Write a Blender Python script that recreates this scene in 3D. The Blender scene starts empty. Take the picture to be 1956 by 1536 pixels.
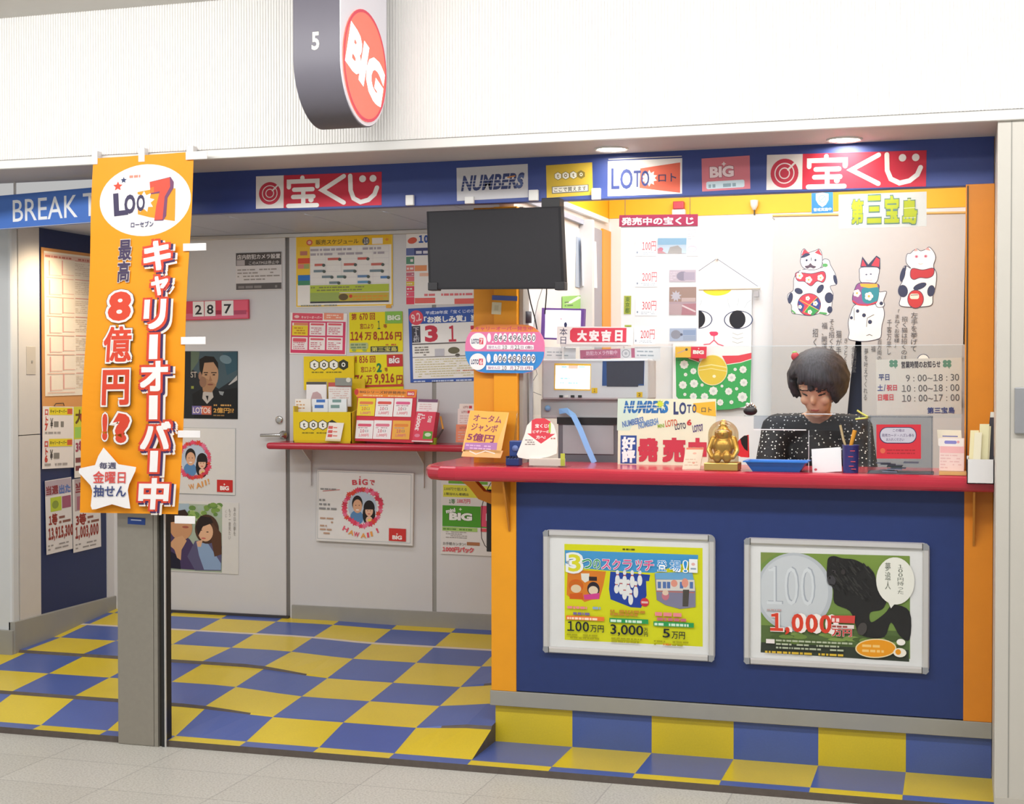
import bpy, bmesh, math, random
from mathutils import Vector, Matrix
rnd = random.Random(11)
SC = bpy.context.scene
COL = SC.collection

# ------------------------------------------------------------------ camera
F, YAW, PIT, ROL = 2800.0, 0.2960, -0.0174, 0.0004
CAM = Vector((1.6712, -5.2661, 1.3798))
_fw = Vector((-math.sin(YAW) * math.cos(PIT), math.cos(YAW) * math.cos(PIT), math.sin(PIT)))
_r0 = Vector((math.cos(YAW), math.sin(YAW), 0))
_d0 = _fw.cross(_r0)
RT = _r0 * math.cos(ROL) + _d0 * math.sin(ROL)
DN = -_r0 * math.sin(ROL) + _d0 * math.cos(ROL)
cd = bpy.data.cameras.new('camera')
cd.sensor_width = 36.0
cd.lens = F / 1956 * 36.0
cd.clip_start = 0.05
cam = bpy.data.objects.new('camera', cd)
COL.objects.link(cam)
cam.matrix_world = Matrix(((RT.x, -DN.x, -_fw.x, CAM.x), (RT.y, -DN.y, -_fw.y, CAM.y), (RT.z, -DN.z, -_fw.z, CAM.z), (0, 0, 0, 1)))
SC.camera = cam

# ------------------------------------------------------------------ world, exposure, lamps
w = bpy.data.worlds.new('world')
SC.world = w
w.use_nodes = True
w.node_tree.nodes['Background'].inputs[0].default_value = (1.0, 0.995, 0.985, 1)
w.node_tree.nodes['Background'].inputs[1].default_value = 0.50
SC.view_settings.view_transform = 'Standard'
SC.view_settings.look = 'None'
SC.view_settings.gamma = 1.0
SC.view_settings.use_curve_mapping = False
SC.view_settings.exposure = 0.0


def area(name, loc, target, sx, sy, power, col=(1, 1, 1)):
    l = bpy.data.lights.new(name, 'AREA')
    l.shape = 'RECTANGLE'
    l.size, l.size_y, l.energy, l.color = sx, sy, power, col
    o = bpy.data.objects.new(name, l)
    COL.objects.link(o)
    o.location = loc
    o.rotation_euler = (Vector(target) - Vector(loc)).to_track_quat('-Z', 'Y').to_euler()
    return o


area('corridor_tube_lamp', (0.2, -1.75, 2.74), (0.2, -0.60, 1.7), 6.5, 0.25, 105, (1.0, 0.995, 0.985))
area('corridor_far_lamp', (0.2, -3.4, 2.74), (0.2, -3.0, 0), 6.5, 0.4, 60, (1.0, 0.995, 0.985))
area('booth_ceiling_lamp', (0.85, 1.1, 2.47), (0.85, 1.15, 0), 1.4, 0.8, 22, (0.98, 0.99, 1.0))
area('booth_front_lamp', (0.90, 0.14, 2.45), (0.90, 0.75, 1.3), 1.5, 0.14, 14, (0.98, 0.99, 1.0))
area('alcove_fill_light', (-1.2, 0.45, 2.07), (-1.2, 0.75, 0), 1.6, 0.3, 9, (0.97, 0.985, 1.0))  # unseen fill light, added to brighten the alcove


def spot(name, loc, target, power, size, col, rad=0.04, blend=0.6):
    l = bpy.data.lights.new(name, 'SPOT')
    l.energy, l.spot_size, l.spot_blend, l.color, l.shadow_soft_size = power, size, blend, col, rad
    o = bpy.data.objects.new(name, l)
    COL.objects.link(o)
    o.location = loc
    o.rotation_euler = (Vector(target) - Vector(loc)).to_track_quat('-Z', 'Y').to_euler()


spot('alcove_poster_lamp', (-2.16, 0.62, 2.03), (-2.47, 0.66, 1.35), 22, 2.1, (1.0, 0.80, 0.55), 0.04, 1.0)


# ------------------------------------------------------------------ pixel -> point on a plane of the place
def _hit(u, v, ax, val):
    d = RT * ((u - 978) / F) + DN * ((v - 768) / F) + _fw
    t = (val - CAM[ax]) / d[ax]
    return CAM + d * t


def PX(u, v, x): return _hit(u, v, 0, x)
def PY(u, v, y): return _hit(u, v, 1, y)
def PZ(u, v, z): return _hit(u, v, 2, z)
def onY(y): return lambda u, v: PY(u, v, y)
def onX(x): return lambda u, v: PX(u, v, x)


# ------------------------------------------------------------------ materials
def lin(h):
    h = h.lstrip('#')
    c = [int(h[i:i + 2], 16) / 255 for i in (0, 2, 4)]
    return tuple(x / 12.92 if x <= 0.04045 else ((x + 0.055) / 1.055) ** 2.4 for x in c)


_M = {}


def mat(h, rough=0.5, metal=0.0, noise=0.05, scale=14.0, bump=0.0, spec=0.5, emit=0.0, name=None):
    key = (h, rough, metal, noise, scale, bump, spec, emit)
    if key in _M:
        return _M[key]
    m = bpy.data.materials.new(name or 'surface_' + h.lstrip('#'))
    m.use_nodes = True
    nt = m.node_tree
    b = nt.nodes['Principled BSDF']
    c = lin(h)
    b.inputs['Roughness'].default_value = rough
    b.inputs['Metallic'].default_value = metal
    b.inputs['Specular IOR Level'].default_value = spec
    if noise > 0 or bump > 0:
        tc = nt.nodes.new('ShaderNodeTexCoord')
        n = nt.nodes.new('ShaderNodeTexNoise')
        n.inputs['Scale'].default_value = scale
        n.inputs['Detail'].default_value = 3
        nt.links.new(tc.outputs['Object'], n.inputs['Vector'])
        r = nt.nodes.new('ShaderNodeMix')
        r.data_type = 'RGBA'
        r.inputs[6].default_value = tuple(x * (1 - noise) for x in c) + (1,)
        r.inputs[7].default_value = tuple(min(1, x * (1 + noise)) for x in c) + (1,)
        nt.links.new(n.outputs['Fac'], r.inputs[0])
        nt.links.new(r.outputs[2], b.inputs['Base Color'])
        if bump > 0:
            bp = nt.nodes.new('ShaderNodeBump')
            bp.inputs['Strength'].default_value = bump
            bp.inputs['Distance'].default_value = 0.002
            nt.links.new(n.outputs['Fac'], bp.inputs['Height'])
            nt.links.new(bp.outputs[0], b.inputs['Normal'])
    else:
        b.inputs['Base Color'].default_value = c + (1,)
    if emit > 0:
        b.inputs['Emission Color'].default_value = c + (1,)
        b.inputs['Emission Strength'].default_value = emit
    _M[key] = m
    return m


def paper(h): return mat(h, rough=0.55, noise=0.02, scale=30, spec=0.3)


def clear_mat(name, tint, gloss):
    m = bpy.data.materials.new(name)
    m.use_nodes = True
    nt = m.node_tree
    nt.nodes.remove(nt.nodes['Principled BSDF'])
    out = nt.nodes['Material Output']
    t = nt.nodes.new('ShaderNodeBsdfTransparent')
    t.inputs[0].default_value = lin(tint) + (1,)
    g = nt.nodes.new('ShaderNodeBsdfGlossy')
    g.inputs['Roughness'].default_value = 0.08
    lw = nt.nodes.new('ShaderNodeLayerWeight')
    lw.inputs[0].default_value = 0.25
    ma = nt.nodes.new('ShaderNodeMath')
    ma.operation = 'MULTIPLY_ADD'
    ma.inputs[1].default_value = 0.22
    ma.inputs[2].default_value = gloss
    nt.links.new(lw.outputs['Fresnel'], ma.inputs[0])
    mx = nt.nodes.new('ShaderNodeMixShader')
    nt.links.new(ma.outputs[0], mx.inputs[0])
    nt.links.new(t.outputs[0], mx.inputs[1])
    nt.links.new(g.outputs[0], mx.inputs[2])
    nt.links.new(mx.outputs[0], out.inputs['Surface'])
    return m


CLEAR = clear_mat('clear_acrylic', '#fafcfc', 0.012)
TINTED = clear_mat('hazy_acrylic', '#e6eaef', 0.035)
EDGE = mat('#dfeaf0', rough=0.2, noise=0.0, spec=0.8, name='polished_acrylic_edge')


def tile_mat(name, h, rough=0.28):
    """rubber floor tile with faint mottling"""
    m = bpy.data.materials.new(name)
    m.use_nodes = True
    nt = m.node_tree
    b = nt.nodes['Principled BSDF']
    tc = nt.nodes.new('ShaderNodeTexCoord')
    n1 = nt.nodes.new('ShaderNodeTexNoise')
    n1.inputs['Scale'].default_value = 4
    n1.inputs['Detail'].default_value = 6
    n2 = nt.nodes.new('ShaderNodeTexNoise')
    n2.inputs['Scale'].default_value = 160
    for n in (n1, n2):
        nt.links.new(tc.outputs['Object'], n.inputs['Vector'])
    c = lin(h)
    r = nt.nodes.new('ShaderNodeMix')
    r.data_type = 'RGBA'
    r.inputs[6].default_value = tuple(x * 0.8 for x in c) + (1,)
    r.inputs[7].default_value = tuple(min(1, x * 1.12) for x in c) + (1,)
    a = nt.nodes.new('ShaderNodeMath')
    a.operation = 'MULTIPLY_ADD'
    a.inputs[1].default_value = 0.45
    nt.links.new(n2.outputs['Fac'], a.inputs[0])
    m2 = nt.nodes.new('ShaderNodeMath')
    m2.operation = 'MULTIPLY'
    m2.inputs[1].default_value = 0.6
    nt.links.new(n1.outputs['Fac'], m2.inputs[0])
    nt.links.new(m2.outputs[0], a.inputs[2])
    nt.links.new(a.outputs[0], r.inputs[0])
    nt.links.new(r.outputs[2], b.inputs['Base Color'])
    b.inputs['Roughness'].default_value = rough
    return m


TYEL = tile_mat('yellow_tile', '#dcc22e')
TBLU = tile_mat('blue_tile', '#4d62a6')
NOSE = mat('#5a5049', rough=0.6, noise=0.25, scale=40)


def granite():
    m = bpy.data.materials.new('granite_paving')
    m.use_nodes = True
    nt = m.node_tree
    b = nt.nodes['Principled BSDF']
    tc = nt.nodes.new('ShaderNodeTexCoord')
    mp = nt.nodes.new('ShaderNodeMapping')
    mp.inputs['Location'].default_value = (0.30, 0.06, 0)
    nt.links.new(tc.outputs['Object'], mp.inputs['Vector'])
    br = nt.nodes.new('ShaderNodeTexBrick')
    br.offset = 0.0
    br.inputs['Scale'].default_value = 1.0
    br.inputs['Brick Width'].default_value = 0.415
    br.inputs['Row Height'].default_value = 0.30
    br.inputs['Mortar Size'].default_value = 0.0028
    br.inputs['Mortar Smooth'].default_value = 0.2
    br.inputs['Color1'].default_value = (0.60, 0.585, 0.545, 1)
    br.inputs['Color2'].default_value = (0.555, 0.54, 0.50, 1)
    br.inputs['Mortar'].default_value = (0.42, 0.41, 0.385, 1)
    nt.links.new(mp.outputs[0], br.inputs['Vector'])
    n = nt.nodes.new('ShaderNodeTexNoise')
    n.inputs['Scale'].default_value = 130
    n.inputs['Detail'].default_value = 4
    nt.links.new(tc.outputs['Object'], n.inputs['Vector'])
    cr = nt.nodes.new('ShaderNodeValToRGB')
    cr.color_ramp.elements[0].position = 0.32
    cr.color_ramp.elements[0].color = (0.74, 0.73, 0.70, 1)
    cr.color_ramp.elements[1].position = 0.58
    cr.color_ramp.elements[1].color = (1.06, 1.06, 1.04, 1)
    nt.links.new(n.outputs['Fac'], cr.inputs[0])
    mx = nt.nodes.new('ShaderNodeMix')
    mx.data_type = 'RGBA'
    mx.blend_type = 'MULTIPLY'
    mx.inputs[0].default_value = 1.0
    nt.links.new(br.outputs['Color'], mx.inputs[6])
    nt.links.new(cr.outputs[0], mx.inputs[7])
    nt.links.new(mx.outputs[2], b.inputs['Base Color'])
    b.inputs['Roughness'].default_value = 0.35
    return m


GRANITE = granite()
WHITE = mat('#e2e0dc', rough=0.5, noise=0.02)
WARMW = mat('#d3cdc6', rough=0.5, noise=0.03)
PANEL = mat('#d3d1d1', rough=0.45, noise=0.02)
FASC = mat('#efedea', rough=0.5, noise=0.01)
CEIL = mat('#cfccc6', rough=0.7, noise=0.02)
NAVY = mat('#21356e', rough=0.42, noise=0.08, scale=30)
HEADB = mat('#35488c', rough=0.45, noise=0.06)
ORANGE = mat('#eb9d14', rough=0.45, noise=0.05)
YELLOW = mat('#f2b71c', rough=0.5, noise=0.04)
GREYB = mat('#9a9891', rough=0.55, noise=0.06)
RED = mat('#b62c3e', rough=0.2, noise=0.08, scale=10)
STEEL = mat('#a39d92', rough=0.38, metal=0.55, noise=0.06, scale=60)
DARKS = mat('#3d3a36', rough=0.45, metal=0.4, noise=0.05)
ALU = mat('#d4d2d0', rough=0.3, metal=0.35, noise=0.02)
BLACK = mat('#1c1c1e', rough=0.5, noise=0.05)
SILVER = mat('#c8c6c2', rough=0.2, metal=0.9, noise=0.02)
GOLD = mat('#d2b066', rough=0.32, metal=0.75, noise=0.05)


# ------------------------------------------------------------------ scene tree helpers
def wloc(o):
    p = Vector((0, 0, 0))
    while o is not None:
        p += o.location
        o = o.parent
    return p


def tag(o, label=None, cat=None, group=None, kind=None):
    if label: o['label'] = label
    if cat: o['category'] = cat
    if group: o['group'] = group
    if kind: o['kind'] = kind
    return o


def thing(name, label, cat, loc, group=None):
    o = bpy.data.objects.new(name, None)
    o.empty_display_size = 0.05
    COL.objects.link(o)
    o.location = loc
    return tag(o, label, cat, group)


class MB:
    def __init__(s):
        s.v, s.f, s.mi, s.sm, s.mats = [], [], [], [], []

    def m(s, mt):
        if mt not in s.mats:
            s.mats.append(mt)
        return s.mats.index(mt)

    def add(s, vs, fs, mt, smooth=False):
        n = len(s.v)
        k = s.m(mt)
        s.v += [Vector(p) for p in vs]
        for f in fs:
            s.f.append([i + n for i in f])
            s.mi.append(k)
            s.sm.append(smooth)
        return s

    def box(s, x0, x1, y0, y1, z0, z1, mt, bev=0.0, seg=2):
        if bev <= 0:
            vs = [(x, y, z) for z in (z0, z1) for y in (y0, y1) for x in (x0, x1)]
            return s.add(vs, [(0, 2, 3, 1), (4, 5, 7, 6), (0, 1, 5, 4), (2, 6, 7, 3), (0, 4, 6, 2), (1, 3, 7, 5)], mt)
        bm = bmesh.new()
        bmesh.ops.create_cube(bm, size=1.0, matrix=Matrix.Translation(((x0 + x1) / 2, (y0 + y1) / 2, (z0 + z1) / 2)) @ Matrix.Diagonal((x1 - x0, y1 - y0, z1 - z0, 1)))
        bmesh.ops.bevel(bm, geom=bm.edges[:], offset=bev, segments=seg, affect='EDGES', profile=0.5)
        return s.bm(bm, mt)

    def bm(s, bm, mt, smooth=False):
        bm.verts.index_update()
        s.add([v.co.copy() for v in bm.verts], [[v.index for v in f.verts] for f in bm.faces], mt, smooth)
        bm.free()
        return s

    def prism(s, pts, fn, d0, d1, mt, smooth=False):
        """outline pts (a, b) pushed from depth d0 to d1; fn(a, b, d) -> point"""
        n = len(pts)
        vs = [fn(a, b, d0) for a, b in pts] + [fn(a, b, d1) for a, b in pts]
        s.add(vs, [list(range(n)), list(range(2 * n - 1, n - 1, -1))], mt)
        s.add(vs, [(i, (i + 1) % n, n + (i + 1) % n, n + i) for i in range(n)], mt, smooth)
        return s

    def tube(s, path, r, mt, n=8):
        path = [Vector(p) for p in path]
        vs, fs = [], []
        up = Vector((0.123, 0.456, 0.88))
        for i, p in enumerate(path):
            t = (path[min(i + 1, len(path) - 1)] - path[max(i - 1, 0)]).normalized()
            a = t.cross(up)
            if a.length < 1e-3:
                a = t.cross(Vector((1, 0, 0)))
            a.normalize()
            b = t.cross(a)
            rr = r[i] if isinstance(r, (list, tuple)) else r
            vs += [p + (a * math.cos(2 * math.pi * k / n) + b * math.sin(2 * math.pi * k / n)) * rr for k in range(n)]
        for i in range(len(path) - 1):
            fs += [(i * n + k, i * n + (k + 1) % n, (i + 1) * n + (k + 1) % n, (i + 1) * n + k) for k in range(n)]
        s.add(vs, fs, mt, True)
        s.add(vs, [list(range(n)), list(range((len(path) - 1) * n, len(path) * n))], mt)
        return s

    def lathe(s, prof, c, mt, n=24, axis='Z'):
        c = Vector(c)
        vs, fs = [], []
        for r, h in prof:
            for k in range(n):
                a = 2 * math.pi * k / n
                p = (r * math.cos(a), r * math.sin(a), h)
                p = {'Z': p, 'Y': (p[0], p[2], p[1]), 'X': (p[2], p[0], p[1])}[axis]
                vs.append(c + Vector(p))
        for i in range(len(prof) - 1):
            fs += [(i * n + k, i * n + (k + 1) % n, (i + 1) * n + (k + 1) % n, (i + 1) * n + k) for k in range(n)]
        s.add(vs, fs, mt, True)
        if prof[0][0] > 1e-6: s.add(vs[:n], [list(range(n))], mt)
        if prof[-1][0] > 1e-6: s.add(vs[-n:], [list(range(n))], mt)
        return s

    def ball(s, c, r, mt, rot=None, u=20, v=12):
        bm = bmesh.new()
        bmesh.ops.create_uvsphere(bm, u_segments=u, v_segments=v, radius=1.0)
        M = Matrix.Translation(c) @ (rot.to_4x4() if rot else Matrix.Identity(4)) @ Matrix.Diagonal((r[0], r[1], r[2], 1))
        bmesh.ops.transform(bm, matrix=M, verts=bm.verts)
        return s.bm(bm, mt, True)

    def build(s, name, parent=None, **kw):
        me = bpy.data.meshes.new(name)
        if parent is not None:
            base = wloc(parent)
        else:
            xs = [p.x for p in s.v]; ys = [p.y for p in s.v]; zs = [p.z for p in s.v]
            base = Vector(((min(xs) + max(xs)) / 2, (min(ys) + max(ys)) / 2, min(zs)))
        me.from_pydata([p - base for p in s.v], [], s.f)
        for mt in s.mats:
            me.materials.append(mt)
        me.polygons.foreach_set('material_index', s.mi)
        me.polygons.foreach_set('use_smooth', s.sm)
        me.update()
        o = bpy.data.objects.new(name, me)
        COL.objects.link(o)
        if parent is not None:
            o.parent = parent
        else:
            o.location = base
        return tag(o, kw.get('label'), kw.get('cat'), kw.get('group'), kw.get('kind'))


# ------------------------------------------------------------------ text outlines
_G = {}


def glyphs(s, off=0.0):
    k = (s, off)
    if k not in _G and '1' in s:           # a one with a flag, set between its neighbours
        V, Fc, x = [], [], 0.0
        for ch in s:
            if ch == ' ':
                x += 0.28
                continue
            v, f = glyphs('\uff11' if ch == '1' else ch, off)
            if not v:
                continue
            a, b = min(p[0] for p in v), max(p[0] for p in v)
            n = len(V)
            q = 0.94 if ch == '1' else 1.0
            V += [(x + (p[0] - a) * q, p[1] * q) for p in v]
            Fc += [[i + n for i in g] for g in f]
            x += (b - a) * q + 0.085
        _G[k] = (V, Fc)
    if k not in _G:
        c = bpy.data.curves.new('glyph', 'FONT')
        c.body, c.resolution_u, c.offset, c.size = s, 3, off, 1.0
        o = bpy.data.objects.new('glyph', c)
        m = bpy.data.meshes.new_from_object(o)
        _G[k] = ([(v.co.x, v.co.y) for v in m.vertices], [list(p.vertices) for p in m.polygons])
        bpy.data.meshes.remove(m)
        bpy.data.objects.remove(o)
        bpy.data.curves.remove(c)
    return _G[k]


class Sheet:
    """A thin printed board. Drawing coordinates are pixels of the photograph (through frame()) carried onto the board's own plane."""
    EPS = 0.00005

    def __init__(s, fn, tl, tr, bl, base='#f4f2ee', thick=0.002, shape=None, border=None, rough=None):
        s.tl0, s.W, s.H = tl, tr[0] - tl[0], bl[1] - tl[1]
        s.sl = (tr[1] - tl[1]) / s.W
        s.lean = (bl[0] - tl[0]) / s.H
        O, A, B = fn(*tl), fn(*tr), fn(*bl)
        s.O = O
        s.ex = (A - O) / s.W
        e = s.ex.normalized()
        d = B - O
        d2 = d - e * d.dot(e) if abs(s.lean) < 0.02 else d
        s.ey = d2.normalized() * (d.length if abs(s.lean) >= 0.02 else d2.length) / s.H
        s.n = s.ex.cross(s.ey).normalized()
        if s.n.dot(CAM - O) < 0:
            s.n = -s.n
        s.shear = abs(s.lean) >= 0.02
        s.mb = MB()
        s.k = 1
        s.ox, s.oy, s.sc = 0.0, 0.0, 1.0
        s.warp = None
        s.prims = []
        base_m = mat(base, rough=rough, noise=0.02) if rough else paper(base)
        s.base_m = base_m
        pts = shape or [(0, 0), (s.W, 0), (s.W, s.H), (0, s.H)]
        if shape:
            pts = [s.cv(*p) for p in shape]
        n = len(pts)
        vs = [s.at(a, b, 0) for a, b in pts] + [s.at(a, b, -thick) for a, b in pts]
        s.mb.add(vs, [list(range(n)), list(range(2 * n - 1, n - 1, -1))] + [(i, n + i, n + (i + 1) % n, (i + 1) % n) for i in range(n)], base_m)
        if border:
            s.frame_line(*border)

    def at(s, a, b, d):
        return s.O + s.ex * a + s.ey * b + s.n * d

    def frame(s, ox, oy, sc):
        s.ox, s.oy, s.sc = ox, oy, sc
        return s

    def cv(s, x, y):
        """photo (or crop) pixel -> board coordinates"""
        u, v = s.ox + x / s.sc, s.oy + y / s.sc
        b = v - s.tl0[1] - s.sl * (u - s.tl0[0])
        a = u - s.tl0[0] - (s.lean * b if s.shear else 0)
        return a, b

    def put(s, polys, c, step=0.0):
        m = c if not isinstance(c, str) else paper(c)
        d = s.k * s.EPS
        s.k += 1 + int(step * len(polys) / s.EPS)
        for i, p in enumerate(polys):
            s.mb.add([s.at(a, b, d + i * step) for a, b in p], [list(range(len(p)))], m)
        return s

    def _r(s, x0, y0, x1, y1):
        a, b = s.cv(x0, y0)
        w, h = (x1 - x0) / s.sc, (y1 - y0) / s.sc
        return a, b, w, h

    def rect(s, x0, y0, x1, y1, c):
        a, b, w, h = s._r(x0, y0, x1, y1)
        return s.put([[(a, b), (a + w, b), (a + w, b + h), (a, b + h)]], c)

    def rrect(s, x0, y0, x1, y1, r, c, n=5):
        a, b, w, h = s._r(x0, y0, x1, y1)
        r = min(r / s.sc, w / 2, h / 2)
        P = []
        for cx, cy, t0 in ((a + w - r, b + r, -90), (a + w - r, b + h - r, 0), (a + r, b + h - r, 90), (a + r, b + r, 180)):
            for i in range(n + 1):
                t = math.radians(t0 + 90 * i / n)
                P.append((cx + r * math.cos(t), cy + r * math.sin(t)))
        return s.put([P], c)

    def outline(s, x0, y0, x1, y1, t, c):
        a, b, w, h = s._r(x0, y0, x1, y1)
        t /= s.sc
        R = lambda p, q, e, f: [(p, q), (e, q), (e, f), (p, f)]
        return s.put([R(a, b, a + w, b + t), R(a, b + h - t, a + w, b + h), R(a, b + t, a + t, b + h - t), R(a + w - t, b + t, a + w, b + h - t)], c)

    def grid(s, x0, y0, x1, y1, nx, ny, t, c):
        a, b, w, h = s._r(x0, y0, x1, y1)
        t /= 2 * s.sc
        P = []
        for i in range(nx + 1):
            x = a + w * i / nx
            P.append([(x - t, b), (x + t, b), (x + t, b + h), (x - t, b + h)])
        s.put(P, c)
        P = []
        for i in range(ny + 1):
            y = b + h * i / ny
            P.append([(a, y - t), (a + w, y - t), (a + w, y + t), (a, y + t)])
        return s.put(P, c)

    def poly(s, pts, c):
        return s.put([[s.cv(*p) for p in pts]], c)

    def ell(s, cx, cy, rx, ry, c, n=28, rot=0, arc=None):
        a, b = s.cv(cx, cy)
        rx, ry = rx / s.sc, ry / s.sc
        t0, t1 = arc or (0, 360)
        cr, sr = math.cos(math.radians(rot)), math.sin(math.radians(rot))
        P = []
        for i in range(n + (1 if arc else 0)):
            t = math.radians(t0 + (t1 - t0) * i / n)
            x, y = rx * math.cos(t), ry * math.sin(t)
            P.append((a + x * cr - y * sr, b + x * sr + y * cr))
        return s.put([P], c)

    def ring(s, cx, cy, rx, ry, t, c, n=32, arc=(0, 360)):
        a, b = s.cv(cx, cy)
        rx, ry, t = rx / s.sc, ry / s.sc, t / s.sc
        P = []
        for i in range(n):
            t0, t1 = (math.radians(arc[0] + (arc[1] - arc[0]) * (i + j) / n) for j in (0, 1))
            P.append([(a + rx * math.cos(t0), b + ry * math.sin(t0)), (a + rx * math.cos(t1), b + ry * math.sin(t1)),
                      (a + (rx - t) * math.cos(t1), b + (ry - t) * math.sin(t1)), (a + (rx - t) * math.cos(t0), b + (ry - t) * math.sin(t0))])
        return s.put(P, c)

    def line(s, pts, t, c, closed=False):
        """stroke with mitred joints and round ends"""
        P = [s.cv(*p) for p in pts]
        Q = [P[0]]
        for p in P[1:]:
            if math.hypot(p[0] - Q[-1][0], p[1] - Q[-1][1]) > 1e-4:
                Q.append(p)
        P = Q
        n = len(P)
        if n < 2:
            return s
        h = t / s.sc / 2

        def nrm(p, q):
            l = math.hypot(q[0] - p[0], q[1] - p[1])
            return (-(q[1] - p[1]) / l, (q[0] - p[0]) / l)
        L, R = [], []
        for i in range(n):
            if closed:
                n0, n1 = nrm(P[i - 1], P[i]) if i else nrm(P[-1], P[0]), nrm(P[i], P[(i + 1) % n])
            else:
                n0 = nrm(P[i - 1], P[i]) if i else nrm(P[0], P[1])
                n1 = nrm(P[i], P[i + 1]) if i < n - 1 else n0
            mx, my = n0[0] + n1[0], n0[1] + n1[1]
            l2 = mx * mx + my * my
            k = min(2.2, 2 / l2 if l2 > 1e-3 else 2.2) * h
            L.append((P[i][0] + mx * k, P[i][1] + my * k))
            R.append((P[i][0] - mx * k, P[i][1] - my * k))
        m = n if closed else n - 1
        s.put([[L[i], L[(i + 1) % n], R[(i + 1) % n], R[i]] for i in range(m)], c)
        if closed or h < 1.0:
            return s
        cap = [[(a + h * math.cos(i * math.pi / 6), b + h * math.sin(i * math.pi / 6)) for i in range(12)] for a, b in (P[0], P[-1])]
        return s.put(cap, c)

    def _glyph(s, txt, off, fx, c):
        V, Fc = glyphs(txt, off)
        if not V:
            return
        m = c if not isinstance(c, str) else paper(c)
        d = s.k * s.EPS
        s.k += 1
        if off > 0.012 and any(ord(t) > 0x2E80 for t in txt):     # heavy characters: the same outline set side by side
            V, Fc = glyphs(txt, 0.0)
            r = off * 0.92
            ks = 4 if off < 0.024 else (8 if off < 0.07 else 12)
            for k in range(ks):
                c8 = ((1, 1), (-1, -1), (1, -1), (-1, 1), (1, 0), (-1, 0), (0, 1), (0, -1), (1, .5), (-1, -.5), (.5, 1), (-.5, -1))[k]
                dx, dy = r * c8[0] * .88, r * c8[1] * .88
                s.mb.add([s.at(*fx(x + dx, y + dy), d + k * s.EPS * 0.26) for x, y in V], Fc, m)
            s.k += 4
            return
        s.mb.add([s.at(*fx(x, y), d) for x, y in V], Fc, m)

    def text(s, txt, x0, y0, x1, y1, c, off=0.0, ol=(), sh=0.0, rot=0.0):
        """lettering fitted into the box; ol = [(colour, extra weight)] drawn behind"""
        V, _ = glyphs(txt, off)
        if not V:
            return s
        X = [x + sh * y for x, y in V]
        Y = [y for x, y in V]
        mx, Mx, my, My = min(X), max(X), min(Y), max(Y)
        a, b, w, h = s._r(x0, y0, x1, y1)
        kx, ky = w / max(1e-6, Mx - mx), h / max(1e-6, My - my)
        cr, sr = math.cos(math.radians(rot)), math.sin(math.radians(rot))
        ca, cb = a + w / 2, b + h / 2

        def fx(x, y):
            p, q = a + (x + sh * y - mx) * kx - ca, b + (My - y) * ky - cb
            return ca + p * cr - q * sr, cb + p * sr + q * cr
        for oc, oo in ol:
            s._glyph(txt, off + oo, fx, oc)
        s._glyph(txt, off, fx, c)
        return s

    def vtext(s, txt, x0, y0, x1, y1, c, off=0.0, ol=()):
        """vertical lettering, one cell a character"""
        n = len(txt)
        a, b, w, h = s._r(x0, y0, x1, y1)
        ch = h / n
        jobs = [(oc, off + oo) for oc, oo in ol] + [(c, off)]
        for oc, oo in jobs:
            for i, t in enumerate(txt):
                t2 = '|' if t == 'ー' else t
                V, _ = glyphs(t2, off)
                if not V:
                    continue
                X = [p[0] for p in V]
                cx = (min(X) + max(X)) / 2
                wide = t2 in '0123456789|'

                def fx(x, y, i=i, cx=cx, wide=wide, t2=t2):
                    if t2 == '|':
                        yy = (y - 0.30) / 1.25 + 0.38
                        return a + w / 2 + (x - cx) * w * 1.9, b + ch * i + (0.88 - yy) * ch
                    k = 1.35 if wide else 1.0
                    yy = y * 1.2 if wide else y
                    dx = (x - cx) * k if wide else (x - 0.5)
                    return a + w / 2 + dx * w, b + ch * i + (0.88 - yy) * ch
                s._glyph(t2, oo, fx, oc)
        return s

    def fine(s, x0, y0, x1, y1, rows, c, fill=0.55, seed=1):
        """rows of unreadably small print, seen only as broken lines"""
        r = random.Random(seed)
        a, b, w, h = s._r(x0, y0, x1, y1)
        P = []
        rh = h / rows
        for i in range(rows):
            y = b + i * rh + rh * 0.25
            x = a
            end = a + w * r.uniform(0.75, 1.0)
            while x < end:
                l = r.uniform(0.6, 3.2) * rh * 0.6
                if x + l > a + w: break
                if r.random() < 0.86:
                    P.append([(x, y), (x + l, y), (x + l, y + rh * fill), (x, y + rh * fill)])
                x += l + rh * 0.28
        return s.put(P, c) if P else s

    def star(s, cx, cy, r0, r1, c, n=5, rot=-90):
        a, b = s.cv(cx, cy)
        P = []
        for i in range(2 * n):
            r = (r0 if i % 2 == 0 else r1) / s.sc
            t = math.radians(rot + 180 * i / n)
            P.append((a + r * math.cos(t), b + r * math.sin(t)))
        return s.put([P], c)

    def build(s, name, parent=None, **kw):
        return s.mb.build(name, parent, **kw)


def smooth(pts, n=4):
    """closed curve through the points"""
    out = []
    N = len(pts)
    for i in range(N):
        p0, p1, p2, p3 = (pts[(i + j - 1) % N] for j in range(4))
        for k in range(n):
            t = k / n
            out.append(tuple(0.5 * ((2 * p1[j]) + (-p0[j] + p2[j]) * t + (2 * p0[j] - 5 * p1[j] + 4 * p2[j] - p3[j]) * t * t + (-p0[j] + 3 * p1[j] - 3 * p2[j] + p3[j]) * t ** 3) for j in range(2)))
    return out


def struct(mb, name):
    return mb.build(name, kind='structure')

#@@SETTING
# ================================================================== SETTING
# corridor paving
mb = MB()
mb.add([(-5, -8, -0.028), (5, -8, -0.028), (5, -0.30, -0.028), (-5, -0.30, -0.028)], [(0, 1, 2, 3)], GRANITE)
struct(mb, 'floor')

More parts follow.
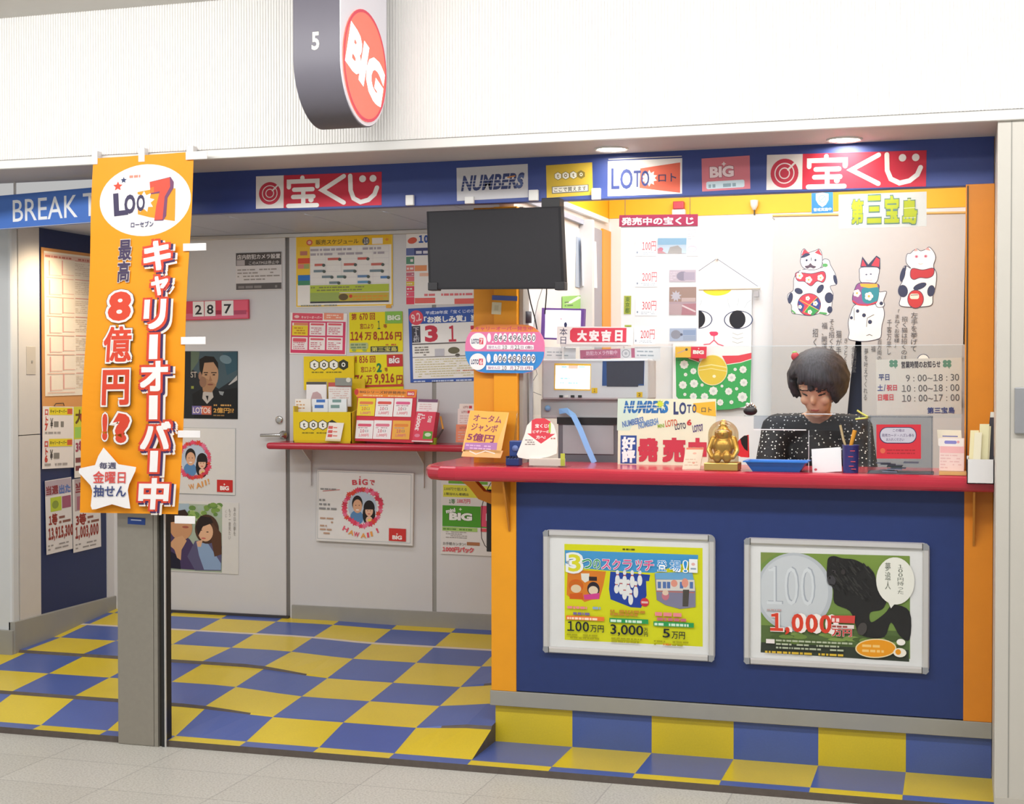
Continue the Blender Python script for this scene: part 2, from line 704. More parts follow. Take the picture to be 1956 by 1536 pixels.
# checkered floor of the alcove: ramp in the middle, low steps at its sides
ROWS = [(-0.335, -0.004, -0.004, 'e'), (-0.28, 0.0, 0.0, 'f'), (-0.055, 0.056, 0.042, 'n'), (-0.045, 0.068, 0.044, 'o'), (0.21, 0.092, 0.068, 'p'),
        (0.465, 0.118, 0.092, 'n'), (0.475, 0.130, 0.094, 'q'), (0.74, 0.143, 0.125, 'r'), (0.96, 0.166, 0.152, 'rail'),
        (0.985, 0.168, 0.155, 's'), (1.20, 0.188, 0.180, 't'), (1.32, 0.20, 0.195, None)]
RAIL = mat('#d8cbb8', rough=0.4, noise=0.04)
PAR = {'e': 1, 'f': 0, 'n': None, 'o': 1, 'p': 0, 'q': 1, 'r': 0, 's': 1, 't': 0}


def wstep(x):
    def ss(t): t = max(0, min(1, t)); return t * t * (3 - 2 * t)
    return max(1 - ss((x + 1.3) / 0.45), ss((x + 0.32) / 0.26))


def zf(x, i):
    k = wstep(x)
    return ROWS[i][1] * k + ROWS[i][2] * (1 - k)


mb = MB()
prevp = 1
for i in range(len(ROWS) - 1):
    kind = ROWS[i][3]
    y0, y1 = ROWS[i][0], ROWS[i + 1][0]
    for c in range(-50, 0):
        x0, x1 = c * 0.1, c * 0.1 + 0.1
        tile = c // 3
        if kind == 'rail':
            m = RAIL
        elif kind == 'n':
            m = NOSE if wstep((x0 + x1) / 2) > 0.3 else (TYEL if (tile + PAR[ROWS[i + 1][3]]) % 2 else TBLU)
        else:
            m = TYEL if (tile + PAR[kind]) % 2 else TBLU
        mb.add([(x0, y0, zf(x0, i)), (x1, y0, zf(x1, i)), (x1, y1, zf(x1, i + 1)), (x0, y1, zf(x0, i + 1))], [(0, 1, 2, 3)], m)
for t in range(0, 6):                      # tread in front of the booth, level
    x0, x1 = t * 0.3, min(t * 0.3 + 0.3, 1.79)
    mb.add([(x0, -0.335, -0.004), (x1, -0.335, -0.004), (x1, -0.29, 0.0), (x0, -0.29, 0.0)], [(0, 1, 2, 3)], TBLU if t % 2 else TYEL)
    mb.add([(x0, -0.29, 0.0), (x1, -0.29, 0.0), (x1, 0.03, 0.0), (x0, 0.03, 0.0)], [(0, 1, 2, 3)], TYEL if t % 2 else TBLU)
side = [(ROWS[i][0], zf(0, i)) for i in range(1, 6)]
for (ya, za), (yb, zb) in zip(side, side[1:]):
    mb.add([(0, ya, 0), (0, yb, 0), (0, yb, zb), (0, ya, za)], [(0, 1, 2, 3)], NOSE)
mb.add([(-5.0, -0.335, -0.004), (1.79, -0.335, -0.004), (1.79, -0.338, -0.03), (-5.0, -0.338, -0.03)], [(0, 1, 2, 3)], NOSE)
struct(mb, 'floor_checkered')

# corridor ceiling and ribbed fascia
struct(MB().box(-5, 5, -8, -0.30, 2.776, 2.83, CEIL), 'ceiling')
mb = MB()
P, x = [], -5.0
while x < 4.0:
    P += [(x, -0.360), (x + 0.004, -0.360), (x + 0.0055, -0.3545), (x + 0.0095, -0.3545), (x + 0.011, -0.360)]
    x += 0.011
vs = [(a, b, 2.226) for a, b in P] + [(a, b, 2.776) for a, b in P]
n = len(P)
mb.add(vs, [(i, i + 1, n + i + 1, n + i) for i in range(n - 1)], FASC)
struct(mb, 'wall_fascia')
mb = MB()
mb.box(-5.0, 4.0, -0.352, -0.33, 2.192, 2.230, WHITE, 0.003)
mb.box(-5.0, 4.0, -0.330, -0.312, 2.206, 2.26, DARKS)
struct(mb, 'trim_1')
mb = MB()
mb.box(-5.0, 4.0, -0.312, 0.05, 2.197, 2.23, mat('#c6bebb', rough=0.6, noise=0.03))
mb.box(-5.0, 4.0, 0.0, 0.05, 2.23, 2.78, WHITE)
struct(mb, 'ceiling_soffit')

# alcove ceiling of metal panels
mb = MB()
ac = mat('#a9b0c0', rough=0.45, metal=0.0, noise=0.05)
xs = [-3.0, -2.5, -2.1, -1.72, -1.38, -1.02, -0.66, -0.31, 0.02]
for a, b in zip(xs, xs[1:]):
    mb.box(a + 0.0015, b - 0.0015, 0.045, 1.30, 2.078, 2.10, ac)
struct(mb, 'ceiling_alcove')
struct(MB().box(-2.45, 0.0, 1.262, 1.28, 2.058, 2.078, mat('#b8b2aa', rough=0.3, metal=0.5, noise=0.03), 0.003), 'trim_2')

# left side
mb = MB()
mb.box(-2.60, -2.455, 0.66, 1.32, 0.0, 2.10, mat('#1c2a58', rough=0.45, noise=0.08, scale=30))  # navy darkened for the dim alcove: its shade is put into the colour
mb.box(-2.60, -2.449, 0.50, 0.66, 1.112, 2.20, WARMW)
mb.box(-2.60, -2.449, 0.50, 0.66, 0.0, 1.108, WARMW)
mb.box(-2.60, -2.447, 1.222, 1.32, 0.0, 2.10, PANEL)
struct(mb, 'wall_left')
mb = MB()
hp = mat('#c4bbae', rough=0.5, noise=0.03)
mb.box(-2.449, -2.4465, 0.555, 0.625, 1.39, 1.52, hp, 0.001)
mb.box(-2.4465, -2.444, 0.59, 0.60, 1.445, 1.455, GREYB)
h = mb.build('wall_hatch', label='small flush access hatch in the beige wall left of the lit chart', cat='hatch')
mb = MB()
mb.box(-5.0, -2.449, 0.44, 0.50, 0.0, 2.20, mat('#d4d6d6', rough=0.4, noise=0.02), 0.012)
struct(mb, 'wall_front_left')
mb = MB()
mb.box(-2.47, -2.436, 0.44, 1.30, 0.10, 0.262, GREYB, 0.002)
mb.box(-5.0, -2.44, 0.425, 0.445, 0.08, 0.225, GREYB, 0.002)
struct(mb, 'baseboard_left')

# back wall of the alcove with its panel joint
mb = MB()
mb.box(-1.463, -0.7215, 1.28, 1.32, 0.18, 2.10, PANEL)
mb.box(-0.7005, 0.06, 1.28, 1.32, 0.18, 2.10, PANEL)
mb.box(-0.7215, -0.7005, 1.284, 1.32, 0.18, 2.10, GREYB)
mb.box(-2.46, -2.36, 1.28, 1.32, 0.18, 2.10, PANEL)
struct(mb, 'wall_back')
mb = MB()
mb.box(-1.45, 0.02, 1.268, 1.281, 0.17, 0.262, GREYB, 0.002)
struct(mb, 'baseboard_back')

# the door in the back wall
mb = MB()
mb.box(-2.36, -1.485, 1.279, 1.315, 0.205, 2.064, PANEL, 0.002)
dr = struct(mb, 'door_1')
MB().box(-2.36, -1.465, 1.262, 1.279, 0.15, 0.206, mat('#3c3a3c', rough=0.6, noise=0.1)).build('gap_shadow', dr)  # dark strip painted in for the shadow in the gap under the door
mb = MB().box(-1.485, -1.463, 1.288, 1.32, 0.19, 2.08, mat('#77736f', rough=0.5, noise=0.05))
mb.box(-2.40, -1.463, 1.288, 1.32, 2.064, 2.085, mat('#77736f', rough=0.5, noise=0.05))
mb.build('frame', dr)
hp1 = PY(541, 831, 1.272)
mb = MB()
mb.lathe([(0.021, 1.279), (0.021, 1.268), (0.012, 1.266), (0.010, 1.235)], (hp1.x, 0, hp1.z), SILVER, axis='Y')
mb.tube([(hp1.x, 1.240, hp1.z), (hp1.x - 0.03, 1.236, hp1.z), (hp1.x - 0.105, 1.238, hp1.z - 0.002)], [0.010, 0.009, 0.008], SILVER)
mb.build('handle', dr)
hp2 = PY(533, 802, 1.272)
MB().lathe([(0.019, 1.279), (0.019, 1.270), (0.012, 1.268), (0.0, 1.268)], (hp2.x, 0, hp2.z), SILVER, axis='Y').build('lock_cylinder', dr)

# the booth room behind the counter
BBY = 1.874
mb = MB()
mb.box(-0.06, 0.0, 0.24, BBY + 0.04, 0.0, 2.148, WHITE)
mb.box(-0.06, -0.002, 0.05, BBY + 0.04, 2.148, 2.50, YELLOW)
struct(mb, 'wall_partition')
mb = MB()
mb.box(0.0, 1.86, BBY, BBY + 0.04, 0.0, 2.166, mat('#e6e8ea', rough=0.5, noise=0.01))
mb.box(0.0, 1.86, BBY - 0.004, BBY + 0.04, 2.166, 2.50, YELLOW)
struct(mb, 'wall_booth_back')
mb = MB().box(1.70, 1.86, 0.07, BBY + 0.04, 0.0, 2.50, mat('#d9a03c', rough=0.5, noise=0.05))
struct(mb, 'wall_booth_right')
struct(MB().box(-0.06, 1.86, 0.05, BBY + 0.04, 2.50, 2.54, WHITE), 'ceiling_booth')
struct(MB().box(0.0, 1.70, 0.06, BBY, -0.02, 0.02, GREYB), 'floor_booth')
mb = MB()
mb.box(1.02, 1.66, BBY - 0.012, BBY - 0.004, 0.02, 2.0, mat('#232a48', rough=0.6, noise=0.1))  # dark sheet: the doorway's darkness behind the curtain slit is put into its colour
struct(mb, 'dark_doorway')
mb = MB()
mb.box(-0.002, 0.010, 1.70, BBY - 0.002, 0.02, 2.10, ORANGE)
mb.box(-0.002, 0.006, 1.52, 1.70, 0.02, 2.09, mat('#a3a4b0', rough=0.5, noise=0.05))
struct(mb, 'trim_3')

# right pillar
mb = MB()
pc = mat('#cbc6bc', rough=0.45, noise=0.02)
mb.box(1.785, 4.0, -0.335, 1.34, -0.03, 2.197, pc, 0.004)
mb.box(1.826, 1.829, -0.3365, -0.33, -0.03, 2.19, GREYB)
struct(mb, 'wall_right')
struct(MB().box(1.790, 4.0, -0.341, -0.334, -0.03, 0.03, mat('#c4beb3', rough=0.5, noise=0.03)), 'baseboard_right')
a, b = PY(1938, 740, -0.336), PY(1938, 828, -0.336)
mb = MB().box(a.x, a.x + 0.075, -0.352, -0.335, b.z, a.z, mat('#9c9da0', rough=0.4, metal=0.3, noise=0.05), 0.003)
cb = mb.build('wall_control_box', label='grey metal control box on the right pillar at the picture edge', cat='control box')
MB().ball((a.x + 0.05, -0.353, (a.z + b.z) / 2), (0.008, 0.006, 0.008), mat('#c2763a', noise=0.02)).build('button', cb)

# header band over the booth and the alcove
struct(MB().box(-1.33, 1.782, 0.0, 0.045, 2.032, 2.199, HEADB, 0.002), 'trim_header')

# steel post at the corridor edge
p = thing('steel_post', 'square steel shutter post standing on the floor edge behind the orange banner', 'post', (-1.305, -0.31, -0.03))
MB().box(-1.408, -1.252, -0.352, -0.25, -0.028, 2.195, STEEL, 0.004).build('post_body', p)
mb = MB()
mb.box(-1.250, -1.234, -0.352, -0.262, -0.028, 2.195, STEEL)
mb.box(-1.234, -1.222, -0.338, -0.31, -0.028, 2.195, DARKS)
mb.box(-1.222, -1.206, -0.345, -0.30, -0.028, 2.195, BLACK)
mb.box(-1.206, -1.201, -0.352, -0.345, -0.028, 2.195, ALU)
mb.build('shutter_rail', p)
a = PY(244, 989, -0.355); b = PY(277, 1001, -0.355)
s = Sheet(onY(-0.354), (244, 988), (277, 990), (244, 1001), '#34509a', 0.004)
s.rect(250, 992, 270, 994, '#c9d3ea')
s.build('maker_plate', p)

# break sign
q0, q1 = Vector((-2.22, 0.03, 0)), Vector((-1.40, -0.135, 0))
ang = math.atan2(q1.y - q0.y, q1.x - q0.x)


def on_break(u, v):
    d = RT * ((u - 978) / F) + DN * ((v - 768) / F) + _fw
    nrm = Vector((-math.sin(ang), math.cos(ang), 0))
    t = (q0 - CAM).dot(nrm) / d.dot(nrm)
    return CAM + d * t


bs = Sheet(on_break, (-40, 377.5), (222, 354), (-40, 441), '#4f7acb', 0.02)
bs.text('BREAK', 27, 378 + 4, 151, 417 + 6, '#f2f4f8', 0.004)
bs.text('T', 161, 369, 186, 411, '#f2f4f8', 0.004)
bs.rect(-40, 440.2, 222, 441.0, '#c9c4bc')
bs.build('hanging_sign', label='long blue sign band with white BREAK lettering at the far left', cat='sign')
# two slim hangers hold it under the soffit
for k, t in enumerate((0.12, 0.93)):
    q = q0.lerp(q1, t)
    MB().box(q.x - 0.004, q.x + 0.004, q.y + 0.008, q.y + 0.016, 2.10, 2.205, ALU).build('hanger_strap', bpy.data.objects['hanging_sign'])
# ================================================================== BOOTH
bt = thing('ticket_booth', 'navy ticket booth with orange corner posts on a yellow and blue tiled plinth', 'booth', (0.9, 0.03, 0.0))
MB().box(0.085, 1.692, -0.012, 0.03, 0.20, 1.0, NAVY).build('front_panel', bt)
MB().box(-0.012, 0.086, -0.016, 0.20, 0.196, 1.0, ORANGE, 0.002).build('corner_post', bt, label='left orange post')
o2 = MB().box(1.690, 1.784, -0.016, 0.06, 0.196, 2.035, mat('#dc8619', rough=0.45, noise=0.06), 0.002).build('corner_post', bt, label='tall right orange post')  # darker orange than the left post: shade put into the colour
MB().box(-0.016, 1.784, -0.020, 0.05, 0.140, 0.196, GREYB, 0.002).build('kick_strip', bt)
mb = MB()
for t in range(6):
    x0, x1 = t * 0.3, min(t * 0.3 + 0.3, 1.783)
    mb.box(x0, x1, -0.001 + (0.0004 if t % 2 else 0), 0.05, -0.002, 0.141, TYEL if t % 2 == 0 else TBLU)
mb.build('plinth', bt)
MB().box(-0.062, -0.014, 0.2, 1.27, 0.15, 0.985, ORANGE).build('side_panel', bt)
mb = MB()
mb.box(1.695, 1.699, -0.019, 0.0, 1.05, 2.03, DARKS)
mb.build('window_seal', bt)
# bracket under the left wing of the counter
pts = [PY(u, v, 0.25) for u, v in ((878, 914), (905, 914), (926, 938), (934, 950), (934, 978), (916, 953), (898, 930))]
pts[4].x = pts[3].x = 0.0
mb = MB()
mb.prism([(p.x, p.z) for p in pts], lambda a, b, d: Vector((a, d, b)), 0.235, 0.275, ORANGE)
mb.build('wing_bracket', bt)
mb = MB()
mb.prism([(-0.10, 0.99), (-0.012, 0.99), (-0.012, 0.80), (-0.020, 0.80)], lambda a, b, d: Vector((0.057 + d, a, b)), 0, 0.007, mat('#b8741c', rough=0.4, noise=0.05))
mb.build('front_bracket', bt, label='thin triangular metal bracket')
mb = MB()
mb.prism([(-0.10, 0.99), (-0.012, 0.99), (-0.012, 0.80), (-0.020, 0.80)], lambda a, b, d: Vector((1.718 + d, a, b)), 0, 0.007, mat('#b8741c', rough=0.4, noise=0.05))
mb.build('front_bracket', bt, label='thin triangular metal bracket')

# column at the booth's left corner, above the counter
co = thing('orange_column', 'orange square column rising from the counter behind the round lottery board', 'column', (-0.06, 0.2, 1.045))
mb = MB()
mb.box(-0.136, -0.052, 0.15, 0.24, 1.045, 2.034, mat('#e5951b', rough=0.5, noise=0.06))
mb.box(-0.050, 0.044, 0.135, 0.24, 1.045, 2.034, ORANGE, 0.002)
mb.box(0.046, 0.062, 0.16, 0.24, 1.045, 2.034, GREYB)
mb.build('column_body', co)
s = Sheet(onY(0.133), (940, 577), (958, 578), (940, 600), '#d9cfae', 0.006)
s.rect(945, 583, 953, 593, '#c9bf9c')
s.build('switch_plate', co)
Sheet(onY(0.133), (940, 564), (988, 566), (940, 573), '#5565a4', 0.003).build('blue_label_strip', co)
MB().box(-0.07, 0.0, 0.13, 0.15, 1.53, 1.56, DARKS).build('sign_holder', co)

# counter top with rounded red nosing
PLAN = [(1.784, -0.12), (0.20, -0.12), (-0.02, -0.125), (-0.12, -0.128), (-0.19, -0.115), (-0.245, -0.075), (-0.28, 0.0), (-0.296, 0.12),
        (-0.312, 0.45), (-0.325, 0.78), (-0.066, 0.78), (-0.062, 0.245), (0.05, 0.245), (0.055, 0.30), (1.695, 0.30), (1.695, -0.018), (1.784, -0.018)]
SM = []
for i in range(len(PLAN)):
    SM.append(PLAN[i])
bm = bmesh.new()
vsb = [bm.verts.new((a, b, 0.990)) for a, b in SM]
f = bm.faces.new(vsb)
r = bmesh.ops.extrude_face_region(bm, geom=[f])
bmesh.ops.translate(bm, vec=(0, 0, 0.055), verts=[e for e in r['geom'] if isinstance(e, bmesh.types.BMVert)])
bm.normal_update()
ed = [e for e in bm.edges if abs(e.verts[0].co.z - e.verts[1].co.z) < 1e-4 and all(v.co.y < 0.77 and (v.co.x < -0.2 or v.co.y < -0.05) and not (v.co.y > -0.05 and v.co.x > 1) for v in e.verts)]
bmesh.ops.bevel(bm, geom=ed, offset=0.024, segments=4, affect='EDGES', profile=0.5)
bmesh.ops.recalc_face_normals(bm, faces=bm.faces)
MB().bm(bm, RED, False).build('counter_top', label='long glossy red counter top with a rounded left end over the navy front', cat='counter top')

# ------------------------------------------------ snap frames on the front
def snap_frame(label, tl, tr, bl, name='poster_frame'):
    y = -0.012
    A, B, C = PY(*tl, y), PY(*tr, y), PY(*bl, y)
    x0, x1, z1, z0 = A.x, B.x, (A.z + B.z) / 2, C.z
    t = thing(name, label, 'poster frame', ((x0 + x1) / 2, y, z0), 'snap frames on the booth front')
    W, H = x1 - x0, z1 - z0

    def rr(ins, r, n=6):
        P = []
        for cx, cz, t0 in ((x1 - ins - r, z1 - ins - r, 0), (x0 + ins + r, z1 - ins - r, 90), (x0 + ins + r, z0 + ins + r, 180), (x1 - ins - r, z0 + ins + r, 270)):
            for i in range(n + 1):
                a = math.radians(t0 + 90 * i / n)
                P.append((cx + r * math.cos(a), cz + r * math.sin(a)))
        return P
    mb = MB()
    prof = [(0.0, 0.0), (0.0, -0.012), (0.004, -0.018), (0.018, -0.019), (0.023, -0.014), (0.0245, -0.006)]
    rings = [[Vector((a, y + d, b)) for a, b in rr(ins, max(0.002, 0.024 - ins))] for ins, d in prof]
    for R0, R1 in zip(rings, rings[1:]):
        n = len(R0)
        mb.add(R0 + R1, [(i, (i + 1) % n, n + (i + 1) % n, n + i) for i in range(n)], ALU, True)
    fo = mb.build('frame', t)
    cm = mat('#9ea0a4', rough=0.35, metal=0.3, noise=0.03)
    for sx, sz in ((x0, z0), (x1, z0), (x0, z1), (x1, z1)):
        dx, dz = (1 if sx == x0 else -1), (1 if sz == z0 else -1)
        mb = MB()
        mb.add([(sx + dx * 0.010, y - 0.0197, sz + dz * 0.0005), (sx + dx * 0.024, y - 0.0197, sz + dz * 0.003), (sx + dx * 0.024, y - 0.0197, sz + dz * 0.021), (sx + dx * 0.021, y - 0.0197, sz + dz * 0.024), (sx + dx * 0.003, y - 0.0197, sz + dz * 0.024), (sx + dx * 0.0005, y - 0.0197, sz + dz * 0.010)], [(0, 1, 2, 3, 4, 5)], cm)
        mb.add([(sx + dx * 0.022, y - 0.0199, sz + dz * 0.001), (sx + dx * 0.0245, y - 0.0199, sz + dz * 0.001), (sx + dx * 0.0245, y - 0.0199, sz + dz * 0.0245), (sx + dx * 0.022, y - 0.0199, sz + dz * 0.0245)], [(0, 1, 2, 3)], DARKS)
        mb.build('corner_piece', fo)
    MB().box(x0 + 0.02, x1 - 0.02, y - 0.007, y - 0.002, z0 + 0.02, z1 - 0.02, paper('#f2efee')).build('backing_sheet', t)
    MB().add([(x0 + 0.023, y - 0.0125, z0 + 0.023), (x1 - 0.023, y - 0.0125, z0 + 0.023), (x1 - 0.023, y - 0.0125, z1 - 0.023), (x0 + 0.023, y - 0.0125, z1 - 0.023)], [(0, 1, 2, 3)], CLEAR).build('clear_cover', t)
    return t


fr = snap_frame('silver snap frame holding the yellow scratch ticket poster, on the navy front', (1039, 1011), (1367, 1021), (1037, 1245))
s = Sheet(onY(-0.0192), (1078, 1039), (1342, 1047), (1075, 1222), '#e6e41c', 0.0012).frame(1020, 1000, 5.147)
s.fine(880, 240, 1030, 262, 1, '#5a5a20', 0.8, 3)
s.poly([(303, 262), (1615, 308), (1615, 345), (1190, 480), (1150, 480), (700, 460), (330, 420), (303, 410)], '#4ea3dc')
s.poly([(330, 480), (420, 455), (715, 470), (690, 600), (650, 740), (580, 745), (500, 770), (470, 745), (370, 740), (320, 700)], '#e8862a')
s.poly([(465, 490), (550, 490), (545, 560), (505, 580), (470, 550)], '#f4efe4')
s.ell(415, 610, 75, 62, '#e06a1c'); s.ell(415, 640, 52, 40, '#f0d8b4'); s.poly([(350, 600), (480, 600), (470, 570), (360, 570)], '#d8701c')
s.ell(590, 640, 62, 68, '#2c2430'); s.ell(588, 655, 48, 42, '#f2dcc0'); s.rect(545, 520, 625, 560, '#33262c')
s.poly([(350, 690), (480, 680), (490, 745), (350, 740)], '#e0641a'); s.poly([(490, 700), (650, 680), (645, 740), (500, 745)], '#e0489a')
s.poly([(760, 470), (1150, 500), (1140, 560), (1110, 560), (1115, 700), (1060, 820), (960, 815), (760, 740), (745, 640), (755, 520)], '#2446a8')
for bx, by, bh in ((830, 455, 150), (900, 455, 170), (975, 455, 170), (1050, 455, 150), (865, 540, 150), (935, 545, 160), (1010, 560, 160), (900, 610, 130), (960, 640, 150), (820, 560, 120)):
    s.ell(bx, by + bh * .15, 17, bh * .15, '#f6f4f2', 12); s.ell(bx, by + bh * .66, 24, bh * .36, '#f6f4f2', 14); s.rect(bx - 13, by + bh * .27, bx + 13, by + bh * .33, '#c2302c')
s.ell(1098, 765, 42, 42, '#de3d46'); s.rect(1066, 755, 1130, 775, '#f5c8c4')
s.poly([(1195, 490), (1560, 470), (1590, 640), (1590, 805), (1440, 825), (1300, 790), (1215, 740)], '#8e8aa4')
s.poly([(1200, 480), (1555, 470), (1575, 545), (1205, 540)], '#78b4e0')
s.poly([(1210, 545), (1580, 545), (1585, 650), (1215, 650)], '#e9e2da'); s.rect(1210, 650, 1580, 662, '#c87a70')
for bx in (1225, 1275, 1315, 1440, 1535): s.rect(bx, 565, bx + 32, 628, '#5a7ab8')
s.ell(1385, 580, 32, 34, '#f0a08c'); s.ell(1490, 575, 32, 44, '#f0a08c'); s.poly([(1470, 640), (1530, 640), (1520, 800), (1465, 800)], '#57504a'); s.ell(1300, 700, 36, 44, '#d67f8e'); s.ell(1300, 670, 30, 26, '#f2d6be')
s.text('3', 340, 300, 465, 470, '#e9e232', 0.02, [('#3fae62', 0.05), ('#ffffff', 0.09)])
for ch, x0, x1, c in (('つ', 478, 575, '#38a860'), ('の', 590, 662, '#38a860'), ('ス', 672, 765, '#ea4f96'), ('ク', 780, 860, '#ea4f96'), ('ラ', 885, 975, '#ea4f96'), ('ッ', 1010, 1075, '#ea4f96'), ('チ', 1090, 1190, '#ea4f96'), ('登', 1222, 1315, '#2a8fd4'), ('場', 1345, 1450, '#2a8fd4'), ('!', 1478, 1512, '#2a8fd4')):
    s.text(ch, x0, 345 + (x0 - 478) * .018, x1, 440 + (x0 - 478) * .03, c, 0.012, [('#ffffff', 0.045)])
s.rect(1530, 345, 1612, 475, '#eef0f0'); s.ell(1570, 395, 18, 14, '#e2b0a8'); s.rect(1545, 430, 1597, 445, '#8aa0b4')
s.fine(330, 800, 570, 830, 1, '#e88a90', 0.8, 1); s.fine(585, 805, 700, 835, 1, '#8fa8c8', 0.8, 2); s.fine(390, 860, 630, 890, 1, '#7a6aa0', 0.8, 3)
s.fine(760, 830, 1130, 890, 2, '#c08a2c', 0.8, 4); s.fine(1200, 845, 1570, 890, 1, '#e88a90', 0.8, 5); s.fine(1220, 900, 1545, 935, 1, '#c8707c', 0.8, 6)
s.rect(318, 900, 700, 940, '#ee7a34'); s.fine(330, 908, 690, 935, 1, '#fbe0c8', 0.8, 7)
s.rect(752, 918, 1135, 962, '#2f9a54'); s.fine(762, 925, 1125, 955, 1, '#d4ecd8', 0.8, 8)
s.rect(1185, 945, 1575, 990, '#2f9a54'); s.fine(1195, 952, 1565, 982, 1, '#d4ecd8', 0.8, 9)
K = '#1c2230'
s.text('100', 330, 955, 548, 1052, K, 0.012); s.text('万円', 560, 990, 695, 1060, K, 0.012)
s.text('3,000', 762, 980, 1085, 1090, K, 0.012); s.vtext('万円', 1090, 1005, 1132, 1095, K, 0.012)
s.text('5', 1275, 1015, 1345, 1100, K, 0.012); s.text('万円', 1360, 1040, 1490, 1110, K, 0.012)
for k, (x0, y0) in enumerate(((325, 1070), (770, 1100), (1190, 1120))): s.fine(x0, y0, x0 + 370, y0 + 60, 2, '#a8a418', 0.5, 20 + k)
s.fine(1280, 1150, 1370, 1175, 1, '#dc8a30', 0.7, 31)
s.build('scratch_ticket_poster', fr)

fr = snap_frame('silver snap frame holding the coin and black ape poster, on the navy front', (1422, 1026), (1776, 1037), (1420, 1267))
s = Sheet(onY(-0.0192), (1453, 1055), (1738, 1063), (1452, 1245), '#7f9a4c', 0.0012).frame(1400, 1010, 4.89)
s.poly([(262, 222), (420, 228), (350, 270), (262, 330)], '#8a9a50'); s.poly([(700, 232), (1650, 255), (1650, 640), (900, 640)], '#87a04a')
s.poly([(262, 900), (1645, 940), (1645, 1215), (255, 1155)], '#5f7440'); s.poly([(262, 1060), (1640, 1110), (1640, 1215), (255, 1155)], '#3a4034')
for k in range(26):
    r = random.Random(k)
    s.ell(280 + r.random() * 1340, 880 + r.random() * 180, 40 + 50 * r.random(), 12 + 14 * r.random(), r.choice(['#7d9648', '#566a38', '#90a858']), 10)
s.put([[s.cv(575 + 365 * math.cos(t / 24 * math.pi), 590 + 365 * math.sin(t / 24 * math.pi)) for t in range(-3, 0)] + [s.cv(max(258, 575 + 365 * math.cos(t / 24 * math.pi)), max(224, min(960, 590 + 365 * math.sin(t / 24 * math.pi)))) for t in range(0, 46)]], '#c9ccd2')
s.put([[s.cv(max(264, 570 + 330 * math.cos(t / 20 * math.pi)), max(232, 585 + 335 * math.sin(t / 20 * math.pi))) for t in range(40)]], '#dadce0')
s.text('100', 330, 345, 780, 700, '#b4b8c2', -0.01)
s.text('100', 318, 352, 768, 705, '#e6e8ec', -0.012)
ape = [(905, 270), (960, 255), (1030, 275), (1150, 290), (1260, 350), (1330, 420), (1360, 570), (1440, 640), (1400, 740), (1290, 770), (1300, 860), (1420, 780), (1500, 700), (1650, 760), (1650, 1010), (1560, 980), (1480, 860), (1420, 990), (1280, 1000), (1180, 960), (1150, 880), (1100, 760), (960, 690), (945, 560), (890, 470), (890, 330)]
s.poly(smooth(ape, 4), '#2b2929')
for k in range(90):
    r = random.Random(100 + k)
    x, y = 930 + r.random() * 400, 300 + r.random() * 380
    if y < 560 + (x - 930) * .3 and x < 1300: s.ell(x, y, 34 * r.random() + 14, 7, r.choice(['#363434', '#3c3a38', '#232121', '#413e3c']), 10, rot=50)
s.ell(930, 480, 40, 48, '#4c4a4e', 18, rot=-10); s.ell(915, 455, 9, 12, '#1c1a1a', 8); s.ell(955, 395, 22, 14, '#3e3a3c', 12, rot=20); s.ell(948, 398, 9, 6, '#141212', 8); s.line([(908, 515), (950, 520)], 6, '#1c1a1a'); s.ell(1040, 400, 20, 26, '#3a3636', 12); s.ell(1215, 920, 42, 60, '#4c4846', 16, rot=20)
s.ell(1520, 480, 175, 215, '#e6e6dc', 30); s.poly([(1440, 640), (1480, 730), (1530, 670)], '#e6e6dc')
s.vtext('100円持った', 1535, 330, 1600, 600, '#6f7468', 0.004); s.vtext('夢追人', 1425, 310, 1480, 560, '#6f7468', 0.004)
s.fine(320, 740, 470, 765, 1, '#b8a0a0', 0.6, 3)
s.text('1,000', 350, 780, 930, 980, '#d8442f', 0.03, [('#f4ece8', 0.03)])
s.poly([(925, 800), (1150, 800), (1145, 870), (925, 865)], '#d24a44'); s.fine(935, 812, 1140, 860, 1, '#f4d8d4', 0.7, 4)
s.rect(930, 880, 1140, 915, '#e8d8d4'); s.fine(935, 885, 1130, 910, 1, '#a04a44', 0.7, 5)
s.text('万円', 930, 920, 1120, 990, '#cf3f38', 0.03, [('#f4ece8', 0.03)])
s.rect(310, 1025, 392, 1065, '#ece4e0'); s.fine(405, 1020, 1160, 1120, 3, '#b4bca0', 0.5, 6); s.fine(300, 1125, 1160, 1165, 1, '#d8b43c', 0.5, 7)
s.ell(1340, 1095, 190, 88, '#ecd8a8', 30, rot=-4); s.ell(1340, 1095, 178, 78, '#e89a22', 30, rot=-4)
s.fine(1215, 1050, 1470, 1140, 2, '#f4c878', 0.5, 8)
s.ell(1570, 1035, 40, 30, '#f2efe6', 16); s.ell(1560, 1130, 60, 42, '#efe9da', 16); s.ell(1545, 1125, 26, 26, '#e89a22', 14)
s.build('coin_poster', fr)

# ------------------------------------------------ signs on the blue header
HY = -0.001


def takara(label, tl, tr, bl, fr_, sx):
    """white logo square and red panel with the shop's lottery lettering"""
    s = Sheet(onY(HY), tl, tr, bl, '#c93448', 0.008)
    s.frame(*fr_)
    return s


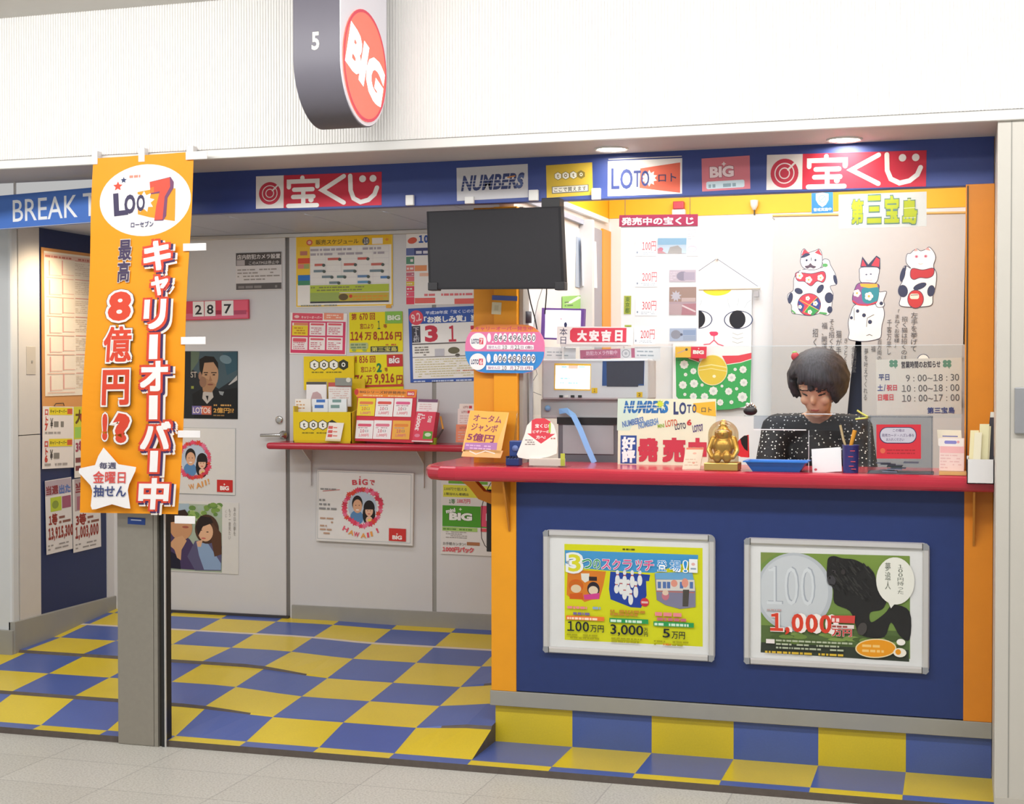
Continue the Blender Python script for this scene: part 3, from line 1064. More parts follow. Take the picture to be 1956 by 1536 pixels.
def taka_draw(s, L):
    # L = (x0, y0, xm, x1, y1) in frame pixels; left square then red panel
    x0, y0, xm, x1, y1 = L
    h = y1 - y0
    s.rect(x0, y0, xm, y1, '#e8e2df')
    cx, cy = (x0 + xm) / 2, y0 + h * 0.52
    r = (xm - x0) * 0.39
    for k, (q, c) in enumerate(((1.0, '#c43c50'), (.72, '#e8e2df'), (.64, '#c43c50'), (.40, '#e8e2df'), (.32, '#c43c50'))):
        s.ell(cx, cy, r * q, r * q * 1.02, c, 30)
    s.line([(cx + r * .25, cy - r * .25), (cx + r * .85, cy - r * .85)], r * .14, '#e8e2df')
    sl = -s.sl * 1.0
    wp = x1 - xm
    C = '#f1edea'
    X = lambda a: xm + wp * a
    Y = lambda b, a: y0 + h * b + (s.sl * wp * a if False else 0)
    t = h * 0.135
    # the three characters drawn as rounded strokes
    S = lambda pts: s.line([(X(a), y0 + h * b + s.sl * wp * a) for a, b in pts], t, C)
    S([(.195, .06), (.195, .15)]); S([(.055, .34), (.055, .17), (.35, .17), (.35, .34)])
    S([(.11, .42), (.30, .42)]); S([(.205, .42), (.205, .88)]); S([(.10, .64), (.31, .64)]); S([(.05, .91), (.345, .91)])
    a, b = .285, .74
    s.ell(X(a), y0 + h * b + s.sl * wp * a, t * .62, t * .62, C, 16)
    S([(.62, .06), (.40, .46), (.62, .86)])
    S([(.685, .06), (.69, .50), (.72, .74), (.79, .86), (.87, .80), (.93, .64), (.955, .44)])
    for a in (.81, .915):
        s.ell(X(a), y0 + h * .16 + s.sl * wp * a, t * .78, t * .78, C, 18)


s = Sheet(onY(HY), (489, 337), (729, 328), (489, 399), '#c93448', 0.008)
taka_draw(s, (489, 337, 543, 729, 399))
s.build('header_sign', label='left red lottery sign with white characters and ring logo on the blue header', cat='sign', group='signs along the header')
s = Sheet(onY(HY), (1465, 296), (1770, 287), (1465, 363), '#c93448', 0.008)
taka_draw(s, (1465, 296, 1535, 1770, 363))
s.build('header_sign', label='right red lottery sign with white characters and ring logo above the clerk window', cat='sign', group='signs along the header')

s = Sheet(onY(HY), (872, 321), (1008, 313), (872, 384), '#cfcdd0', 0.008).frame(840, 240, 3.4929)
s.text('NUMBERS', 140, 335, 565, 440, '#3f4a78', 0.035, [], sh=0.25)
for k in range(3): s.line([(150, 372 + k * 20), (560, 352 + k * 20)], 3.2, '#cfcdd0')
s.text('S', 505, 328, 562, 415, '#5a6a98', 0.03, [], sh=0.25)
s.line([(455, 345), (500, 335)], 9, '#d08a4a')
s.build('header_sign', label='grey white sign with dark slanted lettering on the blue header above the monitor', cat='sign', group='signs along the header')

s = Sheet(onY(HY), (1043, 316), (1131, 310), (1043, 378), '#d8b845', 0.008).frame(840, 240, 3.4929)


def toto(s, x0, y0, x1, y1, dark='#3a3a2c'):
    w = (x1 - x0) / 4
    r = min(w / 2, (y1 - y0) / 2) * 1.06
    for k, ch in enumerate('toto'):
        cx, cy = x0 + w * (k + .5), y0 + (y1 - y0) / 2 + s.sl * w * k
        hexa = lambda q: [(cx + q * math.sin(i * math.pi / 3), cy - q * math.cos(i * math.pi / 3)) for i in range(6)]
        s.poly(hexa(r * 1.06), dark)
        s.poly(hexa(r * .9), dark if k == 3 else '#efece2')
        g = r * .42
        s.text(ch, cx - g * (.62 if ch == 't' else .9), cy - g * 1.05, cx + g * (.62 if ch == 't' else .9), cy + g * 1.05, '#efece2' if k == 3 else dark, 0.02)


toto(s, 762, 305, 968, 368, '#8a7a40')
s.rect(745, 408, 990, 455, '#6b6a66'); s.rect(750, 411, 984, 449, '#eeeade')
s.text('ここで買えます', 760, 416, 975, 446, '#55554c', 0.02)
s.build('header_sign', label='small yellow hexagon letter sign on the blue header', cat='sign', group='signs along the header')

s = Sheet(onY(HY), (1161, 308), (1303, 302), (1161, 375), '#f1eeec', 0.008).frame(840, 240, 3.4929)
s.poly([(1340, 285), (1605, 245), (1605, 445), (1335, 415)], '#df6a55')
s.rect(1125, 222, 1615, 228, '#d9cfc9')
s.text('L', 1145, 285, 1200, 425, '#33417c', 0.012); s.text('O', 1205, 290, 1290, 425, '#33417c', 0.025); s.text('T', 1295, 300, 1345, 410, '#33417c', 0.015)
s.star(1400, 350, 55, 36, '#f1eeec', 10); s.text('O', 1345, 300, 1400, 405, '#33417c', 0.02)
s.text('ロト', 1460, 320, 1580, 375, '#4a4468', 0.02)
s.build('header_sign', label='white sign with dark blue letters and an orange red wedge on the header', cat='sign', group='signs along the header')

s = Sheet(onY(HY), (1340, 303), (1432, 297), (1340, 366), '#d9808c', 0.008).frame(840, 240, 3.4929)
s.text('BIG', 1800, 275, 1960, 350, '#f2dfe2', 0.05, [('#a8606c', 0.04)])
s.star(1895, 255, 16, 8, '#f6e8ea', 4)
s.rrect(1775, 375, 2030, 425, 12, '#cfe2ea'); s.fine(1790, 385, 2015, 418, 1, '#8fa8b4', 0.7, 4)
s.build('header_sign', label='faded pink sign with white lettering on the blue header', cat='sign', group='signs along the header')

# white cable clips along the header's lower edge
for k, (u0, v0, u1, v1, lb) in enumerate(((775, 373, 790, 392, 'white clip on the header edge between the left red sign and the grey sign'),
                                          (1010, 363, 1028, 383, 'white clip on the header edge just right of the grey slanted lettering sign'),
                                          (1130, 360, 1147, 381, 'white clip on the header edge right of the yellow sign'),
                                          (888, 376, 905, 389, 'white clip on the header edge below the grey slanted lettering sign'))):
    a, b = PY(u0, v0, -0.012), PY(u1, v1, -0.012)
    MB().box(a.x, b.x, -0.016, -0.0005, b.z, a.z, WHITE, 0.002).build('header_clip', label=lb, cat='clip', group='white clips on the header edge')

# downlights in the soffit
for k, (u, v, lb) in enumerate(((1168, 284, 'round lit downlight in the soffit above the sign with the orange wedge'), (1613, 266, 'round lit downlight in the soffit above the right red sign'))):
    c = PZ(u, v, 2.197)
    t = thing('downlight', lb, 'downlight', (c.x, c.y, 2.19), 'downlights in the soffit')
    MB().lathe([(0.050, 2.1969), (0.058, 2.1905), (0.062, 2.1935), (0.062, 2.1969)], (c.x, c.y, 0), WHITE, 32).build('trim_ring', t)
    MB().lathe([(0.0, 2.1952), (0.050, 2.1952)], (c.x, c.y, 0), mat('#fffdf8', emit=14, noise=0), 32).build('lens', t)
    spot('downlight_lamp', (c.x, c.y, 2.186), (c.x, c.y + 0.02, 0), 1.3, 2.4, (1.0, 0.98, 0.95), 0.045)

# monitor hung under the header
mo = thing('wall_monitor', 'black switched off flat monitor hanging under the header', 'monitor', (0.03, -0.06, 1.70))
A, B, C, D = PY(815, 404, -0.075), PY(1071, 394, -0.075), PY(1078, 552, -0.10), PY(819, 553, -0.10)
mb = MB()
n0 = Vector((0, 0.045, 0.004))
q = [A, B, C, D]
mb.add(q + [p + n0 for p in q], [(0, 1, 2, 3), (7, 6, 5, 4), (0, 4, 5, 1), (1, 5, 6, 2), (2, 6, 7, 3), (3, 7, 4, 0)], mat('#1e1d21', rough=0.7, noise=0.08, scale=50, spec=0.3))
hs = mb.build('housing', mo)
ins = lambda p, q_: p + (q_ - p) * 0.035 + Vector((0, -0.0012, 0))
cc = (A + B + C + D) / 4
MB().add([ins(p, cc) for p in q], [(0, 1, 2, 3)], mat('#232226', rough=0.6, noise=0.06, scale=60, spec=0.3)).build('screen', hs)
for p, sg in ((D, 1), (C, -1)):
    MB().box(min(p.x - 0.002 * sg, p.x + 0.036 * sg), max(p.x - 0.002 * sg, p.x + 0.036 * sg), -0.106, -0.06, p.z - 0.004, p.z + 0.026, mat('#242327', noise=0.03), 0.003).build('corner_cap', hs)
a, b = PY(1036, 387, -0.05), PY(1071, 396, -0.05)
MB().box(a.x, b.x, -0.065, 0.0, b.z - 0.01, 2.036, BLACK, 0.003).build('mount_block', mo)
MB().box(-0.02, 0.03, -0.05, 0.14, 1.86, 1.90, BLACK, 0.003).build('wall_arm', mo)
# ================================================================== ALCOVE: WALL POSTERS
WY = 1.2765
fnW = onY(WY)
fnD = onY(1.2755)
# schedule poster
s = Sheet(fnW, (565, 453), (750, 447), (566, 588), '#f0ece6').frame(540, 430, 5.69)
s.rect(145, 125, 1190, 240, '#f0c02c'); s.rect(145, 240, 300, 640, '#f2c640'); s.outline(145, 125, 1195, 890, 14, '#f0c640')
s.ell(293, 190, 34, 32, '#d8604c'); s.ell(293, 190, 20, 19, '#f0c0a8'); s.text('販売スケジュール', 362, 160, 830, 215, '#77602e', 0.02)
s.ell(908, 172, 38, 42, '#6a6a66'); s.text('10', 885, 145, 932, 200, '#e8e4dc', 0.01); s.rect(975, 140, 1090, 205, '#f4ece2'); s.ell(1135, 155, 18, 14, '#e8983c')
s.rect(190, 285, 270, 330, '#c47c6a'); s.rect(165, 362, 300, 420, '#e2553f'); s.rect(165, 425, 292, 475, '#e0867c'); s.rect(232, 425, 292, 475, '#a8b070'); s.rect(165, 545, 300, 605, '#3579c8'); s.rect(165, 605, 300, 655, '#4d8f6c')
s.grid(300, 245, 1155, 640, 5, 6, 3, '#ded8d8'); s.fine(305, 248, 1150, 345, 2, '#b0a8b0', 0.5, 2)
for x, y, l, c in ((495, 355, 130, '#d06a60'), (820, 348, 110, '#d06a60'), (350, 420, 100, '#d07468'), (670, 412, 125, '#d07468'), (965, 408, 125, '#d07468'), (340, 487, 115, '#7a8c94'), (665, 482, 125, '#7a8c94'), (950, 478, 135, '#7a8c94'), (430, 548, 110, '#7a8c94'), (595, 545, 85, '#6d8c8c'), (820, 538, 115, '#6b8cb4'), (1065, 545, 85, '#5a88c0'), (510, 610, 105, '#7a8c94'), (820, 600, 125, '#6b9cc4')):
    s.rect(x, y, x + l, y + 26, c); s.ell(x + l, y + 15, 18, 17, '#5b6660', 12)
s.rect(300, 655, 1155, 735, '#b8c848'); s.rect(300, 735, 620, 830, '#9eb060'); s.rect(620, 735, 1155, 825, '#c4b048'); s.fine(310, 665, 1010, 725, 2, '#8a8a58', 0.5, 4)
s.ell(665, 775, 52, 36, '#6a5a3c'); s.ell(745, 765, 18, 18, '#d84c34'); s.fine(770, 750, 1140, 815, 2, '#d89a3c', 0.6, 6)
s.rect(300, 832, 1155, 848, '#4a4a4c'); s.fine(200, 865, 660, 885, 1, '#8c9080', 0.7, 7); s.rect(1125, 850, 1180, 885, '#e8a83c')
s.build('wall_poster', label='large yellow edged schedule poster on the back wall above the shelf', cat='poster', group='posters on the back wall')

# poster half behind the monitor
s = Sheet(fnW, (776, 447), (931, 442), (778, 583), '#f2eeea').frame(540, 430, 5.69)
s.ell(1410, 168, 52, 34, '#e06650', rot=-12); s.text('10', 1480, 110, 1585, 195, '#3a5cae', 0.05); s.text('月のロト', 1600, 105, 2100, 190, '#3a5cae', 0.04)
s.rect(1342, 252, 2190, 332, '#4d5284'); s.rect(1342, 252, 1430, 332, '#6a76a8'); s.fine(1450, 268, 2150, 320, 1, '#e2e0ea', 0.6, 3)
for y0, y1, c in ((345, 425, '#5f9478'), (440, 505, '#e0857c'), (515, 555, '#c87484'), (560, 612, '#e87c80'), (615, 660, '#d8bc48'), (665, 720, '#e24c62'), (725, 780, '#e8607a'), (785, 862, '#e0465c')):
    s.rect(1342, y0, 1430, y1, c); s.fine(1350, y0 + 12, 1424, y1 - 10, 1, '#f2e4e0', 0.5, y0)
s.rect(1436, 438, 1568, 500, '#ea9a68'); s.rect(1490, 520, 1590, 555, '#f0c0a8'); s.fine(1540, 735, 2150, 775, 1, '#e47c80', 0.6, 9)
s.rect(1436, 792, 1660, 850, '#e56d66'); s.rect(1870, 792, 2150, 850, '#e56d66')
s.build('wall_poster', label='poster with a red and blue left column partly behind the hanging monitor', cat='poster', group='posters on the back wall')

# pink price sheet
s = Sheet(fnW, (555, 597), (663, 599), (556, 676), '#f4ece8').frame(540, 430, 5.69)
s.rect(108, 955, 438, 1030, '#e0596c'); s.rect(450, 955, 662, 1028, '#ee9478'); s.text('キャリーオーバー', 205, 985, 428, 1018, '#f8e2e0', 0.02); s.fine(480, 968, 640, 1015, 2, '#f8dccc', 0.5, 2); s.ell(155, 995, 28, 16, '#f0c8c4')
s.rect(95, 1040, 688, 1388, '#d9466c')
for i in range(3):
    for j in range(2):
        x, y = 108 + i * 190, 1060 + j * 155
        s.rect(x, y, x + 172, y + 138, '#f5ebe8')
s.rect(108, 1090, 280, 1198, '#eed23a'); s.rect(125, 1062, 280, 1088, '#e08a5c'); s.fine(130, 1105, 270, 1185, 3, '#c8862c', 0.5, 3)
for i, (x, y) in enumerate(((310, 1068), (500, 1068), (120, 1228), (310, 1228), (500, 1228))):
    s.rrect(x, y, x + (145 if i != 2 else 145), y + (20 if i != 2 else 40), 9, '#e2606c'); s.fine(x + 5, y + 40, x + 140, y + 120, 4, '#cf7080', 0.45, 5 + i)
s.build('wall_poster', label='small pink bordered six box sheet under the schedule poster', cat='poster', group='posters on the back wall')


def payout(tl, tr, bl, rows, logo_c, label, fr_):
    s = Sheet(fnW, tl, tr, bl, '#e8d822').frame(*fr_)
    for txt, x0, y0, x1, y1, c, o in rows:
        s.text(txt, x0, y0, x1, y1, c, o)
    return s


RB = '#a8402c'
s = payout((667, 597), (769, 595), (668, 673), [('第', 745, 960, 805, 1035, RB, .03), ('670', 835, 958, 925, 1032, RB, .02), ('回', 948, 955, 1005, 1030, RB, .03), ('窓口より', 840, 1070, 985, 1130, RB, .02), ('1', 1032, 1040, 1062, 1130, '#2f6a48', .01), ('等', 1095, 1075, 1135, 1120, RB, .02),
     ('124', 735, 1160, 868, 1255, RB, .03), ('万', 890, 1165, 965, 1250, RB, .03), ('8,126', 985, 1155, 1200, 1262, RB, .03), ('円', 1220, 1160, 1290, 1250, RB, .03)], '', '', (540, 430, 5.69))
s.rect(1115, 940, 1300, 1070, '#8abf52'); s.text('BIG', 1140, 980, 1280, 1035, '#e4ecd4', .05, [('#6a9048', .04)])
s.rrect(728, 1280, 930, 1350, 20, '#b8c08a'); s.fine(740, 1285, 920, 1345, 2, '#7c9068', 0.6, 3); s.fine(1120, 1285, 1260, 1305, 1, '#c8623c', 0.8, 4)
s.rect(955, 1318, 1250, 1378, '#4a4a44'); s.text('第三宝島', 965, 1324, 1240, 1372, '#d8d26a', .02); s.ell(775, 1360, 24, 14, '#98b060'); s.ell(890, 1358, 24, 14, '#98b060')
s.build('wall_poster', label='yellow payout sheet with green corner logo reading 1 and 124万8,126円', cat='poster', group='posters on the back wall')
s = payout((676, 679), (769, 676), (677, 750), [('第', 722, 98, 742, 165, RB, .03), ('836', 762, 98, 845, 165, RB, .02), ('回', 862, 98, 915, 162, RB, .03), ('窓口より', 775, 198, 912, 252, RB, .02), ('2', 925, 165, 972, 250, '#2f7a50', .05), ('等', 998, 205, 1028, 245, RB, .02),
     ('76', 720, 275, 800, 362, RB, .03), ('万', 825, 280, 882, 360, RB, .03), ('9,916', 902, 262, 1085, 365, RB, .03), ('円', 1105, 275, 1165, 358, RB, .03)], '', '', (530, 660, 4.89))
s.rect(1022, 86, 1170, 198, '#c43a3c'); s.text('BIG', 1042, 118, 1140, 168, '#f2e8e4', .05, [('#7c2a2c', .03)]); s.star(1090, 105, 12, 6, '#f2e8e4', 4)
s.rect(725, 372, 1170, 392, '#c8483c')
s.build('wall_poster', label='yellow payout sheet with red corner logo reading 2 and 76万9,916円', cat='poster', group='posters on the back wall')

# blue bordered lottery result poster
s = Sheet(fnW, (780, 594), (935, 587), (782, 731), '#f3efe8').frame(780, 370, 4.388)
s.rect(0, 965, 690, 1585, '#3f5fae'); s.rect(25, 1095, 690, 1555, '#f3efe8')
s.text('平成28年度「宝くじの日」お', 145, 985, 640, 1015, '#dfe4f2', .02); s.text('「お楽しみ賞」当せ', 130, 1030, 640, 1085, '#f3f2ee', .05)
s.ell(65, 1040, 60, 62, '#e05262'); s.text('9.2', 25, 1005, 105, 1075, '#f4d4d2', .02, rot=-14)
s.rect(25, 1110, 98, 1250, '#4a4852'); s.vtext('下1桁', 35, 1118, 88, 1245, '#c8c6cc', .02)
s.rect(98, 1098, 690, 1255, '#f7f4f0'); s.text('3', 135, 1105, 245, 1245, '#cf3f52', .05); s.text('1', 335, 1105, 398, 1240, '#cf3f52', .02); s.text('7', 520, 1105, 610, 1240, '#cf3f52', .05)
s.rect(25, 1258, 690, 1268, '#6a6466'); s.fine(45, 1280, 190, 1365, 4, '#8a847c', 0.5, 3); s.rect(215, 1300, 295, 1360, '#c4c2c8'); s.ell(375, 1310, 48, 28, '#6e6a54'); s.ell(405, 1350, 20, 14, '#5e5a50'); s.rect(25, 1370, 690, 1376, '#8a8684')
s.fine(45, 1385, 640, 1545, 8, '#d6cc9c', 0.35, 8); s.fine(400, 1470, 640, 1485, 1, '#d68868', 0.6, 4)
s.fine(30, 1565, 680, 1582, 1, '#c8d4ec', 0.7, 5)
s.build('wall_poster', label='blue bordered result poster with big red digits 3 and 1 behind the round board', cat='poster', group='posters on the back wall')

# notice on the door
s = Sheet(fnD, (450, 486), (538, 483), (450, 556), '#dcd6d4').frame(340, 430, 3.84)
s.rect(425, 207, 757, 300, '#55504e'); s.text('店内防犯カメラ設置', 432, 218, 750, 255, '#d8d2d0', .03); s.rect(430, 258, 490, 298, '#b8b0b0'); s.text('このATMは停止中', 520, 265, 740, 292, '#c8c2c0', .02)
s.fine(435, 320, 745, 415, 4, '#9c948e', 0.4, 3); s.rect(425, 430, 757, 476, '#615b5a'); s.fine(440, 440, 745, 470, 1, '#8c8684', 0.6, 5)
s.build('door_notice', label='small grey and black printed notice high on the back door', cat='notice')

# flip number plate
dp = thing('date_board', 'red plastic date board with white number tiles 28 and 7 on the back door', 'date board', PY(400, 612, 1.277))
s = Sheet(onY(1.262), (318, 577), (474, 572), (318, 613), '#dc4f66', 0.014).frame(340, 430, 3.84)
s.rect(-80, 655, 510, 696, '#e0708c'); s.rect(405, 556, 510, 625, '#e8647c'); s.rect(405, 625, 500, 655, '#b8506c'); s.rect(276, 625, 318, 655, '#a83850')
s.build('back_plate', dp)
for x0, x1, ch in ((108, 188, '2'), (195, 273, '8'), (320, 405, '7')):
    tl = (340 + x0 / 3.84, 430 + (565 - x0 * .03) / 3.84); tr = (340 + x1 / 3.84, 430 + (565 - x1 * .03) / 3.84); bl = (tl[0], tl[1] + 110 / 3.84)
    q = Sheet(onY(1.259), tl, tr, bl, '#f2eeec', 0.003).frame(340, 430, 3.84)
    q.text(ch, x0 + 16, 590 - x0 * .03, x1 - 14, 660 - x0 * .03, '#333236', .02)
    q.build('number_tile', dp)

# man in a suit poster
s = Sheet(fnD, (345, 671), (454, 671), (345, 799), '#23282c').frame(340, 430, 3.84)
s.poly([(95, 925), (435, 928), (435, 1110), (300, 1200), (95, 1050)], '#44555c'); s.poly([(330, 940), (435, 930), (435, 1060), (360, 1100)], '#32505c'); s.ell(350, 985, 45, 30, '#6a8088', rot=20)
s.poly([(95, 925), (160, 930), (150, 1000), (95, 1080)], '#5c6a58')
s.poly([(120, 1414), (105, 1240), (190, 1190), (300, 1210), (435, 1190), (435, 1414)], '#191b1d')
s.poly([(185, 1225), (250, 1200), (262, 1260), (215, 1310), (180, 1270)], '#b4aca4'); s.poly([(205, 1250), (225, 1250), (220, 1290)], '#1c1a1a')
s.ell(232, 1095, 66, 112, '#b08868', 26); s.poly([(170, 1100), (185, 1220), (250, 1225), (285, 1170)], '#a07858'); s.ell(165, 1105, 14, 30, '#96705a', 12)
s.poly([(160, 1060), (158, 985), (200, 960), (265, 965), (295, 1010), (298, 1060), (285, 1040), (262, 1005), (195, 1010), (178, 1100)], '#1c1816')
s.rect(190, 1078, 222, 1085, '#2c201a'); s.rect(245, 1078, 285, 1085, '#2c201a'); s.ell(207, 1097, 11, 5, '#2a1c18', 10); s.ell(265, 1097, 11, 5, '#2a1c18', 10)
s.poly([(238, 1100), (254, 1142), (228, 1142)], '#946a4e'); s.ell(240, 1168, 22, 6, '#7c4a3c', 12); s.ell(185, 1150, 26, 40, '#8a6650', 12)
s.poly([(370, 1170), (435, 1100), (435, 1135), (380, 1170)], '#b0aca8'); s.poly([(300, 1215), (340, 1220), (330, 1248), (310, 1240)], '#8c9090')
s.text('ST', 95, 1075, 140, 1118, '#b8aca0', .01); s.fine(98, 1130, 130, 1250, 3, '#8a9040', 0.5, 2)
s.rect(105, 1325, 248, 1388, '#c86a50'); s.rect(105, 1325, 175, 1388, '#70669c'); s.text('LOTO6', 112, 1335, 240, 1378, '#e2d4cc', .02)
s.fine(265, 1308, 415, 1325, 1, '#c89858', 0.7, 4); s.text('2億円!?', 262, 1335, 412, 1375, '#cf9a4c', .03); s.fine(262, 1384, 400, 1398, 1, '#8c6a40', 0.7, 5)
s.build('wall_poster', label='dark poster of a man in a dark suit on the back door beside the banner', cat='poster')


def wreath(s, cx, cy, rx, ry, seed):
    r = random.Random(seed)
    for k in range(34):
        t = 2 * math.pi * k / 34
        q = r.uniform(.92, 1.03)
        x, y = cx + rx * q * math.cos(t), cy + ry * q * math.sin(t)
        g = rx * r.uniform(.15, .2)
        s.star(x, y, g, g * .55, r.choice(['#d8405c', '#e0506c', '#c83a50', '#e27090', '#d84838']), 6, rot=r.uniform(0, 60))


def couple(s, cx, cy, k, only_right=False):
    """two smiling people inside the flower ring"""
    s.ell(cx, cy, 118 * k, 128 * k, '#b8c4d4', 30)
    if not only_right:
        s.ell(cx - 45 * k, cy + 85 * k, 55 * k, 60 * k, '#5a86b4', 18)
        s.ell(cx - 42 * k, cy - 30 * k, 44 * k, 66 * k, '#2a2422', 22); s.ell(cx - 40 * k, cy - 8 * k, 38 * k, 56 * k, '#d8a684', 22)
        s.ell(cx - 54 * k, cy - 15 * k, 5 * k, 3 * k, '#2c2020', 8); s.ell(cx - 26 * k, cy - 15 * k, 5 * k, 3 * k, '#2c2020', 8); s.ell(cx - 40 * k, cy + 22 * k, 14 * k, 5 * k, '#f0e8e4', 12)
    s.ell(cx + 55 * k, cy + 60 * k, 52 * k, 90 * k, '#241e1e', 22); s.ell(cx + 56 * k, cy + 5 * k, 46 * k, 62 * k, '#262020', 22); s.ell(cx + 56 * k, cy + 30 * k, 32 * k, 44 * k, '#e2b498', 20)
    s.poly([(cx + 22 * k, cy + 18 * k), (cx + 92 * k, cy + 18 * k), (cx + 80 * k, cy - 25 * k), (cx + 32 * k, cy - 25 * k)], '#262020')
    s.ell(cx + 44 * k, cy + 28 * k, 4 * k, 3 * k, '#2c2020', 8); s.ell(cx + 68 * k, cy + 28 * k, 4 * k, 3 * k, '#2c2020', 8); s.ell(cx + 56 * k, cy + 54 * k, 11 * k, 4 * k, '#c85a5c', 10)
    s.ell(cx + 58 * k, cy + 102 * k, 28 * k, 30 * k, '#e0b8a0', 14); s.ell(cx + 60 * k, cy + 105 * k, 14 * k, 12 * k, '#e8d060', 10)


# hawaii poster on the door (left half behind the banner)
s = Sheet(fnD, (305, 815), (450, 818), (305, 941), '#dad7d3').frame(300, 800, 4.043)
s.outline(20, 62, 606, 572, 3, '#9aa0a2')
couple(s, 300, 315, .92); wreath(s, 290, 318, 125, 140, 4)
for i, (ch, x, y) in enumerate((('W', 250, 500), ('A', 305, 490), ('I', 350, 478), ('I', 375, 468), ('!', 398, 458))):
    s.text(ch, x, y, x + (44 if ch in 'WA' else 12), y + 42, '#dc9a52', .02, rot=-12)
s.rect(468, 465, 588, 558, '#c8322e'); s.text('BIG', 492, 512, 560, 545, '#f2ece8', .05); s.star(525, 500, 9, 4, '#f2ece8', 4)
s.build('wall_poster', label='white flower ring poster low on the back door, half behind the orange banner', cat='poster', group='flower ring posters')

# outdoor couple poster
s = Sheet(fnD, (296, 955), (456, 961), (296, 1089), '#d8d5d0').frame(300, 800, 4.043)
s.rect(70, 650, 505, 1165, '#a8b4a0'); s.poly([(70, 660), (250, 655), (250, 800), (70, 800)], '#a4b8c4')
for k in range(40):
    r = random.Random(k + 50)
    s.ell(240 + r.random() * 250, 660 + r.random() * 150, 16 + 14 * r.random(), 14 + 10 * r.random(), r.choice(['#7a9a4c', '#94b060', '#688a48', '#b0c088', '#a8b8a8']), 9)
s.poly([(70, 1150), (70, 870), (150, 850), (260, 930), (330, 1040), (370, 1165), (70, 1150)], '#4a3c60'); s.poly([(70, 1000), (180, 1060), (190, 1158), (70, 1148)], '#262434')
s.ell(190, 840, 88, 95, '#c8946c', 24); s.poly([(100, 800), (110, 720), (220, 700), (250, 740), (180, 790)], '#3a2a24'); s.ell(225, 835, 26, 9, '#a45a4c', 12)
s.poly([(95, 970), (140, 920), (200, 900), (235, 940), (195, 1010), (190, 1090), (160, 1070), (140, 1010)], '#d0a078')
s.poly([(300, 940), (240, 1060), (300, 1165), (500, 1165), (505, 980), (430, 930)], '#5c5878'); s.poly([(310, 950), (400, 960), (500, 1110), (500, 1160), (370, 1160), (330, 1050)], '#8ca4c4')
s.ell(390, 850, 92, 112, '#4c3428', 26); s.poly([(430, 800), (500, 880), (505, 1040), (450, 1060), (425, 940)], '#5a3c2c'); s.ell(380, 870, 58, 74, '#deb08c', 24); s.poly([(305, 830), (340, 750), (420, 760), (440, 800), (360, 830), (325, 900)], '#2c2220')
s.ell(345, 858, 10, 4, '#3c2822', 8); s.ell(395, 872, 10, 4, '#3c2822', 8); s.ell(365, 920, 18, 6, '#c8645c', 10); s.poly([(310, 945), (360, 930), (345, 985), (320, 985)], '#dcae8c')
s.vtext('あの日の夢を', 592, 680, 612, 900, '#8c8884', 0); s.vtext('もう一度見たい', 555, 690, 574, 930, '#8c8884', 0); s.vtext('くじ', 528, 700, 545, 760, '#8c8884', 0)
s.build('wall_poster', label='photo poster of a couple outdoors low on the door beside the steel post', cat='poster')

# framed hawaii poster
hp = thing('wall_poster_frame', 'white landscape flower ring poster board with blue outline below the red shelf', 'poster', PY(700, 1043, 1.27), 'flower ring posters')
s = Sheet(onY(1.262), (606, 897), (790, 904), (606, 1033), '#dddad7', 0.014).frame(580, 860, 4.517)
s.build('board', hp)
s = Sheet(onY(1.2615), (607, 899), (787, 906), (607, 1030), '#e2dfdc', 0.0008).frame(580, 860, 4.517)
s.outline(126, 180, 930, 762, 3, '#8c98a0')
couple(s, 515, 490, 1.05); wreath(s, 517, 490, 158, 160, 9)
for ch, x0, y0, x1, y1, rt in (('B', 425, 255, 470, 298, -4), ('i', 482, 245, 500, 298, 0), ('G', 510, 248, 560, 298, 2), ('で', 575, 255, 620, 300, 5)):
    s.text(ch, x0, y0, x1, y1, '#cc4450', .03, rot=rt)
s.star(493, 230, 8, 4, '#cc4450', 4)
for i, (ch, x, y, rt) in enumerate((('H', 350, 655, 24), ('A', 400, 685, 16), ('W', 445, 700, 8), ('A', 505, 710, 0), ('I', 560, 705, -8), ('I', 590, 695, -14), ('!', 640, 665, -24))):
    s.text(ch, x, y, x + (18 if ch in 'I!' else 48), y + 42, ['#e0566c', '#e8a050'][i % 2], .03, rot=rt)
s.line([(170, 352), (320, 340)], 4, '#cc5a5c'); s.fine(150, 320, 320, 345, 1, '#8c8c8c', 0.5, 3); s.fine(140, 410, 300, 520, 3, '#8c8c8c', 0.45, 4); s.fine(150, 570, 300, 730, 5, '#b8947c', 0.4, 5)
s.rect(748, 665, 893, 772, '#cc3834'); s.text('BIG', 778, 725, 860, 760, '#f2ece8', .05); s.star(818, 715, 9, 4, '#f2ece8', 4)
s.build('print', hp)
# mini poster
s = Sheet(onY(1.2745), (843, 917), (960, 921), (843, 1058), '#dedad6').frame(800, 840, 6.52)
s.rect(370, 510, 860, 545, '#6ea83c'); s.rect(305, 560, 1000, 710, '#dcd84a'); s.text('100円で狙える', 315, 590, 620, 630, '#6a6a4c', .02); s.text('1等当せん者続出', 315, 655, 640, 690, '#55553c', .02); s.ell(830, 680, 40, 40, '#e8e4dc', 20); s.text('@', 815, 660, 848, 700, '#6a6a4c', .01)
s.text('1等', 380, 735, 460, 795, '#3f7a3c', .02); s.text('100万円', 480, 735, 660, 790, '#d4546c', .03)
s.rect(300, 815, 1000, 1075, '#4f9a2c'); s.text('BIG', 385, 905, 672, 1000, '#eeeeea', .06, [('#2a4a20', .035)]); s.text('mini', 342, 855, 462, 905, '#eeeeea', .05, [('#2a4a20', .03)], rot=-12); s.star(525, 865, 22, 10, '#d8e8c8', 4)
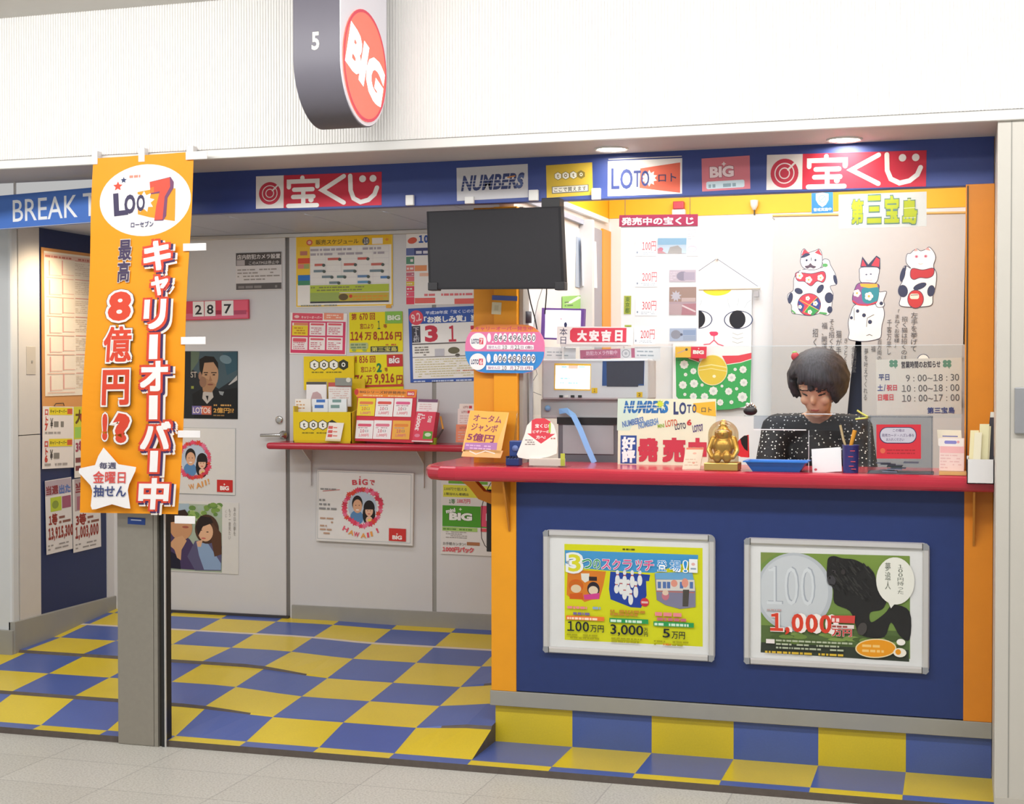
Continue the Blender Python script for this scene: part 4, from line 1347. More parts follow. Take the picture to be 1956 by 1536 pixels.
s.rect(300, 1082, 740, 1130, '#a4c86c'); s.fine(310, 1092, 730, 1122, 1, '#5f8c3c', 0.6, 3); s.fine(345, 1135, 650, 1225, 4, '#a09a94', 0.4, 4); s.text('お手軽カンタン!', 310, 1270, 595, 1310, '#77706c', .01); s.rect(610, 1270, 770, 1310, '#a8704c')
s.text('1000円パック', 308, 1325, 770, 1395, '#cf5a60', .06, [('#f0dcd8', .03)]); s.rect(780, 820, 1000, 1078, '#d8506c'); s.text('B', 845, 915, 905, 1005, '#f2e4e4', .06); s.rect(780, 1100, 1000, 1140, '#d8565c')
s.build('wall_poster', label='white poster with a green panel under the counter bracket', cat='poster', group='posters on the back wall')

# black bar and cable at the booth's side
mb = MB()
a, b = PY(932, 935, 0.4), PY(939, 1053, 0.4)
mb.box(a.x, -0.001, 0.38, 0.40, b.z, a.z, BLACK, 0.002)
bar = mb.build('side_bar', label='black vertical bar with a looped cable on the booth side under the counter', cat='bar')
pts = [PY(u, v, 0.39) for u, v in ((938, 922), (928, 940), (921, 965), (919, 1000), (920, 1028), (926, 1042), (934, 1050))]
MB().tube(pts, 0.0016, mat('#4a3a38', noise=0.02), 6).build('cable', bar)

# ================================================================== SHELF AND WHAT STANDS ON IT
SHT = 1.066
shA = PY(538, 850, 1.11)
sf = thing('wall_shelf', 'long glossy red shelf board fixed to the back wall', 'shelf', (-0.8, 1.2, 1.0))
mb = MB()
mb.box(-1.485, -0.07, 1.06, 1.278, 1.034, SHT, RED, 0.014, 3)
mb.build('board', sf)
for u in (591, 807):
    q = PY(u, 900, 1.25)
    mb = MB()
    mb.box(q.x - 0.002, q.x + 0.002, 1.262, 1.279, 0.85, 1.034, PANEL)
    mb.prism([(1.262, 1.034), (1.262, 0.966), (1.16, 1.034)], lambda a, b, d, x=q.x: Vector((x + d, a, b)), -0.002, 0.002, PANEL)
    mb.build('bracket', sf)


def leaf_shelf_rack():
    # yellow slip rack with hexagon lettering
    t = thing('slip_rack', 'yellow slip rack with hexagon lettering at the left end of the red shelf', 'rack', (-1.27, 1.16, SHT))
    yb, yf = 1.255, 1.085
    s = Sheet(onY(yb), (580, 681), (676, 680), (580, 745), '#e6c71e', 0.004).frame(530, 660, 4.89)
    toto(s, 300, 132, 662, 232)
    s.fine(320, 240, 630, 260, 1, '#8a7a20', 0.6, 3)
    s.build('header_card', t)
    A, B = PY(560, 788, yf), PY(671, 788, yf)
    mb = MB()
    cm = mat('#dcbc20', rough=0.4, noise=0.04)
    mb.box(A.x, B.x, yf, yf + 0.006, SHT + 0.001, A.z, cm)
    mb.box(A.x, A.x + 0.005, yf, yb, SHT + 0.001, A.z + 0.03, cm)
    mb.prism([(yf, SHT + 0.001), (yb, SHT + 0.001), (yb, A.z + 0.03), (yf + 0.06, A.z + 0.012), (yf, A.z)], lambda a, b, d: Vector((B.x + d, a, b)), -0.005, 0.0, cm)
    mb.box(A.x, B.x, yb - 0.004, yb, SHT + 0.001, A.z + 0.16, cm)
    rb = mb.build('rack_body', t)
    s = Sheet(onY(yf - 0.0008), (560, 787), (670, 787), (560, 842), '#e2c31e', 0.0006).frame(530, 660, 4.89)
    toto(s, 205, 690, 555, 795)
    s.fine(230, 805, 560, 825, 1, '#8a7a20', 0.6, 3)
    s.build('front_card', t)
    for k, (x0, y0, x1, y1, yy, c) in enumerate(((270, 340, 455, 500, 1.20, '#f1ecea'), (475, 345, 685, 500, 1.20, '#ece7e2'), (165, 500, 310, 612, 1.13, '#eee8e0'), (325, 500, 470, 610, 1.13, '#e9edf1'), (475, 500, 645, 612, 1.13, '#e9eef0'))):
        tl = (530 + x0 / 4.89, 660 + y0 / 4.89); tr = (530 + x1 / 4.89, 660 + y0 / 4.89); bl = (tl[0], 660 + (y1 + 70) / 4.89)
        s = Sheet(onY(yy), tl, tr, bl, c, 0.012).frame(530, 660, 4.89)
        if k == 0:
            s.rect(x0, y0, x1, y0 + 25, '#5a5654'); s.poly([(x0 + 40, y1), (x0 + 60, y1 - 60), (x0 + 100, y1 - 70), (x0 + 135, y1 - 45), (x0 + 150, y1)], '#c8a8a8')
        elif k == 1:
            s.rect(x0, y0 - 0, x1, y0 + 40, '#c05a54'); s.fine(x0 + 10, y0 + 55, x1 - 10, y1, 5, '#d8b8b0', 0.4, 2)
        elif k == 2:
            s.fine(x0 + 10, y0 + 10, x1 - 20, y1 - 10, 3, '#d0a070', 0.4, 4)
        else:
            c2 = '#4a78c0' if k == 3 else '#7c9c98'
            s.rect(x0 + 38, y0 + 5, x0 + 120, y0 + 32, c2); s.rect(x0 + 22, y0 + 55, x0 + 105, y0 + 85, c2)
        s.build('slip_stack', rb, label='stack of white slips')
    s = Sheet(onY(1.19), (640, 722), (672, 722), (640, 737), '#8d8f88', 0.004).frame(530, 660, 4.89)
    s.ell(662, 322, 22, 22, '#d8d4c8', 16); s.build('badge_strip', t)
    return t


leaf_shelf_rack()
# small stand with a white slip in front of the rack
t = thing('slip_stand', 'small white slip stand leaning in front of the yellow rack', 'slip stand', PZ(640, 846, SHT))
fnT = lambda y0, z0, lean: (lambda u, v: (lambda p: p)(PY(u, v, y0)))


def leaning(y0, z0, k):
    """plane leaning back: y = y0 + k * (z - z0)"""
    nrm = Vector((0, 1, -k)).normalized()
    o = Vector((0, y0, z0))

    def fn(u, v):
        d = RT * ((u - 978) / F) + DN * ((v - 768) / F) + _fw
        return CAM + d * ((o - CAM).dot(nrm) / d.dot(nrm))
    return fn


s = Sheet(leaning(1.066, SHT, 0.10), (628, 807), (657, 808), (621, 842), '#f0e8e0', 0.003).frame(530, 660, 4.89)
for k in range(3):
    s.rect(478 - k * 3, 752 + k * 38, 520 - k * 3, 778 + k * 38, '#d8605c'); s.fine(525 - k * 3, 755 + k * 38, 570 - k * 3, 778 + k * 38, 1, '#e08a78', 0.5, k)
s.rect(450, 870, 590, 888, '#e6d4ac')
s.build('slip', t)
a, b = PZ(619, 846, SHT), PZ(655, 846, SHT)
MB().box(a.x, b.x, 1.062, 1.10, SHT, SHT + 0.004, CLEAR).build('acrylic_foot', t)

# red display with six tickets
t = thing('ticket_display', 'red display board of six sample tickets standing on the red shelf', 'ticket display', PZ(730, 845, SHT))
fnR = leaning(1.10, SHT, 0.22)
s = Sheet(fnR, (684, 742), (796, 745), (678, 842), '#cf3444', 0.006).frame(530, 660, 4.89)
s.poly([(735, 400), (1305, 412), (1290, 485), (735, 480)], '#ec8f34'); s.text('BIGシリーズ好評発売中', 770, 418, 1195, 446, '#5c4030', .02); s.rect(1212, 428, 1282, 472, '#d84a5a'); s.text('BIG', 1220, 440, 1275, 462, '#f2e4dc', .04); s.fine(800, 455, 1190, 475, 1, '#f8c890', 0.6, 2); s.ell(738, 435, 20, 28, '#c83c38')
s.build('board', t)
for k, (x0, y0, x1, y1, c, c2) in enumerate(((755, 490, 918, 655, '#ecd53a', '#e07c4c'), (925, 490, 1088, 662, '#f2ebe8', '#dc5a52'), (1095, 492, 1262, 664, '#f3ecea', '#e0608c'), (740, 698, 900, 868, '#f0eae8', '#dc5a74'), (905, 698, 1070, 872, '#f3ebea', '#e07a90'), (1080, 700, 1245, 875, '#efb04c', '#e88a3c'))):
    tl = (530 + x0 / 4.89, 660 + y0 / 4.89); tr = (530 + x1 / 4.89, 660 + (y0 + 3) / 4.89); bl = (tl[0] - .5, 660 + y1 / 4.89)
    s = Sheet(leaning(1.097, SHT, 0.22), tl, tr, bl, c, 0.0015).frame(530, 660, 4.89)
    s.rrect(x0 + 16, y0 + 32, x1 - 18, y0 + 58, 12, c2); s.fine(x0 + 20, y0 + 62, x1 - 20, y0 + 78, 1, '#b8909a', 0.5, k); s.text('10', x0 + 40, y0 + 84, x0 + 80, y0 + 115, '#c8566c' if k else '#cc5a40', .02); s.text('口', x0 + 88, y0 + 90, x0 + 115, y0 + 112, '#7a6a78', .02)
    s.text('1,000円', x0 + 30, y0 + 125, x1 - 30, y0 + 155, '#e0707c', .02)
    s.build('sample_ticket', t)

# tall pink box
t = thing('leaflet_box', 'narrow pink leaflet box with 300 written sideways on the red shelf', 'leaflet box', PZ(812, 845, SHT))
fnB = leaning(1.085, SHT, 0.12)
s = Sheet(fnB, (795, 786), (833, 787), (787, 844), '#e04a60', 0.05).frame(530, 660, 4.89)
for ch, y in (('0', 642), ('0', 690), ('3', 738)):
    pass
s.text('300円', 1240, 690, 1400, 735, '#f4e4e2', .05, rot=-84)
s.fine(1350, 640, 1385, 740, 4, '#f2c8cc', 0.5, 3); s.text('BIG', 1395, 670, 1455, 705, '#f2d8d6', .03, rot=-84)
s.rect(1365, 800, 1450, 872, '#63a03c'); s.ell(1405, 832, 30, 18, '#d8e4c8', 16); s.ell(1305, 840, 26, 16, '#e88aa0', 14); s.rect(1255, 885, 1450, 898, '#eac8c8')
s.build('box_body', t)
s = Sheet(leaning(1.105, SHT, 0.12), (798, 763), (837, 764), (795, 790), '#f0e8e6', 0.02).frame(530, 660, 4.89)
s.rect(1315, 500, 1500, 528, '#7c5470'); s.fine(1330, 540, 1470, 620, 4, '#e0b8bc', 0.4, 3)
s.build('leaflets', t)

# green cup with a pencil
q = PZ(848, 846, SHT)
t = thing('green_cup', 'small lime green cup on the red shelf right of the pink box', 'cup', (q.x, 1.12, SHT))
MB().lathe([(0.016, SHT), (0.021, SHT + 0.028), (0.023, SHT + 0.030), (0.019, SHT + 0.028), (0.015, SHT + 0.004), (0, SHT + 0.004)], (q.x, 1.12, 0), mat('#a4cf3a', rough=0.4, noise=0.03)).build('cup_body', t)
a = PY(842, 769, 1.16)
mb = MB().tube([(q.x + 0.008, 1.118, SHT + 0.006), (a.x + 0.018, 1.14, SHT + 0.07), ], 0.004, mat('#4a3a34', noise=0.03), 7)
mb.tube([(a.x + 0.018, 1.14, SHT + 0.07), (a.x, 1.155, SHT + 0.128)], 0.005, mat('#e2a03c', noise=0.03), 7)
mb.build('pencil', label='orange pencil leaning in the small green cup', cat='pencil')

# white leaflets at the shelf's right end
t = thing('leaflet_rack', 'stepped pale pink leaflet rack at the right end of the red shelf', 'leaflet rack', PZ(898, 856, SHT))
for k, (x0, y0, x1, y1, yy, c) in enumerate(((1700, 545, 1900, 640, 1.19, '#f4e2d8'), (1685, 590, 1890, 740, 1.15, '#efdad4'), (1668, 738, 1800, 905, 1.10, '#e88a6a'))):
    tl = (530 + x0 / 4.89, 660 + y0 / 4.89); tr = (530 + x1 / 4.89, 660 + y0 / 4.89); bl = (tl[0], 660 + 905 / 4.89 - (k == 0) * 2 - (k == 1) * 1)
    s = Sheet(leaning(yy, SHT, 0.08), tl, tr, bl, c, 0.012).frame(530, 660, 4.89)
    s.text('LOTO', x0 + 35, y0 + 20, x0 + 85, y0 + 42, '#9c5a58', .03); s.rect(x0 + 90, y0 + 18, x0 + 118, y0 + 44, '#d84a48')
    s.fine(x0 + 20, y0 + 60, x1 - 30, y1 - 8, 4, '#d8b0a8', 0.35, k)
    s.build('leaflet_pack', t)

# ================================================================== ORANGE BANNER
BY = -0.385
fb = onY(BY)
s = Sheet(fb, (178, 303), (370, 290), (155, 979), '#f09a1c', 0.0012).frame(0, 280, 3.84)
s.EPS = 0.00022
s.shear = True
OR, DK = '#d84a34', '#3a3a62'
s.ell(1068, 388, 332, 258, '#f0eceb', 48, rot=2)
s.star(870, 290, 36, 17, '#d8503c', 5); s.star(912, 245, 24, 11, '#3c4468', 5); s.fine(955, 205, 1050, 228, 1, '#e0907c', 0.8, 3)
s.poly([(1015, 330), (1115, 310), (1290, 300), (1285, 535), (1100, 510), (1015, 490)], '#ef9a2c'); s.star(1060, 400, 78, 50, '#f0eceb', 9)
s.text('L', 842, 340, 945, 505, '#46405c', .04, rot=-4); s.text('O', 920, 350, 1000, 490, '#46405c', .045); s.text('O', 1010, 350, 1070, 470, '#46405c', .04)
s.poly([(1105, 256), (1255, 218), (1278, 255), (1275, 300), (1232, 370), (1222, 500), (1200, 532), (1135, 535), (1150, 430), (1180, 335), (1112, 345)], '#7a4a6c'); s.poly([(1105, 258), (1250, 222), (1252, 290), (1212, 360), (1196, 525), (1137, 530), (1150, 430), (1178, 322), (1110, 338)], '#dd5544'); s.poly([(1110, 300), (1135, 290), (1135, 330), (1112, 335)], '#ea7a3c')
s.text('ローセブン', 965, 545, 1130, 588, '#4a4a70', .02)
s.vtext('最高', 876, 672, 975, 990, '#4a3e5c', .024, [('#d8ccc4', .05)])
s.frame(0, 0, 1)
s.text('8', 212, 556, 258, 612, OR, .05, [('#3c3050', .07), ('#f1e9e2', .06)])
s.text('億', 206, 622, 262, 690, OR, .026, [('#3c3050', .07), ('#f1e9e2', .055)])
s.text('円', 206, 704, 258, 772, OR, .04, [('#3c3050', .07), ('#f1e9e2', .055)])
s.text('!', 206, 787, 216, 838, OR, .08, [('#3c3050', .06), ('#f1e9e2', .05)]); s.text('?', 226, 785, 258, 842, OR, .07, [('#3c3050', .06), ('#f1e9e2', .05)])
TXT = 'キャリーオーバー中'
seg = [('キ', 281, 458, 336, 516, 0), ('ャ', 297, 524, 332, 562, 0), ('リ', 285, 568, 329, 626, 0), ('ー', 297, 634, 313, 680, 0), ('オ', 278, 684, 332, 742, 0), ('ー', 295, 748, 311, 793, 0), ('バ', 276, 797, 337, 852, 0), ('ー', 296, 852, 311, 892, 0), ('中', 275, 904, 335, 964, 0)]
for lay, (c, o) in enumerate((('#efe6dc', 6.5), ('#45305c', 5.2), (OR, 5.0), ('#f4f0ee', 0))):
    dx, dy = ((7, 5), (4, 3), (0, 0), (0, 0))[lay]
    for ch, x0, y0, x1, y1, _ in seg:
        if ch == 'ー':
            kk = s.k
            s.rect(x0 - o + dx, y0 - o * .8 + dy, x1 + o + dx, y1 + o * .8 + dy, c)
            s.k = kk
        else:
            V, _f = glyphs(ch, 0.045)
            g = (max(p[0] for p in V) - min(p[0] for p in V)) / (x1 - x0)
            V2, F2 = glyphs(ch, 0.045)
            mx, Mx = min(p[0] for p in V), max(p[0] for p in V)
            my, My = min(p[1] for p in V), max(p[1] for p in V)
            a, b, w_, h_ = s._r(x0 + dx, y0 + dy, x1 + dx, y1 + dy)
            fx = lambda x, y: (a + (x - mx) * w_ / (Mx - mx), b + (My - y) * h_ / (My - my))
            kk = s.k
            s._glyph(ch, 0.045 + o * g * 1.0, fx, c)
            s.k = kk
    s.k += 5
s.frame(0, 660, 3.84)
st = [(800, 735), (860, 800), (905, 850), (1035, 862), (1030, 890), (985, 990), (975, 1035), (998, 1165), (960, 1165), (860, 1145), (740, 1190), (710, 1195), (700, 1170), (712, 1060), (700, 1020), (615, 930), (620, 900), (735, 868), (760, 800)]
s.poly(st, '#f3efee')
s.k += 7
s.text('毎週', 768, 845, 892, 893, '#4e4a6a', .015); s.text('金曜日', 722, 912, 962, 1002, '#dc5450', .016); s.text('抽せん', 725, 1015, 968, 1100, '#3e4a7c', .018)
# cut into strips and let the cloth wave a little
bm = bmesh.new()
VL = [bm.verts.new(p) for p in s.mb.v]
ml = bm.faces.layers.int.new('mi')
for f, k in zip(s.mb.f, s.mb.mi):
    try:
        q = bm.faces.new([VL[i] for i in f]); q[ml] = k
    except ValueError:
        pass
for i in range(1, 46):
    bmesh.ops.bisect_plane(bm, geom=bm.verts[:] + bm.edges[:] + bm.faces[:], plane_co=s.at(0, s.H * i / 46, 0), plane_no=s.ey.normalized())
for i in range(1, 14):
    bmesh.ops.bisect_plane(bm, geom=bm.verts[:] + bm.edges[:] + bm.faces[:], plane_co=s.at(s.W * i / 14, 0, 0), plane_no=s.ex.normalized())
zt = s.O.z
for v in bm.verts:
    h = zt - v.co.z
    x = v.co.x + 1.22
    v.co.y += 0.008 * math.sin(h * 7 + x * 6) * min(1, h * 3) - 0.012 * h + 0.002 * math.sin(x * 38) * max(0, 1 - h * 5)
bm.verts.index_update()
cl = MB()
cl.mats = s.mb.mats
cl.v = [v.co.copy() for v in bm.verts]
for f in bm.faces:
    cl.f.append([v.index for v in f.verts]); cl.mi.append(f[ml]); cl.sm.append(False)
bm.free()
bn = thing('hanging_banner', 'tall orange cloth banner with white vertical lettering taped to the fascia', 'banner', (-1.23, BY, 0.86))
clo = cl.build('cloth', bn)
for u0, v0, u1, v1 in ((357, 291, 398, 304), (353, 466, 397, 479), (350, 644, 397, 658), (345, 822, 388, 836), (340, 984, 379, 1000)):
    a, b = PY(u0, v0, BY), PY(u1, v1, BY)
    h = zt - a.z
    yy = BY - 0.012 * h - 0.006
    MB().box(a.x, b.x, yy - 0.004, yy, b.z, a.z, mat('#efebea', noise=0.02), 0.0012).build('side_loop', clo)
for u0, v0, u1, v1 in ((176, 289, 187, 314), (265, 283, 277, 309), (357, 279, 370, 293)):
    a, b = PY(u0, v0, BY), PY(u1, v1, BY)
    MB().box(a.x, b.x, BY - 0.004, BY + 0.026, b.z, a.z, mat('#e4e0de', noise=0.02), 0.0012).build('hanging_tape', bn)

# ================================================================== LIT PROJECTING SIGN
dg = thing('projecting_sign', 'grey rounded projecting sign numbered 5 with a lit red disc on its side', 'sign', (-0.33, -0.675, 2.22))
cy, cz, r0 = -0.672, 2.425, 0.203


def ushape(r, top):
    P = [(cy + r * math.cos(a), cz + r * math.sin(a)) for a in [math.pi + math.pi * i / 28 for i in range(29)]]
    return [(cy - r, top)] + P + [(cy + r, top)]


mb = MB()
mb.prism(ushape(r0, 2.775), lambda a, b, d: Vector((d, a, b)), -0.415, -0.252, mat('#625f68', rough=0.55, noise=0.04), True)
mb.build('sign_case', dg)
mb = MB()
mb.prism(ushape(r0 - 0.004, 2.775), lambda a, b, d: Vector((d, a, b)), -0.252, -0.248, mat('#dddbe2', rough=0.4, noise=0.01, emit=0.15))
mb.build('side_panel', dg)
mb = MB()
rd = 0.186
circ = [(cy + rd * math.cos(2 * math.pi * i / 48), cz + rd * math.sin(2 * math.pi * i / 48)) for i in range(48)]
mb.prism(circ, lambda a, b, d: Vector((d, a, b)), -0.249, -0.244, mat('#ea6a56', rough=0.35, noise=0.01, emit=0.5))
mb.build('lit_disc', dg, label='lit red disc')
ringp = [(cy + q * math.cos(2 * math.pi * i / 48), cz + q * math.sin(2 * math.pi * i / 48)) for q in (rd, rd - 0.010) for i in range(48)]
mb = MB()
mb.add([Vector((-0.2435, a, b)) for a, b in ringp], [(i, (i + 1) % 48, 48 + (i + 1) % 48, 48 + i) for i in range(48)], mat('#d0304c', rough=0.35, noise=0.01, emit=0.3))
mb.build('disc_rim', dg)
V, Fc = glyphs('BIG', 0.06)
ca, sa = math.cos(math.radians(-20)), math.sin(math.radians(-20))
mxx = max(p[0] for p in V)
mb = MB()
pts = []
for x, y in V:
    p, q = (x - mxx / 2) * 0.325 / mxx, (y - 0.35) * 0.185
    pts.append(Vector((-0.2432, cy + p * ca - q * sa, cz + p * sa + q * ca)))
mb.add(pts, Fc, mat('#ffffff', rough=0.4, noise=0, emit=1.0))
mb.build('disc_lettering', dg)
V, Fc = glyphs('5', 0.03)
mb = MB()
mb.add([Vector((-0.332 + (x - .3) * 0.060, cy - r0 - 0.0008, 2.472 + (y - .35) * 0.078)) for x, y in V], Fc, mat('#d8d6c4', rough=0.5, noise=0))
mb.build('number', dg)

# ================================================================== LEFT WALL POSTERS
fl = onX(-2.4485)
b_ = Sheet(onX(-2.447), (79, 472), (205, 489), (77, 836), '#d99a5c', 0.004)
cbd = b_.build('pin_board', label='orange pin board on the navy left wall behind the banner', cat='pin board')
s = Sheet(onX(-2.4445), (84, 479), (203, 494), (84, 757), '#f3e6d2', 0.001).frame(0, 280, 3.84)
s.rect(325, 780, 780, 812, '#e8c4b0'); s.fine(330, 788, 700, 808, 1, '#c87868', 0.7, 2)
for j in range(7):
    y = 835 + j * 142
    for i in range(2):
        x = 362 + i * 92
        s.rect(x - 8, y, x, y + 112, '#e2a49a'); s.rect(x - 8, y + 104, x + 78, y + 108, '#e8b4a4')
    s.fine(540, y + 20, 760, y + 120, 7, '#d8c4ac', 0.35, j); s.rect(540, y + 2, 760, y + 6, '#d07a6c'); s.rect(335, y + 120, 530, y + 126, '#e4b8a4')
s.build('number_chart', label='warmly lit white number chart pinned on the orange board', cat='chart')
s = Sheet(onX(-2.4440), (82, 776), (142, 777), (82, 896), '#efe6de', 0.001).frame(0, 660, 3.84)
for y, d in ((448, '7'), (682, '6')):
    s.vtext('ロト' + d, 326, y + 12, 356, y + 180, '#cc4434', .05)
    s.rect(360, y + 5, 530, y + 62, '#ecd630'); s.text('キャリーオーバー', 366, y + 20, 488, y + 50, '#3a3624', .03); s.rect(492, y + 16, 530, y + 56, '#d86038')
    s.text('¥', 368, y + 85, 388, y + 160, '#4a4440', .02); s.fine(395, y + 95, 535, y + 155, 1, '#8a847c', 0.7, y); s.fine(330, y + 180, 525, y + 205, 1, '#a8a09a', 0.6, y + 1)
s.build('notice_sheet', label='white sheet with two yellow bars and red vertical characters on the left wall', cat='poster', group='sheets on the left wall')
s = Sheet(onX(-2.4440), (142, 777), (178, 776), (142, 913), '#ebe4da', 0.001).frame(0, 660, 3.84)
s.rect(540, 450, 680, 690, '#d8d23c'); s.rect(548, 600, 640, 680, '#a4d05c'); s.text('大当', 550, 470, 670, 580, '#6a4a20', .05); s.ell(620, 525, 34, 38, '#b84a3c'); s.text('LO', 600, 610, 660, 672, '#3a3a3c', .03); s.text('3等', 552, 700, 625, 790, '#a84a5c', .05); s.fine(552, 810, 660, 930, 2, '#8a4a48', 0.6, 3)
s.build('notice_sheet', label='yellow topped sheet on the left wall half hidden by the orange banner', cat='poster', group='sheets on the left wall')
s = Sheet(fl, (86, 919), (136, 911), (86, 1061), '#e2dcd8', 0.001).frame(0, 660, 3.84)
s.rect(330, 1000, 520, 1110, '#b8a8b0'); s.text('当選', 335, 1035, 425, 1105, '#8c3c40', .05); s.text('出た', 430, 1025, 515, 1095, '#5a74b0', .05); s.rect(365, 1120, 445, 1225, '#b8c83c'); s.rect(450, 1110, 515, 1200, '#a05a70'); s.ell(400, 1170, 24, 30, '#8a9a40')
s.text('1等', 352, 1240, 420, 1330, '#94382c', .05); s.fine(425, 1250, 515, 1320, 2, '#8a5a4c', 0.5, 3); s.text('13,915,300', 345, 1345, 525, 1450, '#94382c', .05); s.fine(340, 1465, 520, 1520, 2, '#9a9490', 0.4, 4)
s.build('notice_sheet', label='low winner sheet starting with a red 1, nearest the beige wall edge', cat='poster', group='sheets on the left wall')
s = Sheet(fl, (138, 916), (191, 908), (138, 1057), '#e2dcd8', 0.001).frame(0, 660, 3.84)
s.rect(545, 985, 700, 1220, '#b8a4a4'); s.text('当選', 550, 1010, 690, 1090, '#8c3c40', .05); s.rect(560, 1110, 680, 1210, '#a86a78')
s.text('3等', 550, 1240, 625, 1330, '#94382c', .05); s.fine(635, 1250, 720, 1320, 2, '#8a5a4c', 0.5, 3); s.text('1,003,000', 545, 1335, 715, 1440, '#94382c', .05); s.fine(545, 1455, 715, 1510, 2, '#9a9490', 0.4, 4)
s.build('notice_sheet', label='low winner sheet starting with a red 3, beside the steel post', cat='poster', group='sheets on the left wall')
a = PX(103, 771, -2.4445); b = PX(122, 775, -2.4445)
MB().tube([(-2.443, a.y, a.z - 0.012), (-2.440, a.y + 0.01, a.z), (-2.440, b.y - 0.01, a.z + 0.001), (-2.443, b.y, a.z - 0.012)], 0.002, DARKS, 6).build('binder_clip', label='small dark wire clip on the left wall above the sheet with two yellow bars', cat='clip')
# ================================================================== COUNTER ITEMS
CT = 1.0455


def rrpts(x0, y0, x1, y1, r, n=8):
    P = []
    for cx, cy, t0 in ((x1 - r, y0 + r, -90), (x1 - r, y1 - r, 0), (x0 + r, y1 - r, 90), (x0 + r, y0 + r, 180)):
        for i in range(n + 1):
            t = math.radians(t0 + 90 * i / n)
            P.append((cx + r * math.cos(t), cy + r * math.sin(t)))
    return P


# round lottery board on the column
s = Sheet(onY(0.118), (889, 620), (1040, 620), (889, 712), '#e27aa6', 0.008, shape=rrpts(889, 620, 1040, 712, 40)).frame(780, 370, 4.388)


def band(s, y0, y1, c, X0=889, Y0=620, X1=1040, Y1=712, r=40):
    L, Rr = [], []
    for i in range(13):
        y = y0 + (y1 - y0) * i / 12
        e = max(0, Y0 + r - y, y - (Y1 - r))
        dx = r - math.sqrt(max(0, r * r - e * e))
        L.append((X0 + dx, y)); Rr.append((X1 - dx, y))
    f = (s.ox, s.oy, s.sc)
    s.frame(0, 0, 1)
    s.poly(L + Rr[::-1], c)
    s.frame(*f)


band(s, 620, 634, '#e48a4a'); band(s, 671, 712, '#3d8bd0')
s.text('キャリーオーバー発生中', 560, 1112, 1045, 1148, '#d0506c', .03)
for cy_, dg_, big in ((1228, '1842496950', '7'), (1400, '1106482809', '6')):
    s.ell(588, cy_ + 8, 70, 70, '#f2eeee', 30); s.text('LOTO', 532, cy_ - 12, 596, cy_ + 30, '#4a4668', .04); s.rect(598, cy_ - 18, 632, cy_ + 34, '#d84a5c'); s.text(big, 604, cy_ - 12, 628, cy_ + 30, '#f2d8d8', .04)
    x = 680
    for k, ch in enumerate(dg_):
        s.ell(x, cy_ - 22, 17, 38, '#f2eff2', 18)
        if k: s.text(ch, x - (13 if ch != '1' else 4), cy_ - 42, x + (14 if ch != '1' else 5), cy_ + 4, '#3a3640', .0, rot=8)
        x += 58 if k in (0,) else (44 if k in (3, 6) else 38)
        if k == 0: s.ell(712, cy_ + 14, 7, 7, '#f2eff2', 10)
    s.rect(662, cy_ + 38, 1055, cy_ + 76, '#f2eef0'); s.text('抽せん日', 675, cy_ + 44, 775, cy_ + 70, '#a878a0', .02); s.text('10', 792, cy_ + 42, 832, cy_ + 74, '#3a3640', .0); s.text('月', 860, cy_ + 44, 885, cy_ + 72, '#b07a9c', .02)
    s.text('21' if big == '7' else '17', 897, cy_ + 42, 940, cy_ + 74, '#3a3640', .0); s.text('日', 948, cy_ + 46, 970, cy_ + 70, '#b07a9c', .02); s.text('(金)' if big == '7' else '(月)', 985, cy_ + 44, 1045, cy_ + 72, '#a8708c', .02)
s.build('carryover_board', label='rounded pink and blue lottery amount board on the orange column', cat='sign')

# speaker / camera cylinder and cables beside the column
a, b = PY(996, 595, 0.20), PY(1013, 617, 0.20)
MB().lathe([(0.0, b.z), ((b.x - a.x) / 2, b.z), ((b.x - a.x) / 2, a.z), (0.0, a.z)], ((a.x + b.x) / 2 + 0.002, 0.21, 0), mat('#45444c', rough=0.5, noise=0.05), 20).build('camera_cylinder', label='dark grey cylinder mounted on the right side of the orange column', cat='camera')
for nm, P_, r_, lb in (('cable', ((1006, 540), (1014, 580), (1021, 605), (1028, 640), (1033, 668)), .0026, 'black cable hanging beside the column, nearer the orange column'),
                       ('cable', ((1044, 540), (1044, 560), (1042, 585), (1041, 600)), .0026, 'straight black cable hanging from the black monitor to the lit screen'),
                       ('cable', ((1038, 545), (1028, 575), (1022, 603), (1018, 640), (1020, 690), (1026, 715), (1012, 738), (1016, 748), (1034, 755)), .0012, 'thin grey looped cable left of the ticket terminal')):
    MB().tube([PY(u, v, 0.17 if r_ > .002 else 0.26) for u, v in P_], r_, BLACK if r_ > .002 else mat('#77757a', noise=0.02), 6).build(nm, label=lb, cat='cable')

# inner desk
struct(MB().box(0.03, 1.66, 0.305, 0.52, 0.93, 0.965, mat('#8c8a88', rough=0.5, noise=0.05), 0.003), 'trim_desk')

# ticket terminal
tm = thing('ticket_terminal', 'grey ticket terminal with one lit and one dark screen behind the counter', 'terminal', (0.31, 0.40, 0.966))
gm = mat('#c9c9cd', rough=0.45, noise=0.04)
a, b = PY(1034, 686, 0.31), PY(1238, 764, 0.31)
shg = MB().box(a.x, b.x, 0.312, 0.47, b.z, a.z, gm, 0.008).build('screen_housing', tm)
mb = MB().box(a.x - 0.01, b.x - 0.02, 0.335, 0.50, PY(1100, 800, 0.33).z, b.z + 0.002, mat('#b2b1b3', rough=0.5, noise=0.05), 0.005)
mb.build('neck_block', tm)
c, d = PY(1064, 798, 0.325), PY(1184, 905, 0.325)
MB().box(c.x, d.x + 0.02, 0.335, 0.50, 0.966, c.z + 0.006, mat('#6e6f76', rough=0.45, noise=0.06), 0.008).build('printer_body', tm)
c, d = PY(1064, 797, 0.33), PY(1180, 811, 0.33)
